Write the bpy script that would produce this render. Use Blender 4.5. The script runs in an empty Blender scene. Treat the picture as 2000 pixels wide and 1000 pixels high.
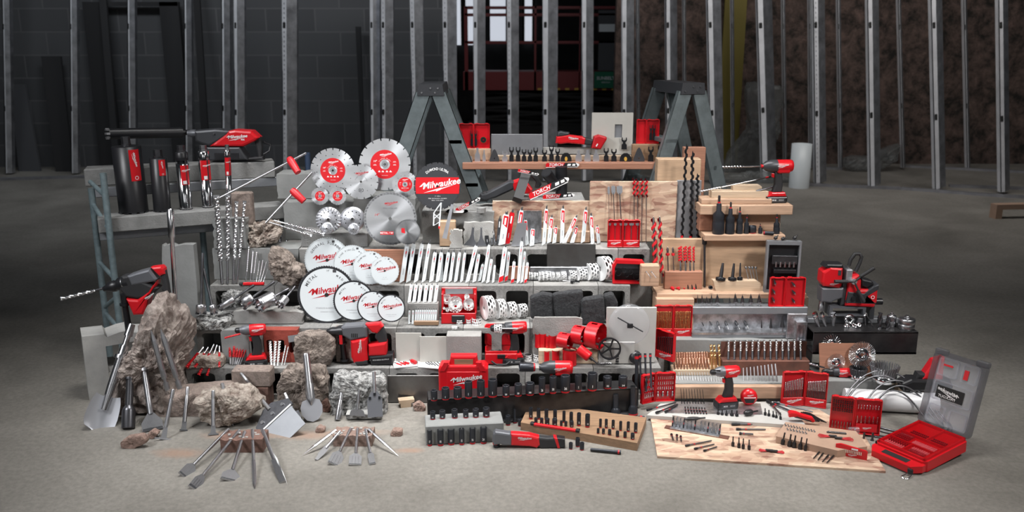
import bpy, bmesh, math, random
from mathutils import Vector as V, Matrix as MX, noise as NZ
pi = math.pi; R = math.radians; cos = math.cos; sin = math.sin
random.seed(7)
SC = bpy.context.scene; COL = SC.collection
FP = 1740.0; H = 2.08; TH = R(13.8)
CAM = V((0, 0, H)); FWD = V((0, cos(TH), -sin(TH))); UP = V((0, sin(TH), cos(TH)))
def ray(px, py): return V((1, 0, 0)) * ((px - 1000) / FP) - UP * ((py - 500) / FP) + FWD
def onz(px, py, z):                      # where a line of sight meets the height z
    d = ray(px, py); return CAM + d * ((z - H) / d.z)
def at(px, py, Y):                       # where it meets the upright plane at depth Y
    d = ray(px, py); return CAM + d * (Y / d.y)
def sc(p): return FP / (p - CAM).dot(FWD)  # pixels per metre at a point
# ---------------------------------------------------------------- materials
MT = {}
def nt(name):
    m = bpy.data.materials.new(name); m.use_nodes = True; MT[name] = m
    t = m.node_tree; return m, t, t.nodes['Principled BSDF']
def N(t, k, **kw):
    n = t.nodes.new('ShaderNode' + k)
    for a, b in kw.items():
        if a in n.inputs.keys(): n.inputs[a].default_value = b
        else: setattr(n, a, b)
    return n
def c4(c): return (c[0], c[1], c[2], 1)
def mat(name, col, rough=.5, metal=0, var=0, vs=8, bump=0, bs=40, col2=None, stretch=None, spec=.5, coat=0, wh=None, detail=6, sharp=None, bd=.004, emit=None, aniso=0, alpha=1, trans=0):
    m, t, b = nt(name); L = t.links.new
    b.inputs['Base Color'].default_value = c4(col); b.inputs['Roughness'].default_value = rough; b.inputs['Metallic'].default_value = metal
    b.inputs['Specular IOR Level'].default_value = spec; b.inputs['Coat Weight'].default_value = coat
    if trans: b.inputs['Transmission Weight'].default_value = trans
    if alpha < 1: b.inputs['Alpha'].default_value = alpha
    if emit: b.inputs['Emission Color'].default_value = c4(col); b.inputs['Emission Strength'].default_value = emit
    if aniso:
        b.inputs['Anisotropic'].default_value = aniso
        g = N(t, 'Tangent', direction_type='RADIAL', axis='Y'); L(g.outputs[0], b.inputs['Tangent'])
    if var or bump or col2:
        tc = N(t, 'TexCoord'); mp = N(t, 'Mapping')
        oi = N(t, 'ObjectInfo'); ad = N(t, 'VectorMath', operation='MULTIPLY_ADD')
        L(oi.outputs['Random'], ad.inputs[0]); ad.inputs[1].default_value = (31, 17, 23); L(tc.outputs['Object'], ad.inputs[2])
        L(ad.outputs[0], mp.inputs['Vector'])
        if stretch: mp.inputs['Scale'].default_value = stretch
        if var or col2:
            n = N(t, 'TexNoise', Scale=vs, Detail=detail, Roughness=.62); L(mp.outputs[0], n.inputs['Vector'])
            r = N(t, 'ValToRGB'); L(n.outputs['Fac'], r.inputs[0])
            w = sharp or .22
            r.color_ramp.elements[0].position = .5 - w; r.color_ramp.elements[1].position = .5 + w
            c2 = col2 or tuple(max(0, x * (1 - var)) for x in col); c1 = col if col2 else tuple(min(1, x * (1 + var)) for x in col)
            r.color_ramp.elements[0].color = c4(c2); r.color_ramp.elements[1].color = c4(c1)
            L(r.outputs[0], b.inputs['Base Color'])
        if bump:
            n2 = N(t, 'TexNoise', Scale=bs, Detail=5, Roughness=.65); L(mp.outputs[0], n2.inputs['Vector'])
            bp = N(t, 'Bump', Strength=min(1, bump), Distance=bd); L(n2.outputs['Fac'], bp.inputs['Height']); L(bp.outputs[0], b.inputs['Normal'])
    return m
RED = (.54, .008, .014)
mat('red', RED, .32, spec=.5); mat('red2', (.42, .006, .012), .4); mat('redglow', (.5, .008, .015), .25, coat=.3)
mat('redpaint', (.56, .01, .018), .45)
mat('black', (.012, .012, .014), .38); mat('rubber', (.018, .018, .02), .62); mat('gray', (.13, .135, .15), .42, .35)
mat('dkgray', (.05, .052, .058), .42, .3); mat('white', (.72, .72, .72), .45); mat('whitepaint', (.6, .64, .66), .38)
mat('print', (.05, .05, .055), .5); mat('printgray', (.3, .3, .32), .5)
mat('steel', (.62, .62, .64), .24, 1, var=.12, vs=30); mat('steel2', (.5, .5, .52), .33, 1, var=.3, vs=25); mat('chrome', (.8, .8, .82), .12, 1)
mat('dksteel', (.12, .12, .13), .34, .9, var=.3, vs=20); mat('blacksteel', (.03, .031, .035), .3, .6)
mat('oxide', (.035, .03, .03), .3, .75); mat('copper', (.75, .5, .38), .3, 1); mat('gold', (.75, .52, .25), .25, 1)
mat('socket', (.035, .038, .046), .4, .5, var=.25, vs=60); mat('blade', (.72, .73, .75), .24, 1, aniso=.85); mat('bladegray', (.3, .31, .33), .45, .7, var=.1)
mat('silver', (.55, .56, .6), .35, .8); mat('galv', (.5, .51, .54), .34, .9, var=.3, vs=18, sharp=.1)
mat('stud', (.42, .43, .46), .38, .85, var=.4, vs=6); mat('stud_lit_flange', (.8, .81, .85), .4, .3, var=.15, vs=4); mat('studhole', (.01, .01, .01), .8)  # second one: brighter stud copy, the lit left flange put into its colour
mat('alum', (.2, .235, .245), .42, .6, var=.2, vs=14); mat('scaff', (.2, .26, .28), .4, .35, var=.25, vs=25); mat('bluesteel', (.06, .09, .16), .4, .5)
mat('concrete', (.22, .22, .215), .9, var=.24, vs=9, bump=.9, bs=90); mat('concrete2', (.27, .265, .255), .9, var=.2, vs=7, bump=.9, bs=110)
mat('smooth_concrete', (.22, .224, .22), .85, var=.16, vs=6, bump=.3, bs=60); mat('cmu', (.2, .197, .19), .95, var=.32, vs=60, bump=1, bs=160)
mat('white_concrete', (.4, .395, .38), .9, var=.14, vs=10, bump=.6, bs=120)
mat('paver', (.24, .19, .165), .95, var=.35, vs=50, bump=1, bs=120); mat('brown_brick', (.17, .095, .075), .92, var=.3, vs=40, bump=1, bs=100)
mat('red_brick', (.26, .045, .03), .85, var=.3, vs=14, bump=.8, bs=60); mat('brick_chip', (.25, .17, .14), .95, var=.35, vs=60, bump=1, bs=120)
mat('rock', (.3, .25, .215), .95, col2=(.09, .07, .06), vs=22, sharp=.16, bd=.02, bump=1, bs=20, detail=12); mat('rockbig', (.36, .31, .28), .95, col2=(.11, .08, .068), vs=16, sharp=.15, bd=.02, bump=1, bs=18, detail=14)
mat('rockpale', (.42, .37, .32), .95, col2=(.15, .11, .09), vs=24, sharp=.15, bd=.02, bump=1, bs=24, detail=12)
mat('granite', (.42, .42, .41), .9, col2=(.05, .05, .05), vs=42, bump=1, bs=60, detail=4, sharp=.14, stretch=(1, 1, 1.6)); mat('asphalt', (.04, .042, .045), .92, col2=(.008, .008, .01), vs=70, bump=1, bs=120)
mat('pine', (.43, .28, .19), .6, var=.26, vs=4, stretch=(1, 8, 14)); mat('pinepale', (.5, .38, .27), .6, var=.2, vs=5, stretch=(1, 8, 14))
mat('pinered', (.32, .15, .095), .6, var=.25, vs=6, stretch=(.7, 9, 18)); mat('ply', (.46, .31, .2), .55, var=.26, vs=3, stretch=(1.2, 3, 9)); mat('walnut', (.26, .16, .095), .5, var=.25, vs=5, stretch=(1, 12, 12))
mat('mdf', (.38, .25, .18), .7, var=.1, vs=10); mat('whiteboard', (.42, .41, .39), .6, var=.05); mat('tile', (.42, .41, .38), .35, var=.05)
mat('rust', (.23, .1, .07), .55, .4, col2=(.1, .05, .04), vs=9); mat('steelplate', (.2, .2, .2), .35, .8, col2=(.12, .11, .105), vs=5); mat('tube', (.07, .068, .07), .35, .7, col2=(.03, .03, .033), vs=9)
mat('fibreboard', (.22, .22, .23), .6, var=.1); mat('cloth', (.5, .5, .5), .8); mat('cpvc', (.65, .65, .66), .35); mat('cable', (.16, .16, .17), .3, .8)
mat('graypanel', (.26, .27, .29), .45, .5, var=.1, vs=10); mat('green', (.0, .12, .06), .6); mat('liftred', (.16, .012, .015), .5); mat('darkstuff', (.012, .012, .013), .8)
mat('darkboard', (.025, .025, .027), .9, var=.3, vs=5); mat('yellow', (.12, .095, .012), .7); mat('film', (.28, .3, .3), .35, col2=(.1, .1, .1), vs=5, trans=.25, alpha=.5)
mat('trackmetal', (.3, .3, .32), .5, .7, var=.3, vs=4); mat('amber', (.5, .3, .05), .4)
def clear(name, col, fac, rough=.08):
    m, t, b = nt(name); L = t.links.new
    b.inputs['Base Color'].default_value = c4(col); b.inputs['Roughness'].default_value = rough; b.inputs['Coat Weight'].default_value = .5
    tr = N(t, 'BsdfTransparent'); tr.inputs[0].default_value = (.93, .93, .95, 1) if 'red' not in name else (.9, .62, .64, 1)
    mx = N(t, 'MixShader'); mx.inputs[0].default_value = fac
    L(tr.outputs[0], mx.inputs[1]); L(b.outputs[0], mx.inputs[2]); L(mx.outputs[0], t.nodes['Material Output'].inputs[0])
clear('clear', (.5, .52, .55), .3); clear('clear2', (.6, .62, .66), .16); clear('smoke', (.12, .12, .13), .5, .15); clear('clearred', (.6, .02, .03), .12)
def osb():
    m, t, b = nt('osb'); L = t.links.new
    tc = N(t, 'TexCoord'); n0 = N(t, 'TexNoise', Scale=5, Detail=3); L(tc.outputs['Object'], n0.inputs['Vector'])
    base = N(t, 'VectorMath', operation='MULTIPLY_ADD'); L(n0.outputs['Color'], base.inputs[0]); base.inputs[1].default_value = (.05, .05, .05); L(tc.outputs['Object'], base.inputs[2])
    prev = None
    for i, (ax, s, sl) in enumerate((((.0, .5, .5), 11, (1, 2.2, 3.2)), ((0, 2.1, 2.1), 14, (1, 2.4, 3.4)), ((0, 1.2, 1.2), 9, (1, 3, 3.6)))):
        mp = N(t, 'Mapping'); mp.inputs['Rotation'].default_value = ax; mp.inputs['Scale'].default_value = sl; L(base.outputs[0], mp.inputs['Vector'])
        v = N(t, 'TexVoronoi', Scale=s); L(mp.outputs[0], v.inputs['Vector'])
        sp = N(t, 'SeparateColor'); L(v.outputs['Color'], sp.inputs[0])
        r = N(t, 'ValToRGB'); e = r.color_ramp.elements; e[0].position = .04; e[0].color = (.12, .045, .03, 1); e[1].position = .5; e[1].color = (.46, .31, .215, 1)
        x = e.new(.22); x.color = (.3, .15, .11, 1); x = e.new(.9); x.color = (.6, .46, .34, 1)
        L(sp.outputs[i], r.inputs[0])
        if prev is None: prev = r.outputs[0]
        else:
            mx = N(t, 'Mix', data_type='RGBA'); mx.inputs[0].default_value = .4
            L(prev, mx.inputs[6]); L(r.outputs[0], mx.inputs[7]); prev = mx.outputs[2]
    L(prev, b.inputs['Base Color']); b.inputs['Roughness'].default_value = .7
    bp = N(t, 'Bump', Strength=.5, Distance=.003); L(v.outputs['Distance'], bp.inputs['Height']); L(bp.outputs[0], b.inputs['Normal'])
osb()
# ---------------------------------------------------------------- mesh builder
I4 = MX.Identity(4)
def T(x, y=0, z=0): return MX.Translation((x, y, z))
def RX(a): return MX.Rotation(R(a), 4, 'X')
def RY(a): return MX.Rotation(R(a), 4, 'Y')
def RZ(a): return MX.Rotation(R(a), 4, 'Z')
def S(x, y=None, z=None): return MX.Diagonal((x, x if y is None else y, x if z is None else z, 1))
class B:
    def __init__(s, m='steel', x=None): s.v = []; s.f = []; s.mi = []; s.sm = []; s.mats = []; s.x = x or I4; s.m(m)
    def m(s, n):
        if n not in s.mats: s.mats.append(n)
        s.k = s.mats.index(n); return s
    def add(s, vs, fs, x=None, smooth=False):
        x = s.x @ x if x is not None else s.x; o = len(s.v)
        s.v += [x @ V(p) for p in vs]
        for f in fs: s.f.append([i + o for i in f]); s.mi.append(s.k); s.sm.append(smooth)
        return s
    def box(s, x0, x1, y0, y1, z0, z1, x=None, bv=0):
        if bv:
            c = bv
            o = [(x0 + c, z0), (x1 - c, z0), (x1, z0 + c), (x1, z1 - c), (x1 - c, z1), (x0 + c, z1), (x0, z1 - c), (x0, z0 + c)]
            i_ = [(x0 + c, z0 + c), (x1 - c, z0 + c), (x1 - c, z0 + c), (x1 - c, z1 - c), (x1 - c, z1 - c), (x0 + c, z1 - c), (x0 + c, z1 - c), (x0 + c, z0 + c)]
            rings = [(i_, y0), (o, y0 + c), (o, y1 - c), (i_, y1)]
            vs = [(a, yy, b) for pts, yy in rings for a, b in pts]; fs = []
            for r in range(3):
                for j in range(8): k = (j + 1) % 8; fs.append([r * 8 + j, r * 8 + k, (r + 1) * 8 + k, (r + 1) * 8 + j])
            fs.append([0, 7, 5, 3][:]); fs[-1] = [0, 5, 3, 1]; fs.append([24 + 1, 24 + 3, 24 + 5, 24])
            return s.add(vs, fs, x)
        vs = [(a, b, c) for c in (z0, z1) for b in (y0, y1) for a in (x0, x1)]
        return s.add(vs, [(0, 2, 3, 1), (4, 5, 7, 6), (0, 1, 5, 4), (2, 6, 7, 3), (0, 4, 6, 2), (1, 3, 7, 5)], x)
    def lathe(s, pr, n=20, x=None, smooth=True, cap=True):   # profile of (radius, z) turned about Z
        vs = [(r * cos(2 * pi * j / n), r * sin(2 * pi * j / n), z) for r, z in pr for j in range(n)]; fs = []
        for i in range(len(pr) - 1):
            for j in range(n): k = (j + 1) % n; fs.append((i * n + j, i * n + k, (i + 1) * n + k, (i + 1) * n + j))
        s.add(vs, fs, x, smooth)
        if cap:
            e = (len(pr) - 1) * n; vs2 = vs[:n] + vs[e:]
            s.add(vs2, [tuple(range(n - 1, -1, -1)), tuple(range(n, 2 * n))], x)
        return s
    def cyl(s, r, z0, z1, n=20, x=None, r2=None, smooth=True): return s.lathe([(r, z0), (r if r2 is None else r2, z1)], n, x, smooth)
    def prism(s, pts, y0, y1, x=None, smooth=False):          # outline in X-Z, thick along Y
        n = len(pts); vs = [(a, y0, b) for a, b in pts] + [(a, y1, b) for a, b in pts]
        fs = [tuple(range(n)), tuple(range(2 * n - 1, n - 1, -1))] 
        s.add(vs, fs, x); s.add(vs, [(j, j + n, (j + 1) % n + n, (j + 1) % n) for j in range(n)], x, smooth); return s
    def ring(s, out, inn, y0, y1, x=None):                    # outline with a hole; both lists equally long
        n = len(out); vs = [(a, y, b) for y in (y0, y1) for pts in (out, inn) for a, b in pts]; fs = []
        for j in range(n):
            k = (j + 1) % n; a, b, c, d = j, n + j, 2 * n + j, 3 * n + j; a2, b2, c2, d2 = k, n + k, 2 * n + k, 3 * n + k
            fs += [(a, a2, b2, b), (c, d, d2, c2), (a, c, c2, a2), (b, b2, d2, d)]
        return s.add(vs, fs, x)
    def tube(s, pts, r, n=8, smooth=True, x=None, rr=None, up=None):
        pts = [V(p) for p in pts]; vs = []; m = len(pts); pr = None
        for i, p in enumerate(pts):
            d = (pts[min(i + 1, m - 1)] - pts[max(i - 1, 0)]).normalized()
            if pr is None: a = d.orthogonal().normalized() if up is None else V(up)
            else: a = (pr - d * pr.dot(d)).normalized()
            pr = a; b = d.cross(a); q = r if rr is None else rr[i]
            vs += [p + (a * cos(2 * pi * j / n) + b * sin(2 * pi * j / n)) * q for j in range(n)]
        fs = [(i * n + j, i * n + (j + 1) % n, (i + 1) * n + (j + 1) % n, (i + 1) * n + j) for i in range(m - 1) for j in range(n)]
        s.add(vs, fs, x, smooth); return s.add(vs[:n] + vs[-n:], [tuple(range(n - 1, -1, -1)), tuple(range(n, 2 * n))], x)
    def flute(s, r, z0, z1, turns, w=.45, core=.45, n=None, x=None, starts=2, m2=None, sq=1.0):  # twisted section
        n = n or max(6, int(turns * 9)); K = 6 * starts; vs = []
        for i in range(n + 1):
            t = i / n; a0 = 2 * pi * turns * t; z = z0 + (z1 - z0) * t
            for j in range(K):
                ph = (j % 6); q = r if ph in (0, 1) else (r * .86 if ph in (2, 5) else r * core)
                if starts == 1 and w < .4: q = r if ph in (0, 1) else r * core
                a = a0 + 2 * pi * j / K; vs.append((q * cos(a), q * sin(a), z))
        fs = [(i * K + j, i * K + (j + 1) % K, (i + 1) * K + (j + 1) % K, (i + 1) * K + j) for i in range(n) for j in range(K)]
        s.add(vs, fs, x, False); return s.add(vs[:K] + vs[-K:], [tuple(range(K - 1, -1, -1)), tuple(range(K, 2 * K))], x)
    def helix(s, r0, r, z0, z1, turns, th, n=12, x=None):      # a ribbon wound round a core
        m = int(turns * n); vs = []
        for i in range(m + 1):
            a = 2 * pi * turns * i / m; z = z0 + (z1 - z0) * i / m
            for q, dz in ((r0, -th), (r, -th * .5), (r, th * .5), (r0, th)): vs.append((q * cos(a), q * sin(a), z + dz))
        return s.add(vs, [(i * 4 + j, i * 4 + j + 1, (i + 1) * 4 + j + 1, (i + 1) * 4 + j) for i in range(m) for j in range(3)], x, True)
    def mesh(s, name='m'):
        me = bpy.data.meshes.new(name); me.from_pydata(s.v, [], s.f)
        for k in s.mats: me.materials.append(MT[k])
        me.polygons.foreach_set('material_index', s.mi); me.polygons.foreach_set('use_smooth', s.sm)
        bm = bmesh.new(); bm.from_mesh(me); bmesh.ops.recalc_face_normals(bm, faces=bm.faces); bm.to_mesh(me); bm.free()
        me.update(); return me
def circ(r, n=24, cx=0, cz=0, a0=0): return [(cx + r * cos(a0 + 2 * pi * i / n), cz + r * sin(a0 + 2 * pi * i / n)) for i in range(n)]
def rrect(x0, x1, z0, z1, r, k=3):
    o = []
    for cx, cz, a in ((x1 - r, z1 - r, 0), (x0 + r, z1 - r, 90), (x0 + r, z0 + r, 180), (x1 - r, z0 + r, 270)):
        for i in range(k + 1): t = R(a + 90 * i / k); o.append((cx + r * cos(t), cz + r * sin(t)))
    return o
# ---------------------------------------------------------------- objects
SUF = {}
def link(name, data, parent=None, mtx=None):
    o = bpy.data.objects.new(name, data); COL.objects.link(o)
    if parent is not None: o.parent = parent
    if mtx is not None: o.matrix_world = mtx
    return o
def mesh_of(b): return b.mesh() if isinstance(b, B) else b
def tagit(o, label, cat, group=None, kind=None):
    if label:
        if len(label.split()) > 16: label = label.replace(' from the left', '', 1)
        if len(label.split()) > 16: print('LONG', label)
        o['label'] = label
    if cat: o['category'] = cat
    if group: o['group'] = group
    if kind: o['kind'] = kind
    return o
# a kit is a list of parts: (name, mesh, label or None, [sub-parts (name, mesh)])
def kit(*parts):
    return [(p[0], mesh_of(p[1]), p[2] if len(p) > 2 else None, [(q[0], mesh_of(q[1])) for q in (p[3] if len(p) > 3 else [])]) for p in parts]
def put(name, k, mtx, label, cat, group=None):
    if isinstance(k, B): k = k.mesh()
    if isinstance(k, bpy.types.Mesh): return tagit(link(name, k, None, mtx), label, cat, group)
    e = link(name, None, None, mtx); e.empty_display_size = .02; tagit(e, label, cat, group)
    for pn, me, pl, subs in k:
        o = link(pn, me, e)
        if pl: o['label'] = pl
        for sn, sm in subs: link(sn, sm, o)
    return e
def struct(name, b, mtx=None):
    o = link(name, mesh_of(b), None, mtx); o['kind'] = 'structure'; return o
def fr(p0, p1, sx=1, sy=None, sz=None, roll=0):      # frame: Z from p0 to p1, -Y to the camera
    z = (p1 - p0).normalized(); c = CAM - p0; y = -(c - z * c.dot(z)).normalized(); x = y.cross(z)
    m = MX((x, y, z)).transposed().to_4x4(); m.translation = p0
    return m @ RZ(roll) @ S(sx, sx if sy is None else sy, sx if sz is None else sz)
def up(p, rz=0, sx=1, sy=None, sz=None): return MX.Translation(p) @ RZ(rz) @ S(sx, sx if sy is None else sy, sx if sz is None else sz)
def stand(px, py, z, pyt, dy=0, pxt=None):           # foot on height z, top seen at pyt, leaning back by dy
    p = onz(px, py, z); return p, at(px if pxt is None else pxt, pyt, p.y + dy)
ORD = ['first', 'second', 'third', 'fourth', 'fifth', 'sixth', 'seventh', 'eighth', 'ninth', 'tenth', 'eleventh', 'twelfth', 'thirteenth', 'fourteenth', 'fifteenth', 'sixteenth', 'seventeenth', 'eighteenth', 'nineteenth', 'twentieth', 'twenty-first', 'twenty-second', 'twenty-third', 'twenty-fourth']
def nth(i, n, end='from the left'):
    return 'leftmost' if i == 0 else ('rightmost' if i == n - 1 else ORD[i] + ' ' + end)
def nlab(i, n, s, tail=''):                           # «third black socket from the left on the beam»
    if i == 0: return 'leftmost ' + s + ' ' + tail
    if i == n - 1: return 'rightmost ' + s + ' ' + tail
    return ORD[i] + ' ' + s + ' from the left ' + tail
# ---------------------------------------------------------------- lettering
TX = {}
def text(s, mt='white', size=1, shear=0, bold=0, ext=.0):      # in the X-Z plane, facing -Y, centred
    k = (s, mt, size, shear, bold)
    if k in TX: return TX[k]
    c = bpy.data.curves.new('t', 'FONT'); c.body = s; c.size = size; c.shear = shear; c.offset = bold * size; c.align_x = 'CENTER'; c.align_y = 'CENTER'; c.resolution_u = 2
    o = bpy.data.objects.new('t', c); me = o.to_mesh()
    b = B(mt); b.add([(v.co.x, -.0004, v.co.y) for v in me.vertices], [tuple(p.vertices) for p in me.polygons])
    o.to_mesh_clear(); bpy.data.objects.remove(o); TX[k] = b; return b
def txt(b, s, mt, size, x=None, shear=0, bold=0):     # write into a builder
    t = text(s, mt, 1, shear, bold); b.m(mt); y = x if x is not None else I4
    return b.add(t.v, t.f, y @ S(size, 1, size))
def arc(b, s, mt, size, rad, a0, step, x=None, bold=.01):   # letters along an arc, a0 = degrees from the top
    for i, ch in enumerate(s):
        if ch != ' ': txt(b, ch, mt, size, (x or I4) @ RY(a0 + i * step) @ T(0, 0, rad), 0, bold)
def brand(b, mt, w, x=None):                          # the maker's script with its bolt, about w wide
    x = (x or I4) @ RY(-9); s = w / 4.15
    txt(b, 'Milwaukee', mt, s, x @ T(.1 * w, 0, 0), .28, .022)
    b.m(mt); q = lambda pts: b.prism([(a * w, c * w) for a, c in pts], -.0005, -.0002, x)
    q([(-.5, .0), (-.36, .1), (-.355, .07), (-.43, .0)])
    q([(-.42, -.17), (.0, -.112), (.03, -.15), (-.02, -.16)]); q([(-.02, -.16), (.03, -.15), (.5, -.07), (.09, -.115), (.05, -.155)])
    q([(-.08, -.19), (.0, -.112), (.1, -.1), (.06, -.16)]); return b
# ---------------------------------------------------------------- camera and light
cd = bpy.data.cameras.new('camera'); cam = bpy.data.objects.new('camera', cd); COL.objects.link(cam); SC.camera = cam
cam.location = CAM; cam.rotation_euler = (pi / 2 - TH, 0, 0); cd.sensor_width = 36; cd.lens = FP / 2000 * 36; cd.clip_end = 60
cd.dof.use_dof = True; cd.dof.focus_distance = 5.15; cd.dof.aperture_fstop = 2.2
SC.view_settings.view_transform = 'Standard'; SC.view_settings.look = 'None'; SC.view_settings.gamma = 1; SC.view_settings.exposure = 0; SC.view_settings.use_curve_mapping = False
w = bpy.data.worlds.new('w'); SC.world = w; w.use_nodes = True; w.node_tree.nodes['Background'].inputs[0].default_value = (.8, .9, 1, 1); w.node_tree.nodes['Background'].inputs[1].default_value = .02
def area(name, loc, tgt, sx, sy, e, col=(1, 1, 1), spread=180):
    l = bpy.data.lights.new(name, 'AREA'); l.shape = 'RECTANGLE'; l.size = sx; l.size_y = sy; l.energy = e; l.color = col; l.spread = R(spread)
    o = bpy.data.objects.new(name, l); COL.objects.link(o); o.location = loc; o.rotation_euler = (V(tgt) - V(loc)).to_track_quat('-Z', 'Y').to_euler(); return o
area('softbox_left', (-3.6, 2.4, 3.7), (-.5, 5.2, .5), 1.1, 1.4, 37, (.97, .98, 1), 72)
area('softbox_right', (3.6, 2.2, 3.9), (1.1, 5.0, .5), .7, .7, 34, (1, .97, .94), 74)
area('softbox_overhead', (0, 4.6, 4.6), (0, 5.0, 0), 3.0, 1.1, 70, (1, .99, .97), 68)
area('added_front_fill_left', (-2.2, -3.2, 2.9), (0, 5, .8), 2.2, 2.6, 24, (1, 1, 1))  # unseen fill pair added behind the camera to brighten the metals
area('added_front_fill_right', (2.4, -3.2, 2.9), (0, 5, .8), 1.6, 2.6, 17, (1, 1, 1))
area('room_light_left', (-5, 11, 5.2), (-5, 14.5, 1), 4, .6, 95, (.9, .95, 1))
area('room_light_right', (4.5, 10, 5.2), (5, 14.5, 1), 5, .6, 150, (1, .96, .92))
area('room_light_middle', (0, 10.3, 4.6), (.5, 14, 1), 3, .6, 34, (.9, .94, 1))
# ---------------------------------------------------------------- floor and walls
def node_floor():
    m, t, b = nt('floor'); L = t.links.new
    tc = N(t, 'TexCoord'); n = N(t, 'TexNoise', Scale=.9, Detail=9, Roughness=.6, Distortion=.4); L(tc.outputs['Object'], n.inputs['Vector'])
    r = N(t, 'ValToRGB'); e = r.color_ramp.elements; e[0].position = .3; e[0].color = (.15, .14, .124, 1); e[1].position = .7; e[1].color = (.275, .258, .232, 1); L(n.outputs['Fac'], r.inputs[0])
    n2 = N(t, 'TexNoise', Scale=38, Detail=6, Roughness=.7); L(tc.outputs['Object'], n2.inputs['Vector'])
    r2 = N(t, 'ValToRGB'); f = r2.color_ramp.elements; f[0].position = .35; f[0].color = (.8, .8, .8, 1); f[1].position = .62; f[1].color = (1.06, 1.06, 1.06, 1); L(n2.outputs['Fac'], r2.inputs[0])
    mx = N(t, 'Mix', data_type='RGBA', blend_type='MULTIPLY'); mx.inputs[0].default_value = 1; L(r.outputs[0], mx.inputs[6]); L(r2.outputs[0], mx.inputs[7])
    # reddish brick dust round the chisels, pale spatter farther back
    sep = N(t, 'SeparateXYZ'); L(tc.outputs['Object'], sep.inputs[0])
    def dust(prev, cx, cy, rx, ry, col, amt):
        mp = N(t, 'Mapping'); mp.inputs['Location'].default_value = (-cx / rx, -cy / ry, 0); mp.inputs['Scale'].default_value = (1 / rx, 1 / ry, 0); L(tc.outputs['Object'], mp.inputs['Vector'])
        ln = N(t, 'VectorMath', operation='LENGTH'); L(mp.outputs[0], ln.inputs[0])
        q = N(t, 'TexNoise', Scale=14, Detail=8, Roughness=.75); L(tc.outputs['Object'], q.inputs['Vector'])
        sb = N(t, 'Math', operation='SUBTRACT'); L(q.outputs['Fac'], sb.inputs[0]); L(ln.outputs['Value'], sb.inputs[1])
        rr = N(t, 'MapRange'); rr.inputs['From Min'].default_value = -.3; rr.inputs['From Max'].default_value = .3; rr.inputs['To Max'].default_value = amt; L(sb.outputs[0], rr.inputs[0])
        mm = N(t, 'Mix', data_type='RGBA'); L(rr.outputs[0], mm.inputs[0]); L(prev, mm.inputs[6]); mm.inputs[7].default_value = c4(col); return mm.outputs[2]
    out = mx.outputs[2]
    for px, py, rx, ry in ((350, 885, .22, .09), (465, 850, .3, .1), (590, 850, .3, .09), (690, 845, .28, .08), (800, 880, .12, .05)):
        p = onz(px, py, 0); out = dust(out, p.x, p.y, rx, ry, (.3, .185, .13), .62)
    L(out, b.inputs['Base Color']); b.inputs['Roughness'].default_value = .72; b.inputs['Specular IOR Level'].default_value = .3
    bp = N(t, 'Bump', Strength=.35, Distance=.003); L(n2.outputs['Fac'], bp.inputs['Height']); L(bp.outputs[0], b.inputs['Normal'])
node_floor()
struct('floor', B('floor').box(-13, 13, -.5, 24, -.1, 0))
def node_wall():
    m, t, b = nt('blockwall'); L = t.links.new
    tc = N(t, 'TexCoord'); mp = N(t, 'Mapping'); mp.inputs['Rotation'].default_value = (R(90), 0, 0); L(tc.outputs['Object'], mp.inputs[0])
    k = N(t, 'TexBrick'); k.inputs['Scale'].default_value = 1; k.inputs['Mortar Size'].default_value = .012; k.inputs['Brick Width'].default_value = .78; k.inputs['Row Height'].default_value = .36
    k.inputs['Color1'].default_value = (.075, .077, .082, 1); k.inputs['Color2'].default_value = (.095, .097, .103, 1); k.inputs['Mortar'].default_value = (.125, .125, .13, 1); L(mp.outputs[0], k.inputs['Vector'])
    L(k.outputs['Color'], b.inputs['Base Color']); b.inputs['Roughness'].default_value = .9
    m, t, b = nt('insulation'); L = t.links.new
    tc = N(t, 'TexCoord'); n = N(t, 'TexNoise', Scale=3.2, Detail=12, Roughness=.78, Distortion=.25); L(tc.outputs['Object'], n.inputs['Vector'])
    r = N(t, 'ValToRGB'); e = r.color_ramp.elements; e[0].position = .4; e[0].color = (.03, .026, .022, 1); e[1].position = .66; e[1].color = (.3, .2, .17, 1); L(n.outputs['Fac'], r.inputs[0]); L(r.outputs[0], b.inputs['Base Color'])
    b.inputs['Roughness'].default_value = .95; bp = N(t, 'Bump', Strength=1, Distance=.12); L(n.outputs['Fac'], bp.inputs['Height']); L(bp.outputs[0], b.inputs['Normal'])
node_wall()
struct('wall_left', B('blockwall').box(-13, -1.1, 0, .2, 0, 5.5), T(0, 14.6, 0))
struct('wall_right', B('insulation').box(1.7, 13, 0, .2, 0, 5.5), T(0, 15.0, 0))
struct('wall_back', B('darkboard').box(-4, 5, 0, .2, 0, 5.5), T(0, 21.5, 0))
# bright windows in the wall far behind the lift
def win(i, x0, x1, y0, y1):
    a = at(x0, y1, 21.4); c = at(x1, y0, 21.4)
    b = B('daylight').box(a.x, c.x, 21.36, 21.4, a.z, c.z); b.m('studhole')
    for x in (a.x, c.x): b.box(x - .03, x + .03, 21.3, 21.42, a.z, c.z)
    struct('window_%d' % i, b)
mat('daylight', (.62, .66, .74), .4, emit=.85)
for i, q in enumerate(((885, 902, -30, 88), (908, 948, -30, 88), (955, 990, -30, 80), (1022, 1042, -30, 85))): win(i + 1, *q)
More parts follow.
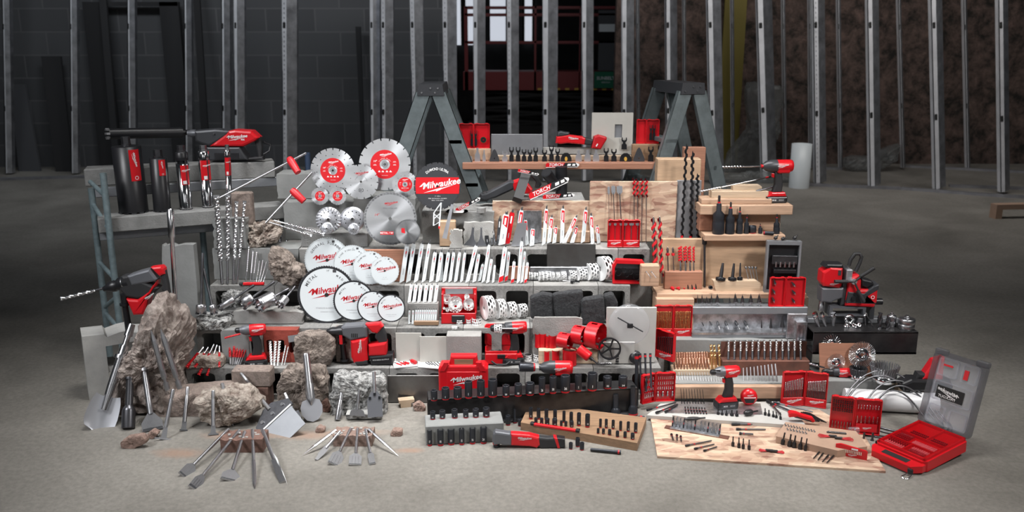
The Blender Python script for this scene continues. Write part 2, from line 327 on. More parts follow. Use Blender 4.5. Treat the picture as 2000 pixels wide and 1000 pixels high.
# ---------------------------------------------------------------- steel studs
def stud(x0, x1, xb0, yb, Y, w, hole=None, dots=False, name='steel_stud', lab='', face='stud', g='steel studs of the framed walls', side=1):
    p0 = onz(xb0, yb, 0.0) if Y is None else at(xb0, yb, Y); p0.z = .03; p1 = at(x0 + (x0 - xb0) * .25, -90, p0.y)
    wm = (x1 - x0) / sc(p0) * .97; L = (p1 - p0).length; d = .09
    e = wm * .34; b = B('stud_lit_flange'); b.box(0, e, 0, .012, 0, L); b.box(0, .012, 0, d, 0, L); b.m(face).add([(x, y, z) for z in (0, L) for x, y in ((e, 0), (wm, wm * .5), (wm, wm * .5 + .01), (e, .012))], [(0, 1, 5, 4), (1, 2, 6, 5), (2, 3, 7, 6)]); b.box(wm - .012, wm, wm * .5, d + wm * .5, 0, L)
    b.m('studhole')
    z = 1.0
    while z < L:
        b.prism(rrect(wm * .17 - wm * .09, wm * .17 + wm * .09, z - .04, z + .04, wm * .05), -.004, .0); z += 1.22
    if dots:
        b.m('silver'); z = .1
        while z < L: b.box(wm * .14, wm * .2, -.004, 0, z, z + .025); z += .065
    m = MX.Identity(4); zz = (p1 - p0).normalized(); xx = V((1, 0, 0)); xx = (xx - zz * xx.dot(zz)).normalized(); yy = zz.cross(xx)
    m = MX((xx, yy, zz)).transposed().to_4x4(); m.translation = p0
    return put(name, b, m, lab, 'stud', g)
SL = [(4, 15, 12, 350), (136, 147, 140, 345), (248, 260, 251, 335), (359, 371, 362, 335), (432, 446, 434, 335), (456, 474, 457, 335), (550, 576, 551, 335), (722, 740, 723, 335), (744, 766, 745, 335), (800, 824, 806, 335),
      (864, 890, 867, 340), (924, 947, 925, 340), (990, 1013, 991, 340), (1060, 1090, 1060, 340), (1137, 1160, 1137, 340), (1215, 1240, 1215, 345)]
for i, (a, b_, c, y) in enumerate(SL):
    stud(a, b_, c, y, 13.75 if i < 5 else 13.0, 1, dots=i in (6, 8, 9, 10, 12), lab=nlab(i, 99, 'galvanised steel stud', 'standing before the dark block wall and lift') if i < 99 else '')
SR = [(1300, 1324, 1302, 352), (1381, 1411, 1388, 360), (1478, 1512, 1488, 350), (1588, 1615, 1592, 362), (1694, 1721, 1699, 368), (1818, 1846, 1826, 374), (1950, 1975, 1954, 380)]
for i, (a, b_, c, y) in enumerate(SR):
    stud(a, b_, c, y, None, 1, dots=i == 3, lab=nlab(i, 7, 'wide galvanised stud', 'of the nearer wall frame on the insulation side'), g='studs of the nearer frame')
SB = [(1243, 1249, 1246, 328), (1334, 1340, 1336, 328), (1428, 1434, 1430, 330), (1528, 1534, 1532, 330), (1580, 1586, 1582, 330), (1636, 1643, 1641, 322), (1754, 1761, 1763, 326), (1882, 1890, 1889, 331)]
for i, (a, b_, c, y) in enumerate(SB):
    stud(a, b_, c, y, 14.3, 1, lab=nlab(i, 8, 'narrow steel stud', 'standing right against the brown insulation'), g='thin studs against the insulation', name='narrow_stud')
def track(pts, Y2, lab, r=.03, name='floor_track'):
    p = [onz(x, y, 0) for x, y in pts]; b = B('trackmetal')
    for q0, q1 in zip(p, p[1:]):
        d = (q1 - q0).normalized(); n_ = V((-d.y, d.x, 0)) * .09; vs = [q0, q1, q1 + n_, q0 + n_]
        b.add([v + V((0, 0, h)) for h in (.0, .035) for v in vs], [(0, 1, 2, 3), (4, 7, 6, 5), (0, 4, 5, 1), (1, 5, 6, 2), (2, 6, 7, 3), (3, 7, 4, 0)])
    put(name, b, I4, lab, 'track')
track([(-40, 354), (170, 348)], 0, 'galvanised floor track under the block wall studs, leftmost in the picture')
track([(1580, 364), (1760, 371), (1960, 386), (2080, 392)], 0, 'pale floor track carrying the nearer studs beside the insulation')
track([(1600, 331), (1645, 332)], 0, 'short floor track behind the white pipe stub')
track([(1765, 327), (2080, 342)], 0, 'long floor track below the brown insulation wall')
track([(1855, 366), (2080, 374)], 0, 'loose steel channel lying between the two stud frames')
# ---------------------------------------------------------------- things along the far wall
def lean(name, x0, x1, y0, xb0, xb1, yb, th, mt, lab, cat, Y=14.2):
    a = at(xb0, yb, Y); c = at(xb1, yb, Y); e = at(x1, y0, Y + .3); f = at(x0, y0, Y + .3); zb = min(a.z, c.z); a.z -= zb; c.z -= zb; a.z = c.z = 0
    o = V((0, th, 0)); put(name, B(mt).add([a, c, e, f, a + o, c + o, e + o, f + o], [(0, 1, 2, 3), (4, 7, 6, 5), (0, 4, 5, 1), (1, 5, 6, 2), (2, 6, 7, 3), (3, 7, 4, 0)]), I4, lab, cat)
mat('panel1', (.028, .028, .03), .9); mat('panel2', (.075, .077, .084), .9)
lean('dark_board', 80, 118, 110, 108, 142, 331, .05, 'panel1', 'black board leaning on the block wall beside the second stud', 'board', 14.1)
lean('wall_board', 20, 48, 165, 36, 78, 331, .05, 'panel2', 'grey board leaning on the block wall beside the black board', 'board', 14.15)
lean('black_plank', 188, 202, -60, 222, 234, 331, .05, 'panel1', 'long black plank leaning on the wall left of the core drill', 'plank', 14.1)
lean('black_plank', 374, 386, -60, 396, 410, 325, .05, 'panel1', 'black plank leaning on the wall above the core drill machine', 'plank', 14.1)
lean('black_plank', 694, 704, 52, 707, 713, 325, .05, 'panel1', 'thin black plank leaning on the wall above the large red blade', 'plank', 14.1)
df = B('panel1')
for a, c, e, f in ((200, 350, 4, 12), (343, 351, 4, 325), (200, 208, 4, 325)):
    p = at(a, f, 14.5); q = at(c, e, 14.5); df.box(p.x, q.x, 14.42, 14.5, max(0, p.z), q.z)
put('dark_door_frame', df, I4, 'empty black door frame standing against the grey block wall', 'door frame')
# scissor lift
lf = 17.5
def lr(b, x0, y0, x1, y1, Y=lf, d=.05):
    a = at(x0, y1, Y); c = at(x1, y0, Y); return b.box(a.x, c.x, Y, Y + d, a.z, c.z)
rl = B('liftred')
for x in (908, 1043, 1130, 1210): lr(rl, x, 12, x + 5, 176); lr(rl, x, 12, x + 5, 176, lf + 1)
for y in (12, 26, 80): lr(rl, 908, y, 1214, y + 4); lr(rl, 908, y + 2, 1214, y + 6, lf + 1)
pf = lr(B('liftred'), 905, 140, 1216, 176, lf, 1.0)
st_ = B('amber'); [lr(st_, x, 172, x + 8, 176, lf - .02, .02) for x in range(1050, 1214, 18)]
sg = lr(B('green'), 1160, 140, 1206, 172, lf - .06, .03); c0 = at(1183, 153, lf - .07); txt(sg, 'SUNBELT', 'whitepaint', .085, T(*c0), 0, .02); c0 = at(1183, 161, lf - .07); txt(sg, 'RENTALS', 'whitepaint', .04, T(*c0))
sx = B('darkstuff'); z0 = at(1060, 178, lf).z; xa, xb = at(925, 178, lf).x, at(1200, 178, lf).x
for k in range(4):
    za = .35 + (z0 - .35) * k / 4; zb = .35 + (z0 - .35) * (k + 1) / 4
    for y in (lf + .15, lf + .85): sx.tube([(xa, y, za), (xb, y, zb)], .045, 6); sx.tube([(xa, y, zb), (xb, y, za)], .045, 6)
sx.box(xa - .15, xb + .15, lf, lf + 1, .12, .4)
wh = B('rubber'); [wh.cyl(.18, 0, .15, 16, T(x, lf - .1, .18) @ RX(-90)) for x in (xa, xb)]
pn = B('panel2'); lr(pn, 1168, 20, 1206, 62); lr(pn, 1168, 80, 1212, 138); pn.m('whitepaint'); lr(pn, 1170, 47, 1203, 62, lf - .03, .02)
put('scissor_lift', kit(('guard_rail', rl), ('platform', pf), ('warning_stripe', st_), ('sign', sg, 'green sign with white lettering'), ('scissor_arm', sx), ('wheel', wh), ('control_panel', pn)), I4, 'dark red scissor lift with green sign parked behind the studs', 'lift')
p = at(1392, 60, 14.8); b = B('yellow').box(p.x + .15, p.x + .5, 14.7, 14.75, 0, 4.2); put('yellow_board', b, I4, 'tall dull yellow board upright between studs behind the ladder', 'board')
b = B('whitepaint').lathe([(.14, 0), (.14, .62), (.125, .62), (.125, .05)], 28, smooth=True, cap=False); p = onz(1560, 366, 0); put('pipe_stub', b, up(p), 'short white plastic pipe standing on the floor behind the hole drill', 'pipe')
def rockmesh(pts, Y, dp, mt, zmin=0, box=.45, rough=.035, seed=0, nt_=84, npz=30, fl=0):
    """closed stone whose front follows an outline given in the picture, dp deep"""
    P = [at(x, y, Y + dp * .5) for x, y in pts]; cx = sum(p.x for p in P) / len(P); cz = sum(p.z for p in P) / len(P)
    A = [(p.x - cx, p.z - cz) for p in P]; n = len(A); b = B(mt); vs = []; size = max(max(abs(a), abs(c)) for a, c in A)
    def rad(t):
        dx, dz = cos(t), sin(t); best = 1e-3
        for i in range(n):
            (x1, z1), (x2, z2) = A[i], A[(i + 1) % n]; ex, ez = x2 - x1, z2 - z1; den = dx * ez - dz * ex
            if abs(den) < 1e-9: continue
            r = (x1 * ez - z1 * ex) / den; u = (x1 * dz - z1 * dx) / den
            if r > 0 and -1e-6 <= u <= 1 + 1e-6: best = max(best, r)
        return best
    rs = [rad(2 * pi * j / nt_) for j in range(nt_)]; rs = [(rs[j - 1] + rs[j] * 2 + rs[(j + 1) % nt_]) / 4 for j in range(nt_)]; rm = sum(rs) / nt_ * .92
    en = min(8, 2 / box); F_ = max(8, npz // 2); K_ = npz // 3; qs = [.93 * k / F_ for k in range(F_)]; se = lambda q: max(0, 1 - q ** en) ** (1 / en); y9 = se(.93)
    rows = [(q, -se(q)) for q in qs] + [(se(abs(y)), y) for y in (y9 * (2 * k / K_ - 1) for k in range(K_ + 1))] + [(q, se(q)) for q in reversed(qs[::2])]; npz = len(rows) - 1
    for i, (q, y) in enumerate(rows):
        y *= dp / 2
        for j in range(nt_):
            a = 2 * pi * j / nt_; r = (rs[j] * q + rm * (1 - q)) * q; p = V((r * cos(a), y, r * sin(a)))
            nz = NZ.fractal(p * (3.2 / size) * .6 + V((seed, seed * 2, 3)), .9, 2.1, 6); n3 = abs(NZ.noise(p * (2.2 / size) + V((seed * 3, 1, 5))))
            k = (nz * .8 - n3 * 1.0 + .5 * NZ.cell(p * (5.5 / size) + V((seed, 0, 0))) * 0 + .3 * NZ.fractal(p * (7 / size) + V((seed, 7, 1)), .6, 2.2, 4)) * rough * (size / .3) ** .5 * (.35 if i in (0, npz) else 1); d = p.normalized()
            p = p + d * k * 1.0; p.z = max(p.z, zmin - cz + .0005); vs.append(p)
    fs = [(i * nt_ + j, i * nt_ + (j + 1) % nt_, (i + 1) * nt_ + (j + 1) % nt_, (i + 1) * nt_ + j) for i in range(npz) for j in range(nt_)]
    b.add(vs, fs); return b.mesh(), T(cx, Y + dp * .5, cz)
def rock(name, pts, Y, dp, mt, lab, zmin=0, cat='rock', **k):
    me, m = rockmesh(pts, Y, dp, mt, zmin, **k); return put(name, me, m, lab, cat)
rock('plastic_sheet', [(1452, 168), (1490, 158), (1528, 172), (1526, 240), (1508, 300), (1490, 345), (1400, 345), (1420, 300), (1462, 250)], 13.95, .28, 'film', 'crumpled clear plastic sheet hanging between the studs', cat='sheet', rough=.05)
rock('plastic_sheet', [(1650, 300), (1680, 318), (1745, 290), (1755, 275), (1752, 310), (1720, 330), (1650, 332)], 14.0, .4, 'film', 'crumpled plastic sheet lying at the foot of the insulation', cat='sheet', rough=.05)
rock('plastic_sheet', [(1380, 352), (1430, 338), (1500, 335), (1560, 350), (1560, 368), (1380, 375)], 12.95, .3, 'film', 'grey plastic sheeting heaped on the floor behind the ladder', cat='sheet', rough=.05)
a = onz(1944, 428, 0); b = B('mdf').box(0, .9, 0, .12, .11, .17).box(0, .08, 0, .12, 0, .11).box(.6, .72, 0, .12, 0, .11); put('wooden_pallet', b, up(a, 6), 'low brown wooden pallet on the floor beyond the display', 'pallet')
# ---------------------------------------------------------------- blocks, timber and steel that carry the display
Z = {}
def fb(key, name, x0, y0, x1, y1, Y, dep, mt, lab, cat, z0=None, ztop=None, bv=.004, rz=0, group=None, build=None):
    """a block whose front face spans the given picture rectangle at depth Y"""
    a = at(x0, (y0 + y1) / 2, Y); c = at(x1, (y0 + y1) / 2, Y); zt = at((x0 + x1) / 2, y0, Y).z if ztop is None else ztop; zb = at((x0 + x1) / 2, y1, Y).z if z0 is None else z0
    w, h = c.x - a.x, zt - zb; b = build(w, h, dep) if build else B(mt).box(0, w, 0, dep, 0, h, None, bv)
    Z[key] = zt; return put(name, b, T(a.x, Y, zb) @ RZ(rz), lab, cat, group)
def cell(b, x0, x1, z0, z1, d, hx, hz0, hz1, r=.022):
    k = 6; n = 4 * (k + 1); inn = rrect(x0 + hx, x1 - hx, z0 + hz0, z1 - hz1, r, k); cx, cz = (x0 + x1) / 2, (z0 + z1) / 2; out = []
    for i, (a, c) in enumerate(inn):
        q = i // (k + 1); j = i % (k + 1); co = [(x1, z1), (x0, z1), (x0, z0), (x1, z0)][q]
        if j == k // 2: out.append(co)
        else:
            horiz = (j < k // 2) == (q in (1, 3))   # side before the corner
            out.append((a if horiz else co[0], co[1] if horiz else c))
    return b.ring(out, inn, 0, d)
def cmu_mesh(w=.395, h=.197, d=.195, mt='cmu', n=2):
    b = B(mt)
    for i in range(n): cell(b, w * i / n, w * (i + 1) / n, 0, h, d, .03, .032, .032)
    return b.mesh()
CM = [cmu_mesh(), cmu_mesh(mt='concrete2'), cmu_mesh(.195, n=1)]
def tier(z, Y, px0, px1, pyt, word, n0=0, alt=0):
    x = onz(px0, pyt, z).x; x1 = onz(px1, pyt, z).x; n = int((x1 - x) / .398); L = []
    for i in range(n + (1 if (x1 - x) - n * .398 > .15 else 0)):
        half = i == n; L.append((x + i * .398, half))
    for i, (xx, half) in enumerate(L):
        put('cinder_block', CM[2] if half else CM[(i + alt) % 2], T(xx, Y, z - .2) , nlab(i, len(L), 'hollow concrete block', 'in the ' + word), 'block', 'hollow blocks of the ' + word)
TI = ((.2, 4.91, 363, 1310, 718, 'lowest course of the stepped display'), (.4, 5.05, 383, 1286, 640, 'second course of the stepped display'), (.6, 5.27, 410, 1286, 557, 'third course of the stepped display'), (.8, 5.40, 585, 1274, 485, 'top course of the stepped display'))
for k, a in enumerate(TI): tier(*a, alt=k)
SB_ = B('concrete2').box(0, .395, 0, .19, 0, .197, None, .003).mesh()  # unseen blocks added to darken the hollow cores; they also carry upper courses
for k, (z, Y, a, c, py, w_) in enumerate(TI):
    x = onz(a - (40 if k == 3 else 0), py, z).x; sp = onz(c, py, z).x - x; n = round(sp / .398)
    for i in range(n): put('added_backing_block', SB_, T(x + i * sp / n, Y + .198, z - .2) @ S(sp / n / .398, (5.86 - Y - .198) / .19, 1), nlab(i, n, 'added backing block', 'behind the ' + w_), 'block', 'added blocks behind the ' + w_)
# left: standing paving stones and blocks
def chipped(mt, chips=4, seed=1, amp=.012):
    def f(w, h, d):
        b = B(mt); rd = random.Random(seed); pts = []
        for (x0, z0), (x1, z1) in (((0, 0), (w, 0)), ((w, 0), (w, h)), ((w, h), (0, h)), ((0, h), (0, 0))):
            for i in range(9): t = i / 9; q = rd.random() * amp if rd.random() < .35 or i == 0 else 0; pts.append((x0 + (x1 - x0) * t + (q if x0 == 0 and x1 == 0 else -q if x0 == w and x1 == w else 0), z0 + (z1 - z0) * t + (-q if z0 == h and z1 == h else 0)))
        return b.prism(pts, 0, d)
    return f
fb('pave', 'paving_slab', 325, 478, 388, 720, 5.32, .06, 'concrete', 'grey paving slab standing upright behind the two long drill bits', 'slab', z0=0, build=chipped('smooth_concrete', seed=4))
fb('l1', 'concrete_paver', 416, 427, 483, 487, 5.40, .06, 'concrete', 'upper grey paver standing behind the four tall drill bits', 'paver', z0=.802, build=chipped('smooth_concrete', seed=3))
fb('l2', 'concrete_block', 417, 487, 585, 556, 5.41, .2, 'concrete', 'solid grey block standing behind the small drill bits', 'block', z0=.601, ztop=.8, build=chipped('smooth_concrete', seed=5, amp=.006))
fb('l3', 'concrete_paver', 453, 376, 494, 480, 5.52, .06, 'paver', 'narrow brown paver standing upright behind the tall drill bits', 'paver', z0=.802, bv=.01)
fb('l4', 'concrete_block', 541, 340, 618, 400, 5.78, .2, 'smooth_concrete', 'grey concrete block under the red core bit guide, stacked on another', 'block', z0=1.05, build=chipped('smooth_concrete', seed=6, amp=.006))
fb('l5', 'concrete_block', 555, 400, 690, 458, 5.66, .3, 'smooth_concrete', 'wide grey block carrying the two smallest red diamond blades', 'block', z0=.802, ztop=1.048, build=chipped('smooth_concrete', seed=7, amp=.006))
fb('l6', 'concrete_block', 690, 388, 812, 440, 5.72, .3, 'smooth_concrete', 'grey block behind the steel blade, under the diamond blades', 'block', z0=.802, build=chipped('smooth_concrete', seed=8, amp=.006))
fb('l7', 'concrete_block', 588, 456, 718, 480, 5.45, .2, 'smooth_concrete', 'low grey block in front carrying the two cup wheels', 'block', z0=.802, build=chipped('concrete', seed=9, amp=.006))
fb('l8', 'concrete_block', 824, 413, 965, 440, 5.55, .3, 'smooth_concrete', 'grey block under the black diamond blade and white debris', 'block', z0=.802, build=chipped('concrete', seed=10, amp=.006))
fb('l9', 'concrete_block', 1020, 391, 1142, 440, 5.63, .3, 'smooth_concrete', 'grey block rising behind the flakeboard, under a red saw blade', 'block', z0=.802, build=chipped('concrete', seed=11, amp=.006))
fb('burnt', 'wood_offcut', 708, 478, 792, 505, 5.36, .03, 'rust', 'dark stained board end showing behind the white saw blades', 'board', z0=.6, ztop=.8, build=lambda w, h, d: B('pinered').box(0, w, 0, d, 0, h))
# slabs on the third course
fb('s1', 'concrete_slab', 455, 608, 592, 636, 5.12, .12, 'concrete2', 'pale concrete slab under the hollow core bits', 'slab', z0=.402, build=chipped('concrete2', seed=12))
rock('stone_piece', [(383, 622), (392, 612), (452, 618), (452, 640), (384, 640)], 5.0, .18, 'granite', 'flat grey stone under the two long shank core bits', .402, 'stone', box=.2)
rock('stone_piece', [(432, 575), (446, 566), (472, 570), (478, 590), (466, 600), (436, 592)], 5.18, .07, 'granite', 'small grey stone behind the thin core bit', .402, 'stone')
fb('s2', 'concrete_slab', 1040, 620, 1137, 678, 5.028, .018, 'fibre', 'pale grey board standing behind the red hole saws', 'slab', z0=.201, build=chipped('concrete2', seed=13))
fb('s3', 'concrete_block', 872, 656, 940, 708, 4.95, .098, 'white_concrete', 'pale concrete block with five small white hole saws on it', 'block', z0=.201, build=lambda w, h, d: B('concrete2').box(0, w, 0, d, 0, h, None, .004))
fb('s4', 'paver_brick', 433, 645, 486, 712, 4.995, .05, 'concrete2', 'grey rounded paver standing behind the red masonry bits', 'paver', z0=.201, build=lambda w, h, d: B('smooth_concrete').prism(rrect(0, w, 0, h, .018), 0, d))
def cored(mt, n=3):
    def f(w, h, d):
        b = B(mt)
        for i in range(n): cell(b, w * i / n, w * (i + 1) / n, 0, h, d, w / n * .2, h * .28, h * .3, .012)
        return b
    return f
fb('s5', 'red_brick', 516, 645, 582, 708, 5.0, .07, 'red_brick', 'dark red cored brick standing behind the five silver masonry bits', 'brick', z0=.201, build=cored('red_brick'))
fb('s6', 'concrete_block', 655, 640, 692, 705, 5.0, .05, 'paver', 'brown paver end beside the rough stone behind the hammer', 'paver', z0=.201)
rock('rough_stone', [(578, 654), (600, 646), (640, 648), (656, 658), (655, 695), (646, 708), (600, 714), (580, 706), (575, 680)], 4.915, .13, 'rock', 'rough square stone behind the end of the wide flat chisel', .201, 'stone', box=.25, rough=.02, seed=3)
rock('rough_stone', [(362, 712), (392, 690), (438, 692), (440, 722), (370, 728)], 4.9, .14, 'rockpale', 'flat pale stone under the red spiral masonry bits', .201, 'stone', box=.2, rough=.015, seed=4)
rock('rough_stone', [(528, 478), (545, 482), (592, 520), (598, 545), (575, 556), (545, 552), (526, 520)], 5.22, .16, 'rock', 'brown rock pierced by three drill bits above the core bits', .602, 'rock', box=.4, seed=5)
rock('rough_stone', [(486, 440), (505, 432), (540, 433), (552, 448), (540, 470), (522, 485), (495, 482), (484, 462)], 5.42, .2, 'rockpale', 'pale split rock with drill bits through it on the grey block', .802, 'rock', box=.4, seed=6, rough=.05)
# left foreground: broken block, boulders
def ublock(w, h, d):
    b = B('white_concrete'); t = w * .36
    b.prism([(0, 0), (t, 0), (t, h * .8), (w * .97, h * .82), (w, h * .93), (w * .8, h * .96), (w * .78, h), (w * .6, h * .985), (t * 1.1, h * .94), (t, h * .99), (0, h)], 0, d)
    b.box(t, w * .93, .005, d, h * .38, h * .47); return b.box(t, w * .93, .005, d, 0, h * .12)
a = onz(208, 782, 0); b = ublock(.33, .395, .19); put('broken_block', b, T(a.x - .1, a.y, 0) @ RZ(28), 'pale broken cinder block on end, below the rotary hammer handle', 'block')
rock('boulder', [(322, 570), (338, 592), (360, 628), (362, 680), (352, 735), (362, 770), (355, 800), (300, 800), (235, 808), (226, 790), (232, 745), (262, 680), (290, 610), (308, 575)], 4.62, .42, 'rockbig', 'tall pointed brown boulder with chisels leaning on it', .0, 'boulder', box=.5, rough=.06, seed=8, nt_=110, npz=40)
rock('broken_brick', [(312, 768), (330, 762), (456, 748), (462, 790), (455, 800), (318, 822), (306, 812)], 4.66, .2, 'paver', 'long broken brown paver lying in front of the boulder', 0, 'paver', box=.2, rough=.012, seed=9)
rock('boulder', [(383, 775), (415, 760), (455, 754), (490, 762), (516, 785), (505, 805), (455, 826), (425, 824), (395, 812), (386, 795)], 4.5, .2, 'rockpale', 'low pale rock with a small dark cross mark and leaning chisels', 0, 'rock', box=.4, rough=.03, seed=10)
fb('f1', 'paver_brick', 452, 724, 528, 756, 4.8, .1, 'paver', 'upper brown paver behind the long handled floor scraper', 'paver', ztop=None, z0=at(480, 756, 4.8).z, bv=.006)
fb('f2', 'paver_brick', 468, 757, 526, 792, 4.8, .1, 'brown_brick', 'lower dark brown paver behind the floor scraper blade', 'paver', z0=0, ztop=at(480, 756.5, 4.8).z - .001, bv=.006)
rock('boulder', [(548, 728), (560, 716), (600, 710), (632, 718), (640, 742), (644, 780), (630, 795), (575, 798), (545, 780), (541, 755)], 4.72, .15, 'rock', 'rounded brown boulder behind the scoop shovel and bushing tool', 0, 'boulder', box=.35, rough=.03, seed=11)
rock('granite_block', [(650, 728), (662, 722), (700, 732), (745, 733), (755, 742), (758, 800), (745, 815), (700, 815), (650, 812), (646, 780)], 4.68, .15, 'granite', 'speckled black and white granite block behind the small scrapers', 0, 'stone', box=.22, rough=.03, seed=12)
for pts, mt, lab in (([(236, 862), (252, 850), (285, 846), (291, 862), (262, 876), (238, 877)], 'brick_chip', 'wedge shaped brown chip lying below the wide chisel'), ([(288, 846), (300, 838), (312, 845), (300, 858)], 'brick_chip', 'small pinkish chip touching the flared chisel'),
    ([(616, 838), (622, 831), (636, 834), (634, 846), (618, 846)], 'brick_chip', 'small brown crumb between the two groups of chisels'), ([(762, 846), (768, 837), (786, 838), (787, 850), (770, 853)], 'brick_chip', 'small brown chip beside the six short chisels'),
    ([(806, 790), (818, 782), (832, 794), (830, 804), (810, 802)], 'brick_chip', 'brown chip beside the long black steel channel'), ([(628, 782), (638, 776), (646, 798), (642, 806), (632, 802)], 'brown_brick', 'reddish chip leaning beside the scoop shovel blade')):
    rock('brick_chip', pts, onz(sum(p[0] for p in pts) / len(pts), max(p[1] for p in pts), 0).y + .0, .05, mt, lab, 0, 'chip', box=.3, rough=.012, seed=len(lab), nt_=36, npz=14)
b = B('pinepale').prism([(0, 0), (.06, 0), (.06, .025), (.08, .03), (.08, .045), (-.01, .045), (-.01, .03), (0, .025)], 0, .05); put('wood_offcut', b, up(onz(783, 797, 0), 15), 'small grooved pine offcut on the floor before the dark plate', 'offcut')
fb('plate', 'steel_sheet', 757, 733, 870, 790, 4.86, .01, 'steelplate', 'dark steel sheet standing in front of the lowest blocks', 'sheet', z0=0)
# ---------------------------------------------------------------- chisel bricks and foreground socket stands
def brickat(key, x0, x1, y0, y1, dep, mt, lab, seed):
    p = onz(x0, y1, 0); q = onz(x1, y1, 0); zt = at(x0, y0, p.y).z; w = q.x - p.x; b = B(mt)
    rd = random.Random(seed); top = [(w * i / 8, zt - (rd.random() * .01 if i % 2 else 0)) for i in range(9)]
    b.prism([(0, 0), (w, 0)] + top[::-1], 0, dep); b.m('white_concrete')
    for i in range(14): x = rd.random() * w * .85; y = rd.random() * dep * .8; b.box(x, x + .012, y, y + .01, zt - .004, zt + .001 + rd.random() * .003)
    Z[key] = zt; return put('chipped_brick', b, T(p.x, p.y, 0), lab, 'brick')
brickat('b1', 432, 514, 858, 884, .12, 'brown_brick', 'broken brown brick under the five longer chisels', 2)
brickat('b2', 651, 727, 850, 872, .11, 'brick_chip', 'broken pinkish brick under the six shorter chisels', 5)
p0 = onz(832, 870, 0); p1 = onz(984, 862, 0); ang = math.degrees(math.atan2(p1.y - p0.y, p1.x - p0.x)); w = (p1 - p0).length; zb = at(832, 833, p0.y).z
put('socket_block', B('smooth_concrete').box(0, w, 0, .15, 0, zb, None, .004), up(p0, ang), 'light grey concrete block carrying six short black sockets', 'block'); Z['sb'] = zb
# steel channel across the sockets
p0 = onz(838, 812, .0); p1 = onz(1250, 792, 0.0)
p0 = at(836, 780, 4.55); p1 = at(1245, 757, 4.72); zc = .155; p0.z = p1.z = 0; w = (p1 - p0).length; ang = math.degrees(math.atan2(p1.y - p0.y, p1.x - p0.x))
ch = B('tube').box(0, w, 0, .12, zc - .012, zc, None, .003).box(0, w, .0, .012, 0, zc - .012).box(0, w, -.03, 0, 0, .012, None, .002).box(0, w, .11, .12, 0, zc - .012)
put('steel_channel', ch, up(V((p0.x, p0.y, 0)), ang), 'long black steel channel with sixteen impact sockets on top', 'channel'); Z['ch'] = zc
# walnut board
q0 = onz(1017, 838, 0); q1 = onz(1247, 880, 0); zz = .045
q = [onz(1017, 840, 0), onz(1244, 881, 0), onz(1262, 830, 0), onz(1035, 801, 0)]
b = B('walnut').add([v + V((0, 0, h)) for h in (0, zz) for v in q], [(0, 1, 2, 3), (4, 7, 6, 5), (0, 4, 5, 1), (1, 5, 6, 2), (2, 6, 7, 3), (3, 7, 4, 0)]); put('walnut_board', b, I4, 'oiled brown board carrying rows of small black sockets', 'board'); Z['wal'] = zz
# ---------------------------------------------------------------- timber side of the display
def slabq(name, pts, z0, z1, mt, lab, cat):
    q = [onz(x, y, z1) for x, y in pts]; n = len(q); b = B(mt).add([V((v.x, v.y, h)) for h in (z0, z1) for v in q], [tuple(range(n - 1, -1, -1)), tuple(range(n, 2 * n))] + [(j, (j + 1) % n, n + (j + 1) % n, n + j) for j in range(n)]); return put(name, b, I4, lab, cat)
slabq('flakeboard_sheet', [(1284, 891), (1730, 920), (1688, 850), (1600, 800), (1500, 800), (1270, 812)], .0, .012, 'osb', 'large flakeboard sheet lying on the floor under the small bits', 'board')
slabq('white_board', [(1263, 811), (1575, 832), (1556, 806), (1520, 784), (1290, 788)], .013, .032, 'whiteboard', 'pale board on the flakeboard, carrying small bits and the checker plate', 'board')
cp = slabq('checker_plate', [(1300, 806), (1490, 810), (1485, 788), (1322, 784)], .0325, .0345, 'galv', 'shiny checker plate lying under the impact driver battery', 'plate'); CPZ = .0345
fb('t1', 'timber_stud', 1318, 755, 1531, 790, 4.84, .04, 'pine', 'pine timber on edge behind the thin black bits', 'timber', z0=.034)
zt = Z['t1']
fb('t2', 'concrete_block', 1310, 751, 1536, 790, 4.885, .2, 'smooth_concrete', 'low concrete block behind the pine timber, bits standing on it', 'block', z0=0, ztop=zt + .004)
Z['t2'] = zt + .004
fb('t3', 'concrete_block', 1532, 750, 1600, 800, 4.89, .2, 'white_concrete', 'pale concrete block beside the open red bit case', 'block', z0=0, ztop=zt + .004)
fb('t4', 'steel_channel', 1410, 705, 1581, 738, 5.0, .07, 'rust', 'rusty brown steel channel with thirteen drill bits standing on it', 'channel', z0=Z['t2'], bv=.003)
fb('t5', 'concrete_block', 1316, 664, 1586, 740, 5.1, .2, 'smooth_concrete', 'wide grey concrete block below the galvanised steel angle', 'block', z0=0, build=chipped('smooth_concrete', seed=21, amp=.008))
p = at(1408, 702, 5.06); q_ = at(1575, 666, 5.09); put('copper_plate', B('copperplate' if 0 else 'rust').box(0, q_.x - p.x, 0, .005, 0, q_.z - Z['t2']), T(p.x, 5.078, Z['t2']), 'mottled rusty plate standing behind the silver drill bits', 'plate')
p = at(1318, 742, 5.0); q_ = at(1408, 690, 5.06); put('copper_plate', B('copper').box(0, q_.x - p.x - .01, 0, .004, 0, q_.z - Z['t2']), T(p.x, 5.078, Z['t2']), 'copper sheet behind the gold coloured drill bits', 'plate')
def galvangle(w, h, d): return B('galv').box(0, w, 0, d, 0, h, None, .002)
fb('g1', 'galvanised_angle', 1352, 650, 1562, 658, 5.14, .1, 'galv', 'galvanised steel angle carrying the step drill bits', 'angle', z0=Z['t5'], build=lambda w, h, d: B('graypanel').box(0, w, .002, .06, 0, h * .8).m('galv').box(0, w, 0, d, h * .6, h).box(0, w, d - .004, d, 0, .17))
Z['g1'] = at(1400, 650, 5.14).z
fb('g2', 'square_tube', 1352, 600, 1578, 614, 5.17, .1, 'dksteel', 'dark square steel tube with ten step bits standing on it', 'tube', build=lambda w, h, d: B('graypanel').box(0, w, 0, d, 0, h, None, .004))
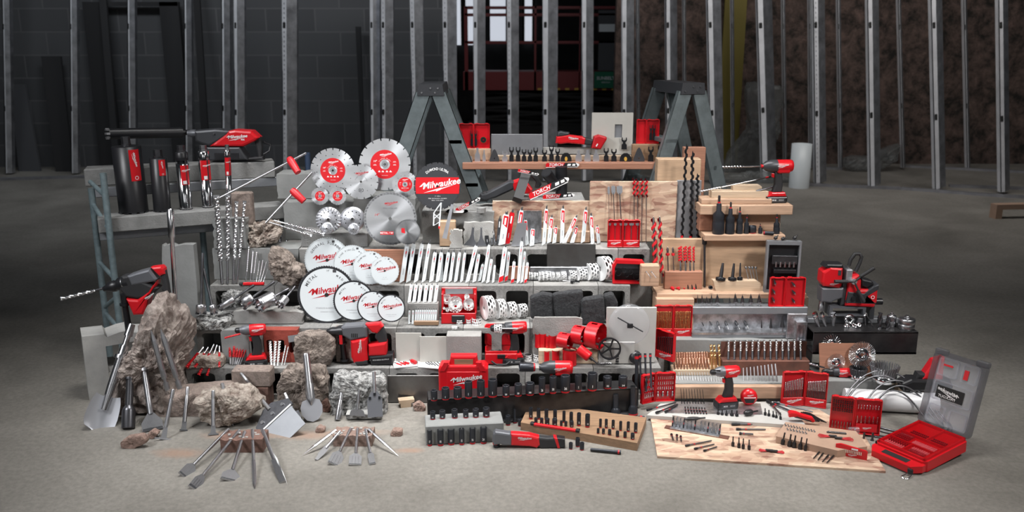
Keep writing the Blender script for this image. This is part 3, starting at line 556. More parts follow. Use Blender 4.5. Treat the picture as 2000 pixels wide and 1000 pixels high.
fb('g3', 'junction_plate', 1538, 613, 1576, 646, 5.12, .02, 'galv', 'galvanised bracket plate at the end of the steel angle', 'bracket', z0=Z['t5'])
fb('g4', 'junction_box', 1556, 630, 1576, 664, 5.08, .02, 'galv', 'small galvanised box bracket standing before the bracket plate', 'bracket', z0=Z['t5'] - .0, build=lambda w, h, d: B('galv').box(0, w, 0, d, 0, h).box(w * .1, w * .9, -.002, 0, h * .05, h * .85) if 0 else B('galv').ring([(0, 0), (w, 0), (w, h), (0, h)], [(w * .12, h * .05), (w * .88, h * .05), (w * .88, h * .86), (w * .12, h * .86)], 0, .05))
fb('p1', 'timber_beam', 1282, 584, 1356, 602, 5.2, .15, 'pine', 'pale timber end with dark stamp below the pine ledge', 'timber', z0=Z['t5'], bv=.003)
fb('p2', 'pine_ledge', 1283, 574, 1576, 583, 5.24, .26, 'pine', 'thin pine ledge under the auger bits and hole cutters', 'ledge', z0=at(1400, 583, 5.24).z, bv=.002)
fb('p2b', 'pine_block', 1558, 580, 1579, 600, 5.29, .08, 'pinepale', 'small rounded pine block beside the red step bit case', 'block', z0=Z['t5'])
fb('p3', 'plywood_sheet', 1284, 467, 1497, 572, 5.42, .035, 'ply', 'upright plywood sheet behind the red auger bits', 'board', z0=Z['p2'], bv=.002)
fb('p4', 'pine_block', 1298, 531, 1372, 562, 5.34, .05, 'pinered', 'brownish timber block under the small red auger bits', 'block', z0=Z['p2'], bv=.003)
fb('p5', 'pine_block', 1393, 549, 1487, 565, 5.3, .06, 'pinepale', 'pale timber offcut carrying the self feed bits', 'block', z0=Z['p2'], build=lambda w, h, d: B('pinepale').prism([(.02, 0), (w, 0), (w, h * .7), (w * .9, h), (0, h)], 0, d))
fb('p6', 'pine_plank', 1376, 459, 1534, 467, 5.36, .2, 'pine', 'pine plank under the black impact sockets', 'plank', z0=Z['p3'] + .001, build=lambda w, h, d: B('pine').box(0, w, 0, d, 0, h, None, .003))
fb('p7', 'timber_beam', 1394, 415, 1524, 457, 5.5, .06, 'pine', 'pine timber on edge behind the black impact sockets', 'timber', z0=Z['p6'], build=lambda w, h, d: B('pine').box(0, w, 0, d, 0, h, None, .003))
fb('p7b', 'timber_beam', 1366, 413, 1392, 460, 5.47, .1, 'pinered', 'dark reddish timber end beside the impact sockets', 'timber', z0=Z['p6'])
fb('p8', 'pine_plank', 1368, 401, 1549, 413, 5.42, .2, 'pine', 'long pine plank carrying the hole drill battery', 'plank', z0=Z['p7'], bv=.004)
fb('p9', 'timber_offcut', 1370, 389, 1508, 400, 5.46, .14, 'pine', 'pine timber lying on the long plank', 'timber', z0=Z['p8'], bv=.004)
fb('p10', 'timber_offcut', 1390, 374, 1501, 389, 5.5, .09, 'pinepale', 'cream timber stacked on the pine timber', 'timber', z0=Z['p9'], bv=.002)
fb('p11', 'timber_offcut', 1432, 362, 1488, 373, 5.53, .06, 'pinepale', 'short timber offcut on top of the stack, below the ladder foot', 'timber', z0=Z['p10'], build=lambda w, h, d: B('pinepale').prism([(0, 0), (w, 0), (w, h * .75), (w * .93, h), (w * .1, h), (0, h * .8)], 0, d))
fb('w1', 'timber_post', 1284, 311, 1369, 354, 5.7, .1, 'ply', 'square cut timber post behind the flakeboard', 'timber', z0=0, bv=.003)
fb('w2', 'timber_post', 1335, 288, 1378, 330, 5.9, .06, 'pinered', 'brown timber block standing behind the timber post', 'timber', z0=0, bv=.003)
fb('w3', 'fibreboard_strip', 1320, 352, 1368, 466, 5.595, .012, 'fibreboard', 'grey board strip behind the three black auger bits', 'board', z0=.802)
fb('o1', 'flakeboard_sheet', 962, 392, 1156, 482, 5.60, .011, 'osb', 'lower flakeboard panel behind the red recip blades', 'board', z0=.802)
fb('o2', 'flakeboard_sheet', 1151, 354, 1321, 482, 5.585, .011, 'osb', 'taller flakeboard panel behind the spade bits', 'board', z0=.802)
fb('o3', 'steel_plate', 1068, 477, 1163, 522, 5.394, .003, 'steelplate', 'dull grey steel plate leaning on the third course', 'plate', z0=.62)
fb('o4', 'aluminium_strip', 1035, 521, 1172, 534, 5.386, .006, 'galv', 'brushed aluminium strip behind the white hole saws', 'strip', z0=.601)
fb('c1', 'galvanised_channel', 1010, 412, 1058, 460, 5.56, .02, 'galv', 'galvanised channel with oblong holes behind the recip blades', 'channel', z0=.802, build=lambda w, h, d: (lambda b: [b.m('studhole')] + [b.prism(rrect(w * .66, w * .74, h * q, h * (q + .11), .005), -.001, 0) for q in (.1, .32, .54, .76)] and b)(B('galv').box(0, w * .55, 0, d, 0, h).box(w * .55, w * .85, -.01, d, 0, h).box(w * .85, w, .004, d, 0, h)))
fb('c2', 'pine_offcut', 1056, 446, 1095, 478, 5.57, .02, 'pinepale', 'small pale offcut with a dark slot behind the recip blades', 'offcut', z0=.802)
fb('c3', 'pine_offcut', 1107, 452, 1152, 478, 5.56, .03, 'pine', 'small brown wood offcut behind the recip blades', 'offcut', z0=.802)
fb('c4', 'wood_offcut', 992, 520, 1034, 550, 5.388, .01, 'pinered', 'reddish wood offcut behind the white blades with red tips', 'offcut', z0=.602)
# ladders
def ladder2(cx, zt, Yc, wtop, spread, lab, capw, flip=1):
    """stepladder seen from the end: cap, two rails of the climbing side, two of the back, treads between"""
    parts = []; dd = .46; cap = B('dkgray'); cap.prism([(-capw / 2, 0), (capw / 2, 0), (capw * .44, .075), (-capw * .44, .075)], 0, dd); cap.m('steel')
    for x, z in ((-.06, .02), (.0, .05), (.05, .05), (.03, .02)): cap.cyl(.006, 0, .005, 10, T(x, 0, z) @ RX(90))
    parts.append(('top_cap', cap)); L = zt
    for y in (0, dd - .06):
        for s in (-1, 1):
            dx = spread * s; p1 = V((s * wtop, y + .01, .01)); p0 = V((s * wtop + dx, y + (0 if y == 0 else .06) + .01, -zt)); z = (p1 - p0).normalized(); yv = V((0, 1, 0)); yv = (yv - z * yv.dot(z)).normalized(); xv = yv.cross(z); m = MX((xv, yv, z)).transposed().to_4x4(); m.translation = p0; wd = .1
            k = (p1 - p0).length; b = B('alum').box(-wd / 2, wd / 2, 0, .004, 0, k, m).box(-wd / 2, -wd / 2 + .004, 0, .035, 0, k, m).box(wd / 2 - .004, wd / 2, 0, .035, 0, k, m); parts.append(('side_rail', b))
    for i in range(1, 6):
        z = -.3 * i; x = flip * (wtop + spread * (-z / zt)); parts.append(('tread', B('alum').box(x - .045, x + .045, .01, dd, z - .03, z, None, .003)))
    for z in (-.5, -1.1): x = -flip * (wtop + spread * (-z / zt)); parts.append(('brace', B('alum').box(x - .012, x + .012, .01, dd, z - .03, z)))
    return kit(*parts)
for (cx, cy, lab, fl, rz, sp) in ((841, 187, 'grey aluminium stepladder holding the shelf, behind the diamond blades', 1, 0, .62), (1354, 184, 'grey aluminium stepladder behind the timber post and hole drill', -1, 16, .5)):
    p = at(cx, cy, 6.15); put('stepladder', ladder2(0, p.z - 0, 0, .055, sp, '', .185, fl), T(p.x, p.y, p.z) @ RZ(rz), lab, 'ladder')
fb('beam', 'timber_shelf', 903, 318, 1285, 331, 6.13, .24, 'pinered', 'reddish timber plank laid between the two ladders', 'plank', bv=.004)
# ---------------------------------------------------------------- scaffold frame with two concrete curbs
def curb(xa, ya, xb, yb, z, h, dep, lab):
    p = onz(xa, ya, z); q = onz(xb, yb, z); w = (q - p).length; a = math.degrees(math.atan2(q.y - p.y, q.x - p.x)); me = B('concrete').box(0, w, 0, dep, -h, 0, None, .006); put('concrete_curb', me, up(p, a), lab, 'curb'); return p, q, a
C1 = curb(190, 427, 556, 400, 1.0, .095, .17, 'lower concrete curb on the scaffold, carrying the standing core bits')
C2 = curb(163, 331, 536, 315, 1.27, .11, .17, 'upper concrete curb on the scaffold, carrying the core drill')
print('curbs', C1, C2)
def curbtop(px, py): return onz(px, py, 1.0)
sf = []
def tb(name, pts, r, mt='scaff'): sf.append((name, B(mt).tube(pts, r, 12)))
fp = C1[0] + V((.02, -.035, 0)); a1 = R(C1[2]); ux = V((cos(a1), sin(a1), 0)); uy = V((-sin(a1), cos(a1), 0))
P0 = C1[0]; top = at(208, 338, (P0 + ux * .07 - uy * .03).y); base = P0 + ux * .06 - uy * .03
E0 = V((base.x, base.y, 0)); E1 = V((base.x, base.y, top.z)); G0 = E0 + uy * .62 - ux * .0; 
rear = P0 - ux * .02 + uy * .2; r0 = V((rear.x, rear.y, 0)); r1 = V((rear.x, rear.y, 1.16))
tb('post', [E0, E1], .02); tb('post', [r0, r1], .02)
for z in (.28, .62, 1.14): tb('rung', [V((E0.x, E0.y, z)), V((r0.x, r0.y, z + .06))], .014)
tb('brace', [V((E0.x, E0.y, .5)), V((r0.x, r0.y, .38))], .014); tb('brace', [V((E0.x, E0.y, .93)), V((r0.x, r0.y, 1.06))], .014)
for z, o in ((.875, .09), (1.13, .2)):
    s0 = P0 - ux * .0 + uy * o; s0 = V((s0.x, s0.y, z)); s1 = s0 + ux * 1.42; sf.append(('ledger', B('graypanel').box(0, 1.4, -.02, .02, -.03, .03, up(s0, C1[2]), .004)))
far = P0 + ux * 1.36; tb('post', [V((far.x, far.y, 0)), V((far.x, far.y, 1.3))], .02, 'bluesteel'); f2 = far + uy * .3; tb('post', [V((f2.x, f2.y, 0)), V((f2.x, f2.y, 1.3))], .02, 'bluesteel')
m2 = P0 + ux * .62 + uy * .2; tb('post', [V((m2.x, m2.y, 0)), V((m2.x, m2.y, .86))], .02)
put('scaffold_frame', kit(*sf), I4, 'grey tubular scaffold frame carrying the two concrete curbs', 'scaffold')
# right: big steel tube with things on it, plates, pipe
zt_ = at(1690, 646, 4.98).z; fb('R1', 'steel_beam_tube', 1588, 648, 1792, 692, 4.98, .17, 'tube', 'big dark square steel tube with cutters lying on it', 'tube', rz=0, build=lambda w, h, d: (lambda b: b.box(0, w, 0, d, h - .012, h, None, .003).box(0, w, 0, .012, 0, h, None, .003).box(0, w, d - .012, d, 0, h).box(0, w, 0, d, 0, .012))(B('tube')))
Z['R1'] = at(1690, 648, 4.98).z
fb('R2', 'steel_profile', 1577, 622, 1756, 640, 5.2, .06, 'graypanel', 'grey steel profile behind the annular cutters', 'profile', z0=at(1600, 648, 5.2).z if 0 else None, bv=.003)
# ---------------------------------------------------------------- kits: unit length along Z, unit radius, scaled where they stand
CR = {'C1': (130, 220, 4.444), 'C2': (100, 420, 4.444), 'C3': (100, 620, 4.444), 'C4': (220, 750, 3.333), 'C5': (530, 250, 5), 'C6': (530, 440, 5), 'C7': (530, 600, 4.348), 'C8': (340, 360, 5), 'D1': (860, 220, 4.444), 'D2': (860, 400, 5),
      'D3': (840, 560, 4.762), 'D4': (810, 700, 4.444), 'D5': (1240, 280, 5), 'D6': (1240, 450, 5), 'D7': (1240, 600, 5), 'D8': (1240, 760, 4), 'E1': (1560, 460, 5), 'E2': (1560, 640, 3.333), 'P': (0, 0, 1)}
def cv(k, x, y): a, b, s = CR[k]; return a + x / s, b + y / s
def bitkit(sf=.3, turns=6, ms='steel', mf='steel', mt_=None, core=.5, starts=2, rs=.7, tip='masonry', hexs=False, one=False, band=None, gap=0, neck=.9):
    """shank from 0 to sf, fluted to 1"""
    a = B(ms).lathe([(rs, 0), (rs, sf * .35), (rs * neck, sf * .38), (rs * neck, sf)], 6 if hexs else 12, smooth=not hexs)
    if band: a.m(band).cyl(rs * 1.08, sf * .42, sf * .7, 12)
    f = (a if one else B(mf)).m(mf); e = .985 if tip else 1
    if turns: f.flute(1, sf, e, turns, core=core, starts=starts)
    else: f.cyl(1, sf, e)
    t = (a if one else B(mt_ or mf)).m(mt_ or mf)
    if tip == 'masonry': t.box(-1.05, 1.05, -.25, .25, .965, 1).box(-.25, .25, -1.05, 1.05, .965, .995)
    elif tip == 'cone': t.lathe([(.95, .97), (.05, 1)], 12)
    elif tip == 'spur': t.lathe([(.35, .95), (.05, 1.0)], 8).box(-1, -.8, -.3, .3, .95, .985).box(.8, 1, -.3, .3, .95, .985)
    if one: return a.mesh()
    return kit(('shank', a), ('flute', f), ('tip', t)) if tip else kit(('shank', a), ('flute', f))
def ribkit(sf=.3, turns=8, ms='steel', mf='red', rc=.35, rs=.5, one=True, ms2=None, tipz=.04, th=None, band=None):
    """auger: a ribbon wound round a core, tip at 1"""
    a = B(ms).lathe([(rs, 0), (rs, sf), (rc, sf + .01), (rc, 1 - tipz), (.1, 1)], 12); th = th or (1 - sf) / turns * .22
    if band: a.m(band).cyl(rs * 1.1, .01, .05, 8)
    f = a if one else B(mf); f.m(mf).helix(rc * .9, 1, sf + .01, 1 - tipz, turns, th, 14)
    return a.mesh() if one else kit(('shank', a), ('flute', f))
def flat(w, bf=.3, neck=.06, mt='steel2', notch=False, th=.35, taper=1.0, w2=None, collar=False, rough=False, hx=False):
    """flat chisel: cutting edge at 0, striking end at 1"""
    sh = B(mt).lathe([(1, bf), (1, .8), (.72, .81), (.72, .83), (1, .84), (.95, .99), (.8, 1)] if not collar else [(1, bf), (1, .66), (1.7, .665), (1.7, .695), (1, .7), (1, .78), (.7, .785), (.7, .87), (1, .875), (.85, 1)], 6 if hx else 12, smooth=not hx)
    q = w2 or w; bl = B(mt); n = neck
    bl.prism([(-w, 0), (w, 0), (q, bf - n), (1.0, bf + .01), (-1.0, bf + .01), (-q, bf - n)], -th, th)
    bl.m('steel').prism([(-w * .97, .004), (w * .97, .004), (w * .9, .03), (-w * .9, .03)], -th * 1.1, 0)
    if rough: bl.m('steel'); [bl.prism([(w * f, .03), (w * f + .12, .03), (w * f * .9 + .12, bf - n), (w * f * .9, bf - n)], -th * 1.5, -th) for f in (-.5, 0, .5)]
    return kit(('shank', sh), ('cutting_edge', bl))
def point(bf=.3, mt='steel2', collar=False, hx=True):
    sh = B(mt).lathe([(1, bf), (1, .8), (.72, .81), (.72, .83), (1, .84), (.95, .99), (.8, 1)] if not collar else [(1, bf), (1, .72), (1, .74), (.65, .75), (.65, .86), (1, .87), (.9, 1)], 6 if hx else 12, smooth=not hx)
    return kit(('shank', sh), ('point', B('steel').lathe([(.05, 0), (1, bf)], 6, smooth=False)))
def rod(name, k, p0, p1, rpx, lab, cat, group=None, ry=None, roll=0, sz=None):
    s = rpx / sc(p0); L = (p1 - p0).length
    return put(name, k, fr(p0, p1, s, ry if ry is None else ry, sz or L, roll) if ry else fr(p0, p1, s, s, sz or L, roll), lab, cat, group)
def rods(c, name, k, z, dy, rpx, pts, lab, cat, group=None, labs=None, roll=0, dz=0):
    n = len(pts)
    for i, p in enumerate(pts):
        a = onz(*cv(c, p[0], p[1]), z); r = p[4] if len(p) > 4 else rpx; a.z += r / 340 * dz
        d = (p[5] if len(p) > 5 else dy); b = at(*cv(c, p[2], p[3]), a.y + d)
        kk = k[i % len(k)] if isinstance(k, tuple) else k
        rod(name, kk, a, b, r / CR[c][2] * 1.02, labs[i] if labs else nlab(i, n, lab[0], lab[1]), cat, group or ' '.join((lab[0] + 's ' + lab[1]).split()), roll=roll)
def ladderpts(n, x0, y0, x1, y1, tx0, ty0, tx1, ty1, f=None):
    o = []
    for i in range(n):
        t = i / (n - 1) if n > 1 else 0; t = f(t) if f else t; o.append((x0 + (x1 - x0) * t, y0 + (y1 - y0) * t, tx0 + (tx1 - tx0) * t, ty0 + (ty1 - ty0) * t))
    return o
def lying(c, name, k, z, rpx, pts, lab, cat, group=None, labs=None):   # both ends on the height z
    n = len(pts)
    for i, p in enumerate(pts):
        r = p[4] if len(p) > 4 else rpx; a = onz(*cv(c, p[0], p[1]), z + r / 340); b = onz(*cv(c, p[2], p[3]), z + r / 340)
        rod(name, k[i % len(k)] if isinstance(k, tuple) else k, a, b, r, labs[i] if labs else nlab(i, n, lab[0], lab[1]), cat, group or ' '.join((lab[0] + 's ' + lab[1]).split()))
def inset(pts, d):
    n = len(pts); ar = sum(pts[i][0] * pts[(i + 1) % n][1] - pts[(i + 1) % n][0] * pts[i][1] for i in range(n)); sg = 1 if ar > 0 else -1; o = []
    for i in range(n):
        a, b, c = V(pts[i - 1]), V(pts[i]), V(pts[(i + 1) % n]); u = (b - a).normalized(); w = (c - b).normalized()
        nn = V((-u.y - w.y, u.x + w.x)); nn = nn.normalized() if nn.length > 1e-6 else V((-u.y, u.x)); k = max(.5, abs(nn.dot(V((-u.y, u.x))))); q = b + nn * d / k * sg; o.append((q.x, q.y))
    return o
def soft(b, pts, y0, y1, bv, x=None):                 # outline with rounded edges front and back
    n = len(pts); ly = [(inset(pts, bv), y0), (inset(pts, bv * .3), y0 + bv * .3), (pts, y0 + bv), (pts, y1 - bv), (inset(pts, bv * .3), y1 - bv * .3), (inset(pts, bv), y1)]
    vs = [(p[0], y, p[1]) for q, y in ly for p in q]; fs = [(i * n + j, i * n + (j + 1) % n, (i + 1) * n + (j + 1) % n, (i + 1) * n + j) for i in range(5) for j in range(n)]
    fs += [tuple(range(n)), tuple(range(5 * n, 6 * n))]; return b.add(vs, fs, x)
# sockets
def socket(num='', deep=False, drive=False, small=False):
    b = B('socket').lathe([(.9, 0), (.9, .1), (1, .14), (1, .96), (.94, 1), (.74, 1), (.74, .55)], 20 if not small else 12, cap=False).cyl(.74, .5, .55, 6)
    if num: txt(b, num, 'white', .62, T(0, -1.02, .3) @ S(1, 1, .72 if not deep else .32), 0, .03)
    return kit(('body', b), ('colour_band', B('red2').lathe([(.915, .02), (.93, .03), (.93, .1), (.915, .11)], 20 if not small else 12)))
def sockets(c, z, pts, lab, group, small=False, dy=0):     # (x, y bottom, y top, r in px, number)
    n = len(pts)
    for i, (x, yb, yt, r, num) in enumerate(pts):
        s = CR[c][2]; a = onz(*cv(c, x, yb), z); tp = at(*cv(c, x, yt), a.y); h = (tp - a).length; r_ = r / s / sc(a)
        a = a + V((0, r_ * .6, 0)); k = KS.get((num, h > 2.4 * r_)) or KS.setdefault((num, h > 2.4 * r_), socket(num, h > 2.4 * r_, small=small))
        put('impact_socket', k, up(a, 0, r_, r_, h), nlab(i, n, *lab), 'socket', group)
KS = {}
# hole saws: a cup, open end up
def cup(mt='white', holes=True, h=1.0, rows=2, n=12, inner='steel', slot=False, back=True, oneslot=False):
    b = B(mt); G = n * 4; rz = 8
    def skip(i, j):
        if slot: return (i % G) in (3, 4) and 1 < j < 6 or (i % G) in (G // 2, G // 2 + 1) and 1 < j < 6
        return False
    for r, mm in ((1, mt), (.93, inner)):
        b.m(mm); vs = [(r * cos(2 * pi * i / G), r * sin(2 * pi * i / G), h * j / rz) for j in range(rz + 1) for i in range(G)]
        if holes:
            m8 = 12; W = 2 * pi / n; vs = []; fs = []
            for j in range(3):
                for i in range(n):
                    x0 = (i + .5 * (j % 2)) * W; z0 = h * j / 3; o0 = len(vs); hr = (.32, .42, .3)[(i + j) % 3]
                    for q in range(m8):
                        t = 2 * pi * (q + .5) / m8; cx_, cz_ = cos(t), sin(t); k = .5 / max(abs(cx_), abs(cz_))
                        for kk in (k, hr): a = x0 + (.5 + cx_ * kk) * W; vs.append((r * cos(a), r * sin(a), z0 + h / 3 * (.5 + cz_ * kk)))
                    fs += [(o0 + 2 * q, o0 + 2 * ((q + 1) % m8), o0 + 2 * ((q + 1) % m8) + 1, o0 + 2 * q + 1) for q in range(m8)]
                    for sx, q in ((1, 1), (-1, 4), (-1, 7), (1, 10)):
                        a = x0 + (.5 + .5 * (1 if q in (1, 10) else -1)) * W; zc_ = z0 + h / 3 * (1 if q < 6 else 0); vs.append((r * cos(a), r * sin(a), zc_)); fs.append((o0 + 2 * q, o0 + 2 * ((q + 1) % m8), len(vs) - 1))
            b.add(vs, fs, None, True); continue
        b.add(vs, [(j * G + i, j * G + (i + 1) % G, (j + 1) * G + (i + 1) % G, (j + 1) * G + i) for j in range(rz) for i in range(G) if not skip(i, j)], None, True)
    b.m(mt); nt2 = max(16, n * 2); vs = []
    for i in range(nt2):
        a = 2 * pi * i / nt2
        for r in (.93, 1): vs += [(r * cos(a), r * sin(a), h), (r * cos(a + 2 * pi / nt2), r * sin(a + 2 * pi / nt2), h), (r * cos(a), r * sin(a), h + .05)]
    b.add(vs, [f for i in range(nt2) for f in ((6 * i, 6 * i + 1, 6 * i + 2), (6 * i + 3, 6 * i + 4, 6 * i + 5), (6 * i, 6 * i + 3, 6 * i + 5, 6 * i + 2))])
    cap = B(mt).lathe([(1, 0), (.18, 0), (.18, .05), (1, .05)], 32, cap=False)
    return kit(('cup_wall', b), ('back_plate', cap)) if back else kit(('cup_wall', b))
# circular blades: disc in X-Z facing -Y, radius 1
def disc(n, depth, mt='blade', hole=.06, gull='tooth', rim=None, th=.018):
    b = B(mt); out = []
    if gull == 'tooth':
        for i in range(n):
            a = 2 * pi * i / n; w = 2 * pi / n
            for r, t in ((1, .0), (1 - .1 * depth, .18), (1 - depth, .42), (1 - depth * .85, .78)): out.append((r * cos(a - w * t), r * sin(a - w * t)))
    elif gull == 'slot':
        for i in range(n):
            a = 2 * pi * i / n; w = 2 * pi / n
            for r, t in ((1, 0), (1, .3), (1, .6), (1, .84), (1 - depth, .86), (1 - depth, .97)): out.append((r * cos(a + w * t), r * sin(a + w * t)))
    else: out = circ(1, n)
    m = len(out); inn = [(hole * cos(math.atan2(p[1], p[0])), hole * sin(math.atan2(p[1], p[0]))) for p in out]
    b.ring(out, inn, 0, th)
    if mt == 'blade': b.ring(circ(.9, 64), circ(hole, 64), -.0012, 0)
    if rim:
        b.m(rim[0]); o2 = [(p[0] * .999, p[1] * .999) for p in out]; i2 = [(rim[1] * cos(math.atan2(p[1], p[0])), rim[1] * sin(math.atan2(p[1], p[0]))) for p in out]; b.ring(o2, i2, -.003, 0)
    return b
def plate(r0, r1, mt, y=-.004, n=48): return B(mt).ring(circ(r1, n), circ(r0, n), y, y + .003)
def blade(name, c, cx, cy, rpx, z, Y, k, lab, cat='saw blade', tilt=8, rz=0, group=None, by=None):
    x, y = cv(c, cx, cy); r = rpx / CR[c][2]; p = at(x, y, Y); s = r / sc(p)
    return put(name, k, MX.Translation(p) @ RZ(rz) @ RX(-tilt) @ S(s), lab, cat, group)
# reciprocating blades: tip at 0, tang at 1, unit half-width
def recip(patch=None, mt='whitepaint', tang='steel', tip=None, wide=False, torch=False, tooth=40, one=True, curve=0):
    o = [(1, .07), (1, .86), (.7, .9), (.45, .905), (.45, 1), (.12, 1), (.12, .965), (-.12, .965), (-.12, .985), (-.4, .985), (-.4, .93), (-1, .88)]
    for i in range(tooth): t = 1 - i / tooth; o += [(-1, .84 * t + .02), (-1.22, .84 * (t - .55 / tooth) + .02)]
    o += [(-1, .0)]
    b = B(mt).prism(o, -.06, .06); b.m(tang).prism([(.45, .9), (.45, .999), (.12, .999), (.12, .966), (-.12, .966), (-.12, .984), (-.4, .984), (-.4, .9)], -.08, .08)
    if patch: b.m(patch).prism([(-.72, .62), (.86, .52), (.86, .85), (-.72, .86)], -.09, -.06)
    if tip: b.m(tip).prism([(-.98, .005), (.98, .07), (.98, .2), (-.98, .14)], -.09, .09)
    b.m('printgray' if not patch else 'white').prism([(-.3, .6), (.3, .6), (.3, .8), (-.3, .8)], -.1, -.095)
    b.m('printgray').prism([(-.15, .2), (.15, .2), (.15, .34), (-.15, .34)], -.1, -.06)
    if not patch: b.m('red').prism([(-.35, .66), (.1, .68), (.35, .74), (-.2, .73)], -.11, -.1)
    return b.mesh()
def panel_text(b, s, mt, size, x): return txt(b, s, mt, size, x)
# batteries and cordless tools, drawn in X-Z, nose to -X, metres
def battery(b, x, z, s=1.0, m2='red2'):
    X_ = T(x, 0, z) @ S(s)
    b.m('black'); soft(b, [(-.065, 0), (.055, 0), (.06, .01), (.06, .04), (-.068, .04), (-.07, .01)], -.038, .038, .008, X_); b.m('red'); soft(b, [(-.062, .04), (.055, .04), (.045, .066), (-.04, .066)], -.034, .034, .007, X_)
    b.m('dkgray').box(-.05, .04, -.0395, -.038, .008, .032, X_); txt(b, 'M18', 'white', .014, X_ @ T(-.025, -.0405, .02), 0, .02); txt(b, 'XC5.0', 'white', .011, X_ @ T(.018, -.0405, .02)); return b
def cordless(kind='impact', bit=None, red='red'):
    """impact driver, drill or wrench on its battery; base of the battery at z=0"""
    bt = battery(B('black'), 0, 0); gp = B('rubber'); soft(gp, [(-.03, .06), (.03, .06), (.034, .1), (.03, .15), (.02, .19), (-.024, .19), (-.018, .15), (-.016, .11)], -.018, .018, .009)
    gp.m('red'); soft(gp, [(-.034, .155), (-.02, .15), (-.02, .178), (-.038, .18)], -.008, .008, .003)
    bd = B(red); X_ = T(0, 0, .222) @ RY(-90)
    if kind == 'impact':
        bd.lathe([(.001, -.065), (.026, -.062), (.031, -.05), (.032, .01), (.03, .03)], 20, X_); bd.box(-.028, .05, -.027, .027, -.035 + .222, .222, None, .008)
        nose = B('gray').lathe([(.03, .03), (.031, .05), (.026, .07), (.017, .085), (.016, .09)], 20, X_); nose.m('black').lathe([(.017, .085), (.017, .105), (.012, .11), (.008, .113)], 16, X_); tipx = -.113
    elif kind == 'drill':
        bd.lathe([(.001, -.08), (.03, -.076), (.034, -.06), (.033, .01)], 20, X_); bd.box(-.015, .06, -.028, .028, .187, .222, None, .008)
        nose = B('dkgray').lathe([(.033, .01), (.031, .05), (.024, .055)], 20, X_); nose.m('black').lathe([(.024, .055), (.026, .06), (.026, .11), (.016, .135), (.01, .138)], 16, X_); tipx = -.138
    else:
        bd.lathe([(.001, -.09), (.034, -.086), (.038, -.07), (.038, .01)], 20, X_); bd.box(-.01, .07, -.032, .032, .18, .222, None, .008)
        nose = B('dkgray').lathe([(.038, .01), (.038, .04), (.03, .075), (.018, .09), (.018, .1)], 20, X_); tipx = -.1
    lg = brand(B('white'), 'white', .062, T(.012, -.034 if kind == 'impact' else -.0385 if kind == 'wrench' else -.0355, .228))
    parts = [('battery', bt), ('grip', gp), ('motor_housing', bd, None, [('lettering', lg)]), ('nose', nose)]
    if bit: parts.append(bit(tipx))
    return kit(*parts)
def tool(name, k, c, x, y, z, wpx, wm, lab, rz=0, mir=False, ry=0, cat='power tool'):    # base point on z; picture width wpx for real width wm
    a = onz(*cv(c, x, y), z); s = (wpx / CR[c][2]) / sc(a) / wm; a.y += .035 * s
    return put(name, k, MX.Translation(a) @ RZ(rz) @ RY(ry) @ S(-s if mir else s, s, s), lab, cat)
# folding case, opened like a book. two trays hinged at the middle, facing -Y
CB = {}
def foldcase(w, h, d=.022, label=True, rows=None, inner='redglow', shelf=None, brandw=.6):
    """w,h of one leaf"""
    b = B('red'); t = .004
    b.box(0, w, d - .003, d, 0, h); b.box(0, t, 0, d, 0, h, None, .001); b.box(w - t, w, 0, d, 0, h, None, .001); b.box(0, w, 0, d, 0, t, None, .001); b.box(0, w, 0, d, h - t, h, None, .001)
    b.box(w * .1, w * .3, -.002, d, h, h + .004, None, .001).box(w * .7, w * .9, -.002, d, h, h + .004, None, .001)
    b.m(inner).box(t, w - t, d - .006, d - .003, t, h - t)
    if label:
        b.m('red').box(t, w - t, .002, d, t, h * .25, None, .002); brand(b, 'white', w * brandw, T(w / 2, .0015, h * .16)); b.m('red2').box(w * .12, w * .88, .0012, .0022, h * .03, h * .06)
    return b
def case(c, x0, xm, x1, yt, yb, z, lab, fold=12, tl=None, tr=None, Lb=True, Rb=True, name='bit_case', d=.022, dy=0, inner='redglow', cat='case'):
    """returns the two leaf matrices with (w,h) so that contents can be stood in them"""
    p0 = onz(*cv(c, x0, yb), z); pm = onz(*cv(c, xm, yb if tl is None else tl), z); p1 = onz(*cv(c, x1, yb if tr is None else tr), z); hp = at(*cv(c, xm, yt), pm.y).z - z
    out = []; e = link(name, None, None, T(*pm)); tagit(e, lab, cat); EI = MX.Translation(pm).inverted()
    for i, (a, q, lb) in enumerate(((p0, pm, Lb), (pm, p1, Rb))):
        w = (q - a).length - .002; an = math.degrees(math.atan2(q.y - a.y, q.x - a.x)); m = MX.Translation(a) @ RZ(an)
        o = link('case_leaf', foldcase(w, hp, d, lb, inner=inner).mesh(), e); o.matrix_world = m; o.matrix_parent_inverse = I4; o.matrix_local = EI @ m; out.append((m, w, hp))
    hg = link('hinge', B('red2').cyl(.006, .0, hp, 10).mesh(), e); hg.location = (0, .012, 0); return out
def incase(leaf, name, k, n, r, z0, z1, lab, cat, group, x0=.12, x1=.88, step=0, y=.012, rl=None):
    m, w, h = leaf
    for i in range(n):
        t = i / max(1, n - 1); x = w * (x0 + (x1 - x0) * t); hh = h * (z1 + step * t) - h * z0
        put(name, k, m @ T(x, y, h * z0) @ S(r * (1 if rl is None else rl[i % len(rl)]), r, hh), nlab(i, n, *lab) if n > 1 else lab[0] + ' ' + lab[1], cat, group)
K_mas = bitkit(.35, 5, one=True); K_masr = bitkit(.3, 6, ms='steel', mf='red', one=True, core=.45); K_sds = bitkit(.25, 9, tip='masonry', core=.42)
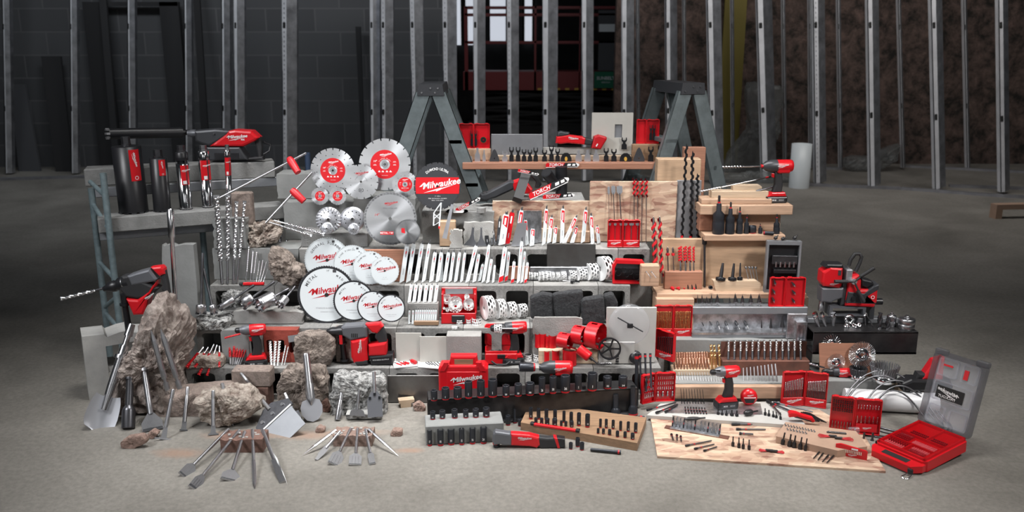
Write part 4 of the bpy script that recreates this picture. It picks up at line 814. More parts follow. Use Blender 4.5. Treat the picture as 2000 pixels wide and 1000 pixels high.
K_thin = bitkit(.3, 12, one=True, core=.5); K_gold = bitkit(.42, 3, ms='gold', mf='gold', tip='cone', one=True, core=.45, rs=.9, neck=1); K_cu = bitkit(.5, 3, ms='copper', mf='copper', tip='cone', one=True, core=.4, rs=.95, neck=1)
K_blk = bitkit(.4, 4, ms='blacksteel', mf='blacksteel', tip='cone', one=True, core=.4, rs=.9, neck=1); K_tw = bitkit(.42, 3.5, ms='dksteel', mf='steel', tip='cone', one=True, core=.35, rs=.8, neck=1)
K_twd = bitkit(.4, 4, ms='steel2', mf='steel2', tip='cone', one=True, core=.4, rs=.8, neck=1)
K_pin = B('blacksteel').lathe([(1, 0), (1, .3), (.6, .33), (.6, .9), (.4, 1)], 8).mesh()
K_ins = B('steel').lathe([(1, 0), (1, .35), (.6, .4), (.6, .65), (.9, .7), (.9, .92), (.4, 1)], 6, smooth=False).mesh()
K_insr = B('blacksteel').lathe([(1, 0), (1, .35), (.55, .4), (.55, .6), (.9, .65), (.9, .95), (.4, 1)], 6, smooth=False).m('red2').lathe([(.62, .38), (.62, .55)], 8).mesh()
# ---------------------------------------------------------------- scaffold: core bits and core drill
def corebit(style):
    b = B('black' if style == 'k' else 'chrome'); tip = B('dksteel')
    b.m('black' if style == 'k' else 'chrome').lathe([(1, .02), (1, .8 if style != 'k' else .985), (.95, .8 if style != 'k' else .99), (.3, 1)], 36)
    if style != 'k':
        b.m('black' if style == 's' else 'chrome').lathe([(1.01, .87), (1.01, .985), (.9, 1)], 30); b.m('blacksteel').cyl(1.02, .9 if style == 'c' else .86, .91, 30)
        for a in (30, 150, 260): b.m('dksteel').box(-.12, .12, -1.01, -.98, .03, .86, RZ(a))
    for i in range(12): tip.box(-.16, .16, -1.03, -.93, -.012, .02, RZ(i * 30))
    return b, tip
def corestand(c, xb, yb, xt, yt, rpx, ysh, style, lab, lx0, lx1, ly0, ly1):
    s = CR[c][2]; p0 = onz(*cv(c, xb, yb), 1.0); p1 = at(*cv(c, xt, yt), p0.y); r = rpx / s / sc(p0); p0 += V((0, r, 0)); p1 += V((0, r, 0)); m = fr(p0, p1); L = (p1 - p0).length; ps = at(*cv(c, xt, ysh), p1.y); sh = (ps - p1).length
    b, tip = corebit(style); k1 = B(b.mats[0]); k1 = b; k1.v = [V((v.x * r, v.y * r, v.z * L)) for v in k1.v]; tip.v = [V((v.x * r, v.y * r, v.z * L)) for v in tip.v]
    hx = B('dksteel' if style != 'c' else 'steel2').cyl(min(r * .62, .028), L + .012, L + sh, 6, smooth=False).cyl(min(r * .7, .03), L, L + .012, 16); lb = B('red'); q = r * 1.012; a0, a1 = lx0, lx1; n = 10; z0, z1 = ly0 * L, ly1 * L
    lb.add([(q * sin(R(a0 + (a1 - a0) * i / n)), -q * cos(R(a0 + (a1 - a0) * i / n)), z) for z in (z0, z1) for i in range(n + 1)], [(i, i + 1, n + 2 + i, n + 1 + i) for i in range(n)])
    am = (a0 + a1) / 2; X_ = RZ(am) @ T(0, -q - .0012, 0); w = (z1 - z0)
    if style == 'k' : brand(lb, 'white', w * .42, X_ @ T(0, 0, z1 - w * .28) @ RY(90)); lb.m('white').ring(circ(w * .06, 16, 0, z0 + w * .1), circ(w * .045, 16, 0, z0 + w * .1), -.0005, 0, X_)
    else:
        brand(lb, 'white', r * 1.3, X_ @ T(0, 0, z1 - w * .25)); lb.m('white').box(-r * .5, r * .1, -.001, 0, z0 + w * .05, z0 + w * .22, X_)
    put('core_bit', kit(('barrel', b), ('diamond_segments', tip), ('hex_shank', hx), ('label', lb, 'red printed label')), m, lab, 'core bit', 'core bits standing on the lower curb')
corestand('C1', 535, 886, 465, 298, 122, 225, 'k', 'widest black core bit standing on the curb, with tall red label', 5, 48, .49, .95)
corestand('C1', 805, 868, 765, 398, 73, 325, 'k', 'medium black core bit with small red label, second from the left', 0, 45, .68, .97)
corestand('C1', 1020, 848, 975, 348, 53, 285, 's', 'thin steel core bit with black collar and red label', -20, 60, .44, .78)
corestand('C1', 1215, 830, 1170, 342, 48, 285, 'c', 'thin chromed core bit with broad red label, below the core drill', -45, 70, .5, .85)
corestand('C1', 1410, 818, 1385, 330, 27, 278, 'c', 'thinnest chromed core bit, rightmost on the lower curb', -60, 60, .56, .88)
# core drill lying on the upper curb
def curbpt(px, py, z=1.27): return onz(px, py, z)
Yc = onz(430, 318, 1.27).y + .05; a = at(*cv('C1', 350, 183), Yc - .25); e = at(*cv('C1', 1005, 172), Yc); r = 45 / 4.444 / sc(e); m = fr(a, e); L = (e - a).length
cb = B('black').cyl(r, .01, L, 32).lathe([(r * .5, L), (r * .5, L + .05), (r * .3, L + .06), (r * .3, L + .09)], 6, cap=True); tp = B('steel2')
for i in range(8): tp.box(-r * .2, r * .2, -r * 1.03, -r * .9, -.008, .014, RZ(i * 45))
tp.m('black').ring  # open end
put('core_bit', kit(('barrel', cb), ('diamond_segments', tp)), m, 'long black core bit lying horizontally, fitted to the core drill', 'core bit')
Xp = lambda x, y: ((x - 1085) / 4.444, -(y - 410) / 4.444)
o = at(*cv('C1', 1085, 412), Yc); u = 1 / sc(o)
P = lambda pts: [(Xp(x, y)[0] * u, Xp(x, y)[1] * u) for x, y in pts]
g = B('dkgray'); soft(g, P([(1150, 150), (1330, 135), (1470, 150), (1420, 200), (1340, 250), (1270, 285), (1200, 265), (1150, 240)]), -.05, .05, .016); g.m('gray').lathe([(.024, 0), (.026, .03), (.02, .045), (.02, .055)], 20, T(*[P([(1145, 178)])[0][0], 0, P([(1145, 178)])[0][1]]) @ RY(-90)); g.m('steel').cyl(.006, 0, .01, 10, T(P([(1320, 175)])[0][0], -.05, P([(1320, 175)])[0][1]) @ RX(90))
r_ = B('red'); soft(r_, P([(1330, 240), (1420, 178), (1445, 150), (1500, 142), (1640, 152), (1700, 210), (1660, 240), (1560, 286), (1270, 284)]), -.056, .056, .016)
hd = B('dkgray'); ot = P([(1540, 290), (1620, 222), (1700, 215), (1705, 290), (1712, 400), (1240, 408), (1240, 300), (1270, 284)]); soft(hd, P([(1245, 290), (1530, 290), (1590, 400), (1240, 408)]), -.052, .052, .01)
hd.m('rubber'); soft(hd, P([(1640, 225), (1700, 205), (1710, 300), (1700, 385), (1672, 385), (1660, 300)]), -.022, .022, .01); soft(hd, P([(1585, 385), (1715, 372), (1718, 405), (1585, 408)]), -.03, .03, .01); hd.m('black').box(*[P([(1310, 345)])[0][0], P([(1520, 345)])[0][0]], -.055, -.05, P([(0, 395)])[0][1], P([(0, 340)])[0][1])
cbx = B('black').tube([V((*P([(1715, 250)])[0], 0)).xzy, V((*P([(1770, 280)])[0], 0)).xzy + V((0, .03, 0)), V((*P([(1765, 330)])[0], 0)).xzy, V((*P([(1715, 360)])[0], 0)).xzy], .008, 8)
lg = brand(B('white'), 'white', 160 / 4.444 * u, T(P([(1505, 205)])[0][0], -.058, P([(1505, 200)])[0][1]) @ RY(4)); txt(lg, 'MX', 'white', .016, T(P([(1565, 225)])[0][0], -.058, P([(1565, 225)])[0][1]), 0, .03)
put('core_drill', kit(('gearbox', g), ('motor_housing', r_, None, [('lettering', lg)]), ('battery_base', hd), ('hand_strap', cbx)), MX.Translation(o) @ RZ(0), 'large red and black core drill resting on the upper curb', 'power tool')
# guides: steel rods with red handles
for pts, lab, (hx, hy, hx2, hy2) in (((1300, 755, 2080, 350), 'upper steel rod with red handle crossing the curbs', (1925, 385, 2010, 520)), ((1730, 955, 2130, 520), 'lower steel rod with red handle reaching to the split rock', (1965, 680, 2060, 770))):
    Y0 = 5.45; a = at(*cv('C1', pts[0], pts[1]), Y0); e = at(*cv('C1', pts[2], pts[3]), Y0 + .12); h0 = at(*cv('C1', hx, hy), Y0 + .08); h1 = at(*cv('C1', hx2, hy2), Y0 + .06)
    d = (e - a); t = (h0 - a).dot(d) / d.dot(d); h0 = a + d * t
    put('guide_rod', kit(('rod', B('steel2').tube([a, e], .0075, 12)), ('handle', B('redpaint').tube([h0 + (h0 - h1) * .25, h0, h1], .024, 14, rr=[.018, .026, .021]))), I4, lab, 'rod')
# ---------------------------------------------------------------- tall SDS bits and paver side
K_big = bitkit(.26, 8, core=.38, tip='masonry', rs=.62); K_mid = bitkit(.3, 11, core=.45, tip='masonry', rs=.8)
rods('C8', 'masonry_drill_bit', (K_big, K_big, K_mid, K_mid), .602, .09, 22, [(470, 972, 412, 105, 27), (522, 970, 525, 100, 22), (578, 968, 610, 165, 17), (612, 965, 690, 160, 16)], ('tall spiral masonry bit', 'leaning on the grey pavers'), 'drill bit')
rods('C2', 'masonry_drill_bit', (bitkit(.02, 17, core=.4, mf='steel2', tip='masonry'), bitkit(.02, 24, core=.5, tip='masonry')), .02, .06, 22, [(1145, 1230, 1120, 258, 20), (1207, 1240, 1207, 240, 10)], ('', ''), 'drill bit', 'long bits before the standing slab', ['long thick spiral bit leaning on the standing grey slab', 'long thin spiral bit leaning on the standing grey slab'])
a = onz(*cv('C2', 1085, 790), .4); a = at(*cv('C2', 1085, 850), 4.95); b_ = at(*cv('C2', 1033, -52), 5.1)
put('demolition_bar', B('steel').lathe([(.013, 0), (.013, .72), (.02, .73), (.02, .99), (.016, 1)], 16).mesh(), fr(a, b_, 1, 1, (b_ - a).length), 'long polished steel rod leaning on the slab beside the boulder', 'rod')
rods('C8', 'masonry_drill_bit', K_thin, .602, .06, 7, [(700, 960, 730, 600, 7), (742, 962, 772, 645, 9), (770, 960, 806, 650, 6), (803, 960, 836, 735, 6), (828, 960, 868, 735, 5), (845, 960, 905, 745, 5), (870, 960, 930, 780, 5)], ('thin masonry bit', 'standing in the red holder below the rock'), 'drill bit')
a = onz(*cv('C8', 655, 985), .602); b_ = onz(*cv('C8', 885, 975), .602); put('bit_holder', kit(('clip', B('red').box(.012, (b_ - a).length, -.008, .014, 0, .016, None, .003)), ('end_cap', B('rubber').box(-.012, .012, -.01, .016, 0, .018, None, .004))), up(a, 3), 'red plastic strip holding the fan of thin masonry bits', 'holder')
# bits through and over the rocks
rods('C8', 'masonry_drill_bit', (bitkit(.1, 7, core=.5, tip='masonry'), bitkit(.1, 10, core=.5), bitkit(.98, 0, tip=None)), .72, -.06, 10, [(1050, 480, 990, 770, 17, -.2), (1105, 480, 1082, 750, 12, -.2), (1165, 490, 1128, 750, 6, -.2)], ('drill bit', 'stuck down into the brown rock'), 'drill bit')
def rodat(c, name, k, Y0, Y1, q, r, lab, cat='drill bit', group=None): a = at(*cv(c, q[0], q[1]), Y0); b = at(*cv(c, q[2], q[3]), Y1); return rod(name, k, a, b, r / CR[c][2] * 5 if 0 else r, lab, cat, group)
K_lay = bitkit(.25, 8, core=.5, tip='masonry')
for q, r, l in (((980, 352, 1470, 490), 3.0, 'thicker spiral bit lying across the split rock towards the white blades'), ((935, 370, 1345, 502), 2.2, 'thinner spiral bit lying beside the thick one across the split rock')): rodat('C8', 'masonry_drill_bit', K_lay, 5.4, 5.3, q, r, l)
rods('C8', 'masonry_drill_bit', K_thin, .83, .03, 5, [(795, 530, 740, 440, 8), (840, 500, 838, 352, 4), (760, 500, 725, 430, 8)], ('worn bit', 'stuck in the pale split rock'), 'drill bit')
# core cutters with long shanks
def holcore(c, sx, sy, ex, ey, tx, ty, r, lab, Y0=5.1, dY=-.1, ribs=False):   # shank far end, cup start, cup mouth
    a = at(*cv(c, sx, sy), Y0); b = at(*cv(c, tx, ty), Y0 + dY); L = (b - a).length; f = math.hypot(ex - sx, ey - sy) / math.hypot(tx - sx, ty - sy); R_ = r / CR[c][2] / sc(b); m = fr(a, b)
    cu = B('steel2').lathe([(.01, f * L), (R_ * .95, f * L + .003), (R_, f * L + .01)] + ([(R_ * (1 if i % 2 else .95), f * L + .01 + (L - f * L - .02) * i / 12) for i in range(12)] if ribs else []) + [(R_, L), (R_ * .88, L), (R_ * .88, f * L + .02), (.006, f * L + .02), (.006, L + .006), (.001, L + .01)], 28, cap=False); t = B('dksteel')
    for i in range(8): t.box(-R_ * .12, R_ * .12, -R_ * 1.05, -R_ * .8, L - .006, L + .008, RZ(i * 45 + 10))
    put('core_cutter', kit(('shank', B('dksteel').lathe([(.0085, 0), (.0085, f * L * .3), (.007, f * L * .32), (.007, f * L)], 12)), ('cup', cu), ('carbide_teeth', t)), m, lab, 'core cutter', 'hollow core cutters on the third course')
holcore('C2', 1315, 330, 1290, 775, 1300, 850, 44, 'upright long shank core cutter with jagged mouth on the granite piece', 5.14, -.12)
holcore('C2', 1310, 420, 1395, 780, 1412, 850, 30, 'smaller upright long shank core cutter beside the jagged one', 5.14, -.1)
holcore('C2', 1760, 610, 1590, 735, 1470, 805, 30, 'slim smooth core cutter, leftmost of those lying on the slab', 5.22, -.14)
holcore('C2', 1935, 580, 1740, 710, 1660, 775, 52, 'smooth medium core cutter lying on the slab', 5.22, -.14)
holcore('C2', 2060, 640, 1920, 700, 1800, 780, 62, 'largest ribbed core cutter lying on the slab', 5.22, -.16, ribs=True)
holcore('C6', 230, 600, 130, 700, 85, 775, 45, 'slim core cutter lying beside the metal cutting blade', 5.22, -.14, ribs=True)
# ---------------------------------------------------------------- rotary hammer behind the boulder
Yh = 4.95
o = at(*cv('C2', 860, 600), Yh); u = 1 / sc(o) / 4.444; Q = lambda pts: [((x - 860) * u, -(y - 600) * u) for x, y in pts]
g = B('rubber'); soft(g, Q([(640, 515), (700, 505), (950, 620), (870, 700), (760, 720), (660, 700), (610, 640)]), -.04, .04, .014)
X_ = T(*[Q([(640, 590)])[0][0], 0, Q([(640, 590)])[0][1]]) @ RY(-90 - 16); g.m('black').lathe([(.042, -.03), (.04, .03), (.028, .05), (.034, .06), (.03, .09), (.018, .115), (.015, .13)], 24, X_); g.m('steel').cyl(.036, .0, .006, 24, X_ @ S(1.15, 1.15, 1))
gb = B('gray'); soft(gb, Q([(690, 510), (780, 480), (890, 450), (945, 540), (930, 560), (720, 600)]), -.043, .043, .012)
rd = B('red'); soft(rd, Q([(890, 440), (985, 428), (1005, 450), (1010, 500), (960, 520)]), -.03, .03, .012); soft(rd, Q([(945, 550), (930, 600), (860, 700), (830, 800), (800, 860), (710, 865), (660, 715), (760, 720), (860, 650)]), -.045, .045, .014)
dh = B('rubber'); soft(dh, Q([(960, 480), (1010, 470), (1025, 600), (1028, 690), (985, 680), (960, 640), (975, 600)]), -.02, .02, .01)
sh_ = B('black').tube([V((*Q([(630, 690)])[0], 0)).xzy, V((*Q([(622, 800)])[0], 0)).xzy, V((*Q([(632, 1050)])[0], 0)).xzy], .02, 14, rr=[.026, .017, .02]); sh_.cyl(.028, 0, .012, 18, T(Q([(620, 780)])[0][0], 0, Q([(620, 790)])[0][1]))
lg = brand(B('white'), 'white', 90 * u, T(Q([(865, 690)])[0][0], -.047, Q([(865, 690)])[0][1]) @ RY(-24))
put('rotary_hammer', kit(('gear_case', gb), ('front_housing', g), ('motor_housing', rd, None, [('lettering', lg)]), ('rear_handle', dh), ('side_handle', sh_)), MX.Translation(o), 'red and grey rotary hammer resting behind the tall boulder', 'power tool')
a = at(*cv('C2', 460, 635), Yh); b_ = at(*cv('C2', 80, 728), Yh - .1); rod('masonry_drill_bit', bitkit(.22, 4, core=.7, ms='dksteel'), a, b_, 3.6, 'spiral masonry bit held in the rotary hammer chuck', 'drill bit')
# ---------------------------------------------------------------- chisels leaning on the boulder
def chis(c, k, xt, yt, xb, yb, r, lab, dy=.12, name='chisel', cat='chisel', group=None, Yt=None):     # top end, foot on the floor
    p = onz(*cv(c, xb, yb), 0); t = at(*cv(c, xt, yt), p.y + dy) if Yt is None else at(*cv(c, xt, yt), Yt); p.z += .003; rod(name, k, p, t, r / CR[c][2] * 1.2, lab, cat, group)
sp = B('steel').lathe([(.9, .18), (1.2, .4), (1.2, .66), (1.9, .665), (1.9, .695), (1.2, .7), (1.2, .79), (.8, .795), (.8, .88), (1.2, .89), (1, 1)], 14)
spb = B('silver'); n = 9; pts = []
for j, z in enumerate((0, .02, .06, .12, .2, .26, .3)):
    wd = (2.4, 3.6, 4.2, 4.3, 4.1, 3.8, 3.2)[j]
    for i in range(n): t = -1 + 2 * i / (n - 1); pts.append((wd * t, -.9 * (1 - t * t) * .0 + .9 * t * t * -1 + .9, z + .02 * (1 - t * t) * (j < 2) * -1 + (.02 if j == 6 else 0) * t * t))
m_ = len(pts); pts += [(x, y + .25, z) for x, y, z in pts]; fs = []
for o_ in (0, m_): fs += [(o_ + j * n + i, o_ + j * n + i + 1, o_ + (j + 1) * n + i + 1, o_ + (j + 1) * n + i) for j in range(6) for i in range(n - 1)]
spb.add(pts, fs, None, True)
K_spade = kit(('shank', sp), ('scoop_blade', spb, 'pale curved scoop blade'))
chis('C3', K_spade, 700, 60, 400, 975, 26, 'long clay spade chisel with wide pale scoop, leaning on the boulder', .3)
chis('C3', kit(('shank', B('dksteel').lathe([(1, .3), (1, .64), (1.5, .645), (1.5, .67), (.95, .68), (.95, .78), (.75, .79), (.75, .97), (.9, 1)], 14)), ('driver_cup', B('dksteel').lathe([(1.5, 0), (1.75, .01), (1.75, .23), (1.4, .27), (1, .3)], 22))), 693, 305, 668, 968, 27, 'dark steel ground rod driver with wide cup foot', .2)
chis('C3', flat(3.4, .18, .09, collar=True, th=.5), 772, 210, 885, 985, 21, 'wide flared chisel leaning on the boulder between the driver and pointed chisels', .25)
for xt, yt, xb, yb, l in ((865, 110, 1012, 632, 'moil point standing on its shank against the boulder, nearer the flared chisel'), (950, 100, 1118, 618, 'moil point standing on its shank against the boulder, nearer the spiral bits')):
    p = at(*cv('C3', xb, yb), 4.58); t = at(*cv('C3', xt, yt), 4.62); rod('chisel', kit(('shank', B('steel2').lathe([(.9, 0), (1, .02), (1, .13), (.6, .135), (.6, .19), (1, .195), (1, .34)], 14)), ('tapered_point', B('steel2').lathe([(1, .34), (1, .82), (.6, .92), (.12, 1)], 6, smooth=False))), p, t, 5.2, l, 'chisel')
chis('C4', flat(4.4, .24, .2, w2=1.3), 395, 35, 330, 365, 11, 'scaling chisel with fan shaped blade below the boulder', .12)
chis('C4', flat(2.0, .2, .15, w2=1.2), 490, 18, 462, 308, 11, 'narrow flat chisel leaning on the long broken paver', .12)
chis('C4', flat(2.6, .2, .14, w2=1.2), 655, 42, 655, 335, 11, 'flared flat chisel leaning on the pale low rock', .1)
chis('C4', point(.2), 712, -5, 785, 275, 11, 'pointed chisel leaning across the pale low rock', .12)
# big floor scraper
p = onz(*cv('C4', 1150, 330), .01); t = at(*cv('C4', 820, -90), p.y + .42); L = (t - p).length; r_ = 14 / 3.333 / sc(p); W = .118
bl = B('bladegray').prism([(-W * .86, -.02), (W * .86, -.02), (W * .86, .16), (-W * .86, .16)], -.002, .002); hd = B('dksteel').prism([(-W, .14), (W, .14), (W * .98, .19), (.6 * W, .22), (.25 * W, .25), (-.25 * W, .25), (-.6 * W, .22), (-W * .98, .19)], -.006, .006); hd.m('white').box(-W * .9, W * .9, -.007, -.006, .14, .15); hd.m('steel')
for i in (-.6, 0, .6): hd.cyl(.011, .006, .012, 6, T(W * i, 0, .185) @ RX(90))
put('floor_scraper', kit(('blade', bl), ('clamp_plate', hd), ('shaft', B('steel2').lathe([(r_ * 1.2, .22), (r_, .3), (r_, L * .8), (r_ * .7, L * .81), (r_, L * .83), (r_, L)], 14))), fr(p, t, roll=-8) , 'large floor scraper with wide steel blade, leaning on brown pavers', 'scraper')
chis('C4', kit(('shank', B('steel2').lathe([(1, .3), (1, 1)], 12)), ('hammer_head', (lambda b: [b.box(-2.6, 2.6, -2, 2, .04, .3), b.m('dksteel')] and [b.box(-2.5 + 1.3 * i, -1.9 + 1.3 * i, -2.4 + 1.2 * j, -1.8 + 1.2 * j, -.01, .04) for i in range(4) for j in range(4)] and b)(B('gray')), 'toothed square head')), 1122, 60, 1205, 250, 11, 'bushing tool with toothed square head before the brown boulder', .1)
h = B('silver').prism([(0, 0), (1.6, .03), (2.9, .12), (3.1, .22), (2.4, .31), (1, .33), (-1, .33), (-2.4, .31), (-3.1, .22), (-2.9, .12), (-1.6, .03)], -.2, .2)
chis('C4', kit(('shank', B('steel2').lathe([(.3, .24), (1.3, .34), (1.25, .55), (1, .56), (1, .97), (.8, 1)], 12)), ('round_blade', h, 'rounded steel blade')), 1258, -200, 1305, 250, 19, 'round tipped trenching shovel bit leaning on the boulder', .15)
chis('C4', kit(('shank', B('steel2').lathe([(1, .3), (1, 1)], 12)), ('driver_tube', B('steel').lathe([(1.4, 0), (1.5, .01), (1.35, .25), (1, .45)], 16))), 1510, -50, 1465, 238, 12, 'steel rod driver leaning on the granite block', .12)
# scraper pair on the granite offcut
p0 = onz(676, 822, 0); p1 = onz(745, 824, 0); z1 = .035
bk = B('granite').box(0, (p1 - p0).length, 0, .1, .008, z1, None, .003); bk.m('white_concrete').box(0, (p1 - p0).length, 0, .1, z1, z1 + .002); put('granite_offcut', bk, up(p0, 2), 'flat granite offcut under the two scraper chisels', 'stone')
def chz(c, k, xt, yt, xb, yb, z, r, lab, dy=.1, Yb=None):
    p = onz(*cv(c, xb, yb), z); rod('scraper_chisel', k, p, at(*cv(c, xt, yt), p.y + dy), r / CR[c][2], lab, 'scraper')
chz('C4', kit(('shank', B('steel2').lathe([(1, .25), (1, 1)], 12)), ('blade', B('steel2').prism([(-5.5, 0), (6, 0), (4.6, .2), (2, .27), (-2, .27), (-4.6, .2)], -.4, .4))), 1605, 40, 1590, 208, z1, 9, 'small grey scraper on the granite offcut', .05)
bs = B('gray').prism([(-4.4, 0), (4.4, 0), (4.4, .32), (4.4, .38), (2.6, .52), (1.2, .58), (-1.2, .58), (-2.6, .52), (-4.4, .38)], -.4, .4); bs.m('white'); [bs.cyl(.8, .4, .9, 8, T(x, 0, z) @ S(1, 1, .06) @ RX(90)) for x, z in ()]; bs.m('chrome'); [bs.box(x - .7, x + .7, -1, -.4, z - .03, z + .03) for x, z in ((-2.8, .42), (2.8, .42), (0, .5))]
chz('C4', kit(('shank', B('steel2').lathe([(1, .5), (1, 1)], 12)), ('blade', bs, 'blade plate with three bolts')), 1700, -80, 1710, 215, z1, 11, 'wide scraper with three bolts on its plate, on the granite offcut', .1)
# fans of chisels resting on bricks
def fan(k, xt, yt, xb, yb, r, lab, zt, g):
    p = onz(*cv('C4', xb, yb), .004); t = onz(*cv('C4', xt, yt), zt + .006); rod('chisel', k, p, t, r / 2.6, lab, 'chisel', g)
g1 = 'chisels fanned on the dark brown brick'; g2 = 'chisels fanned on the pale brick'; zb = Z['b1']; F1 = flat(3.0, .2, .07, th=.5, rough=True)
fan(flat(3.2, .22, .05, th=.5), 755, 293, 455, 600, 9, 'first wide flat chisel of the larger fan, nearest the brick dust', zb, g1)
fan(F1, 825, 300, 520, 680, 9, 'flat chisel pointing furthest forward on the left of the larger fan', zb, g1)
fan(flat(5, .2, .09, w2=5, th=.4), 860, 310, 758, 628, 9, 'tile chisel with broad square blade in the larger fan', zb, g1)
fan(kit(('shank', B('steel2').lathe([(1, .45), (1, 1)], 12)), ('point', B('steel2').lathe([(.1, 0), (1, .1), (1.2, .4), (1, .45)], 4, smooth=False))), 910, 300, 925, 682, 9, 'fluted pointed chisel in the larger fan', zb, g1)
fan(kit(('shank', B('steel2').lathe([(1, .4), (1, 1)], 12)), ('gouge_blade', B('steel2').prism([(-1.6, 0), (1.8, 0), (1.9, .2), (1.5, .42), (-1.5, .42), (-1.7, .2)], -.5, .5).m('white').tube([(1.6, -.6, .02), (1.9, -.6, .1), (1.5, -.6, .2), (1.8, -.6, .3), (1.0, -.6, .42)], .12, 5))), 975, 300, 1108, 640, 10, 'flexible channel chisel at the end of the larger fan', zb, g1)
zb = Z['b2']
fan(point(.35), 1455, 298, 1232, 465, 8, 'small point lying outermost beside the rusty chip', zb, g2); fan(kit(('shank', B('steel2').lathe([(1, .4), (1, 1)], 12)), ('gouge_blade', B('steel2').prism([(-.6, 0), (.9, .02), (1.6, .3), (1.2, .5), (-1.2, .5), (-1.6, .2)], -.5, .5))), 1480, 310, 1322, 495, 9, 'small gouge chisel beside the outermost point', zb, g2)
fan(flat(4.2, .34, .1, w2=4, th=.4, rough=True), 1550, 290, 1438, 525, 8, 'short wide flat chisel, tilted, of the smaller fan', zb, g2); fan(flat(4, .3, .08, w2=4, th=.4, rough=True), 1595, 290, 1577, 528, 8, 'short wide flat chisel standing straight in the smaller fan', zb, g2)
fan(flat(2, .3, .04, w2=2, th=.4), 1645, 295, 1692, 522, 8, 'short narrow flat chisel of the smaller fan', zb, g2); fan(point(.45), 1665, 293, 1862, 470, 8, 'pointed chisel at the far end of the smaller fan', zb, g2)
# ---------------------------------------------------------------- lowest course, left half
zr = .265
for i, q in enumerate(((1320, 260, 1175, 435, 12), (1362, 262, 1248, 432, 9), (1415, 235, 1280, 500, 10), (1440, 240, 1352, 505, 8), (1460, 250, 1460, 430, 8))):
    a = at(*cv('C3', q[0], q[1]), 5.0); b_ = at(*cv('C3', q[2], q[3]), 4.885); rod('masonry_drill_bit', K_masr, a, b_, q[4] / 4.444 * 1.3, nlab(i, 5, 'red spiral masonry bit', 'lying on the flat pale stone'), 'drill bit', 'red masonry bits on the pale stone')
rods('C3', 'masonry_drill_bit', K_masr, .2, .06, 9, [(1555, 410, 1548, 190, 12), (1575, 412, 1595, 190, 12), (1595, 410, 1628, 195, 11), (1610, 410, 1660, 200, 10), (1625, 410, 1690, 200, 9), (1640, 410, 1722, 200, 6)], ('red and silver masonry bit', 'against the rounded paver'), 'drill bit')
rods('C3', 'masonry_drill_bit', bitkit(.15, 4, ms='white', mf='white', one=True, core=.5), .2, .06, 10, [(1912, 418, 1900, 205, 12), (1935, 420, 1948, 205, 12), (1965, 420, 1983, 205, 11)], ('white spiral masonry bit', 'against the dark red brick'), 'drill bit')
rods('C7', 'masonry_drill_bit', bitkit(.15, 4, ms='white', mf='white', one=True, core=.5), .2, .06, 6, [(88, 492, 128, 290, 6), (110, 490, 155, 282, 5)], ('thin white masonry bit', 'against the dark red brick'), 'drill bit')
# impact driver with red bit
kd = cordless('impact'); o = onz(503, 716, .2); s = 1.18 * (42 / sc(o)) / .15
o = onz(500, 716, .2); o.y += .03; s = (86 / sc(o)) / .262; put('impact_driver', kd, up(o, 12, s), 'red impact driver standing before the dark red brick with a masonry bit', 'power tool')
a = at(*cv('C3', 1700, 128), o.y - .02); b_ = at(*cv('C3', 1505, 178), o.y - .06); rod('masonry_drill_bit', bitkit(.3, 5, ms='steel', mf='red', one=True), a, b_, 2.1, 'red masonry bit fitted in the small impact driver', 'drill bit')
# SDS hammer with wide chisel
Yh = 4.92; o = at(*cv('C7', 850, 465), Yh); o = onz(*cv('C7', 850, 462), .2); o = at(*cv('C7', 850, 462), 4.99); o.z = .2; u = 1 / sc(o) / 4.348; Q = lambda pts: [((x - 850) * u, -(y - 462) * u) for x, y in pts]; q1 = lambda x, y, Y_=0: V((*Q([(x, y)])[0], Y_)).xzy
gb = B('gray'); soft(gb, Q([(615, 130), (640, 118), (800, 105), (830, 125), (830, 215), (690, 245), (625, 200)]), -.04, .04, .012); gb.m('studhole'); [gb.box(*sorted((Q([(700 + 15 * i, 0)])[0][0], Q([(708 + 15 * i, 0)])[0][0])), -.0415, -.04, Q([(0, 215)])[0][1], Q([(0, 180)])[0][1]) for i in range(4)]
X_ = T(*q1(620, 175)) @ RY(-92); nz = B('black').lathe([(.036, -.02), (.034, .02), (.026, .04), (.026, .06), (.016, .09), (.012, .095)], 22, X_)
rd = B('red'); soft(rd, Q([(690, 245), (830, 215), (825, 330), (830, 420), (800, 440), (710, 445), (690, 390)]), -.045, .045, .014); soft(rd, Q([(815, 108), (940, 98), (965, 130), (915, 190), (870, 180), (830, 135)]), -.026, .026, .01); soft(rd, Q([(835, 285), (990, 262), (990, 330), (985, 380), (835, 385)]), -.036, .036, .012)
gr = B('rubber'); soft(gr, Q([(900, 165), (960, 130), (985, 200), (990, 270), (930, 285), (890, 230)]), -.02, .02, .009); soft(gr, Q([(712, 425), (825, 410), (828, 455), (735, 465)]), -.045, .045, .008)
sh_ = B('black').tube([q1(605, 230, -.0), q1(612, 290), q1(622, 445)], .018, 12, rr=[.024, .015, .018]); sh_.m('red').box(Q([(595, 0)])[0][0], Q([(620, 0)])[0][0], -.03, -.01, Q([(0, 280)])[0][1], Q([(0, 185)])[0][1])
sh_.m('black').cyl(.026, 0, .01, 16, T(*q1(612, 290))).cyl(.028, 0, .01, 16, T(*q1(625, 440)))
bt = B('black'); soft(bt, Q([(845, 385), (1040, 365), (1042, 445), (1030, 460), (850, 465)]), -.04, .04, .01); txt(bt, 'M18 HIGH OUTPUT', 'white', .011, T(q1(940, 415).x, -.042, q1(940, 412).z) @ RY(-4)); 
lg = brand(B('white'), 'white', 110 * u, T(q1(765, 300).x, -.047, q1(765, 300).z) @ RY(-72))
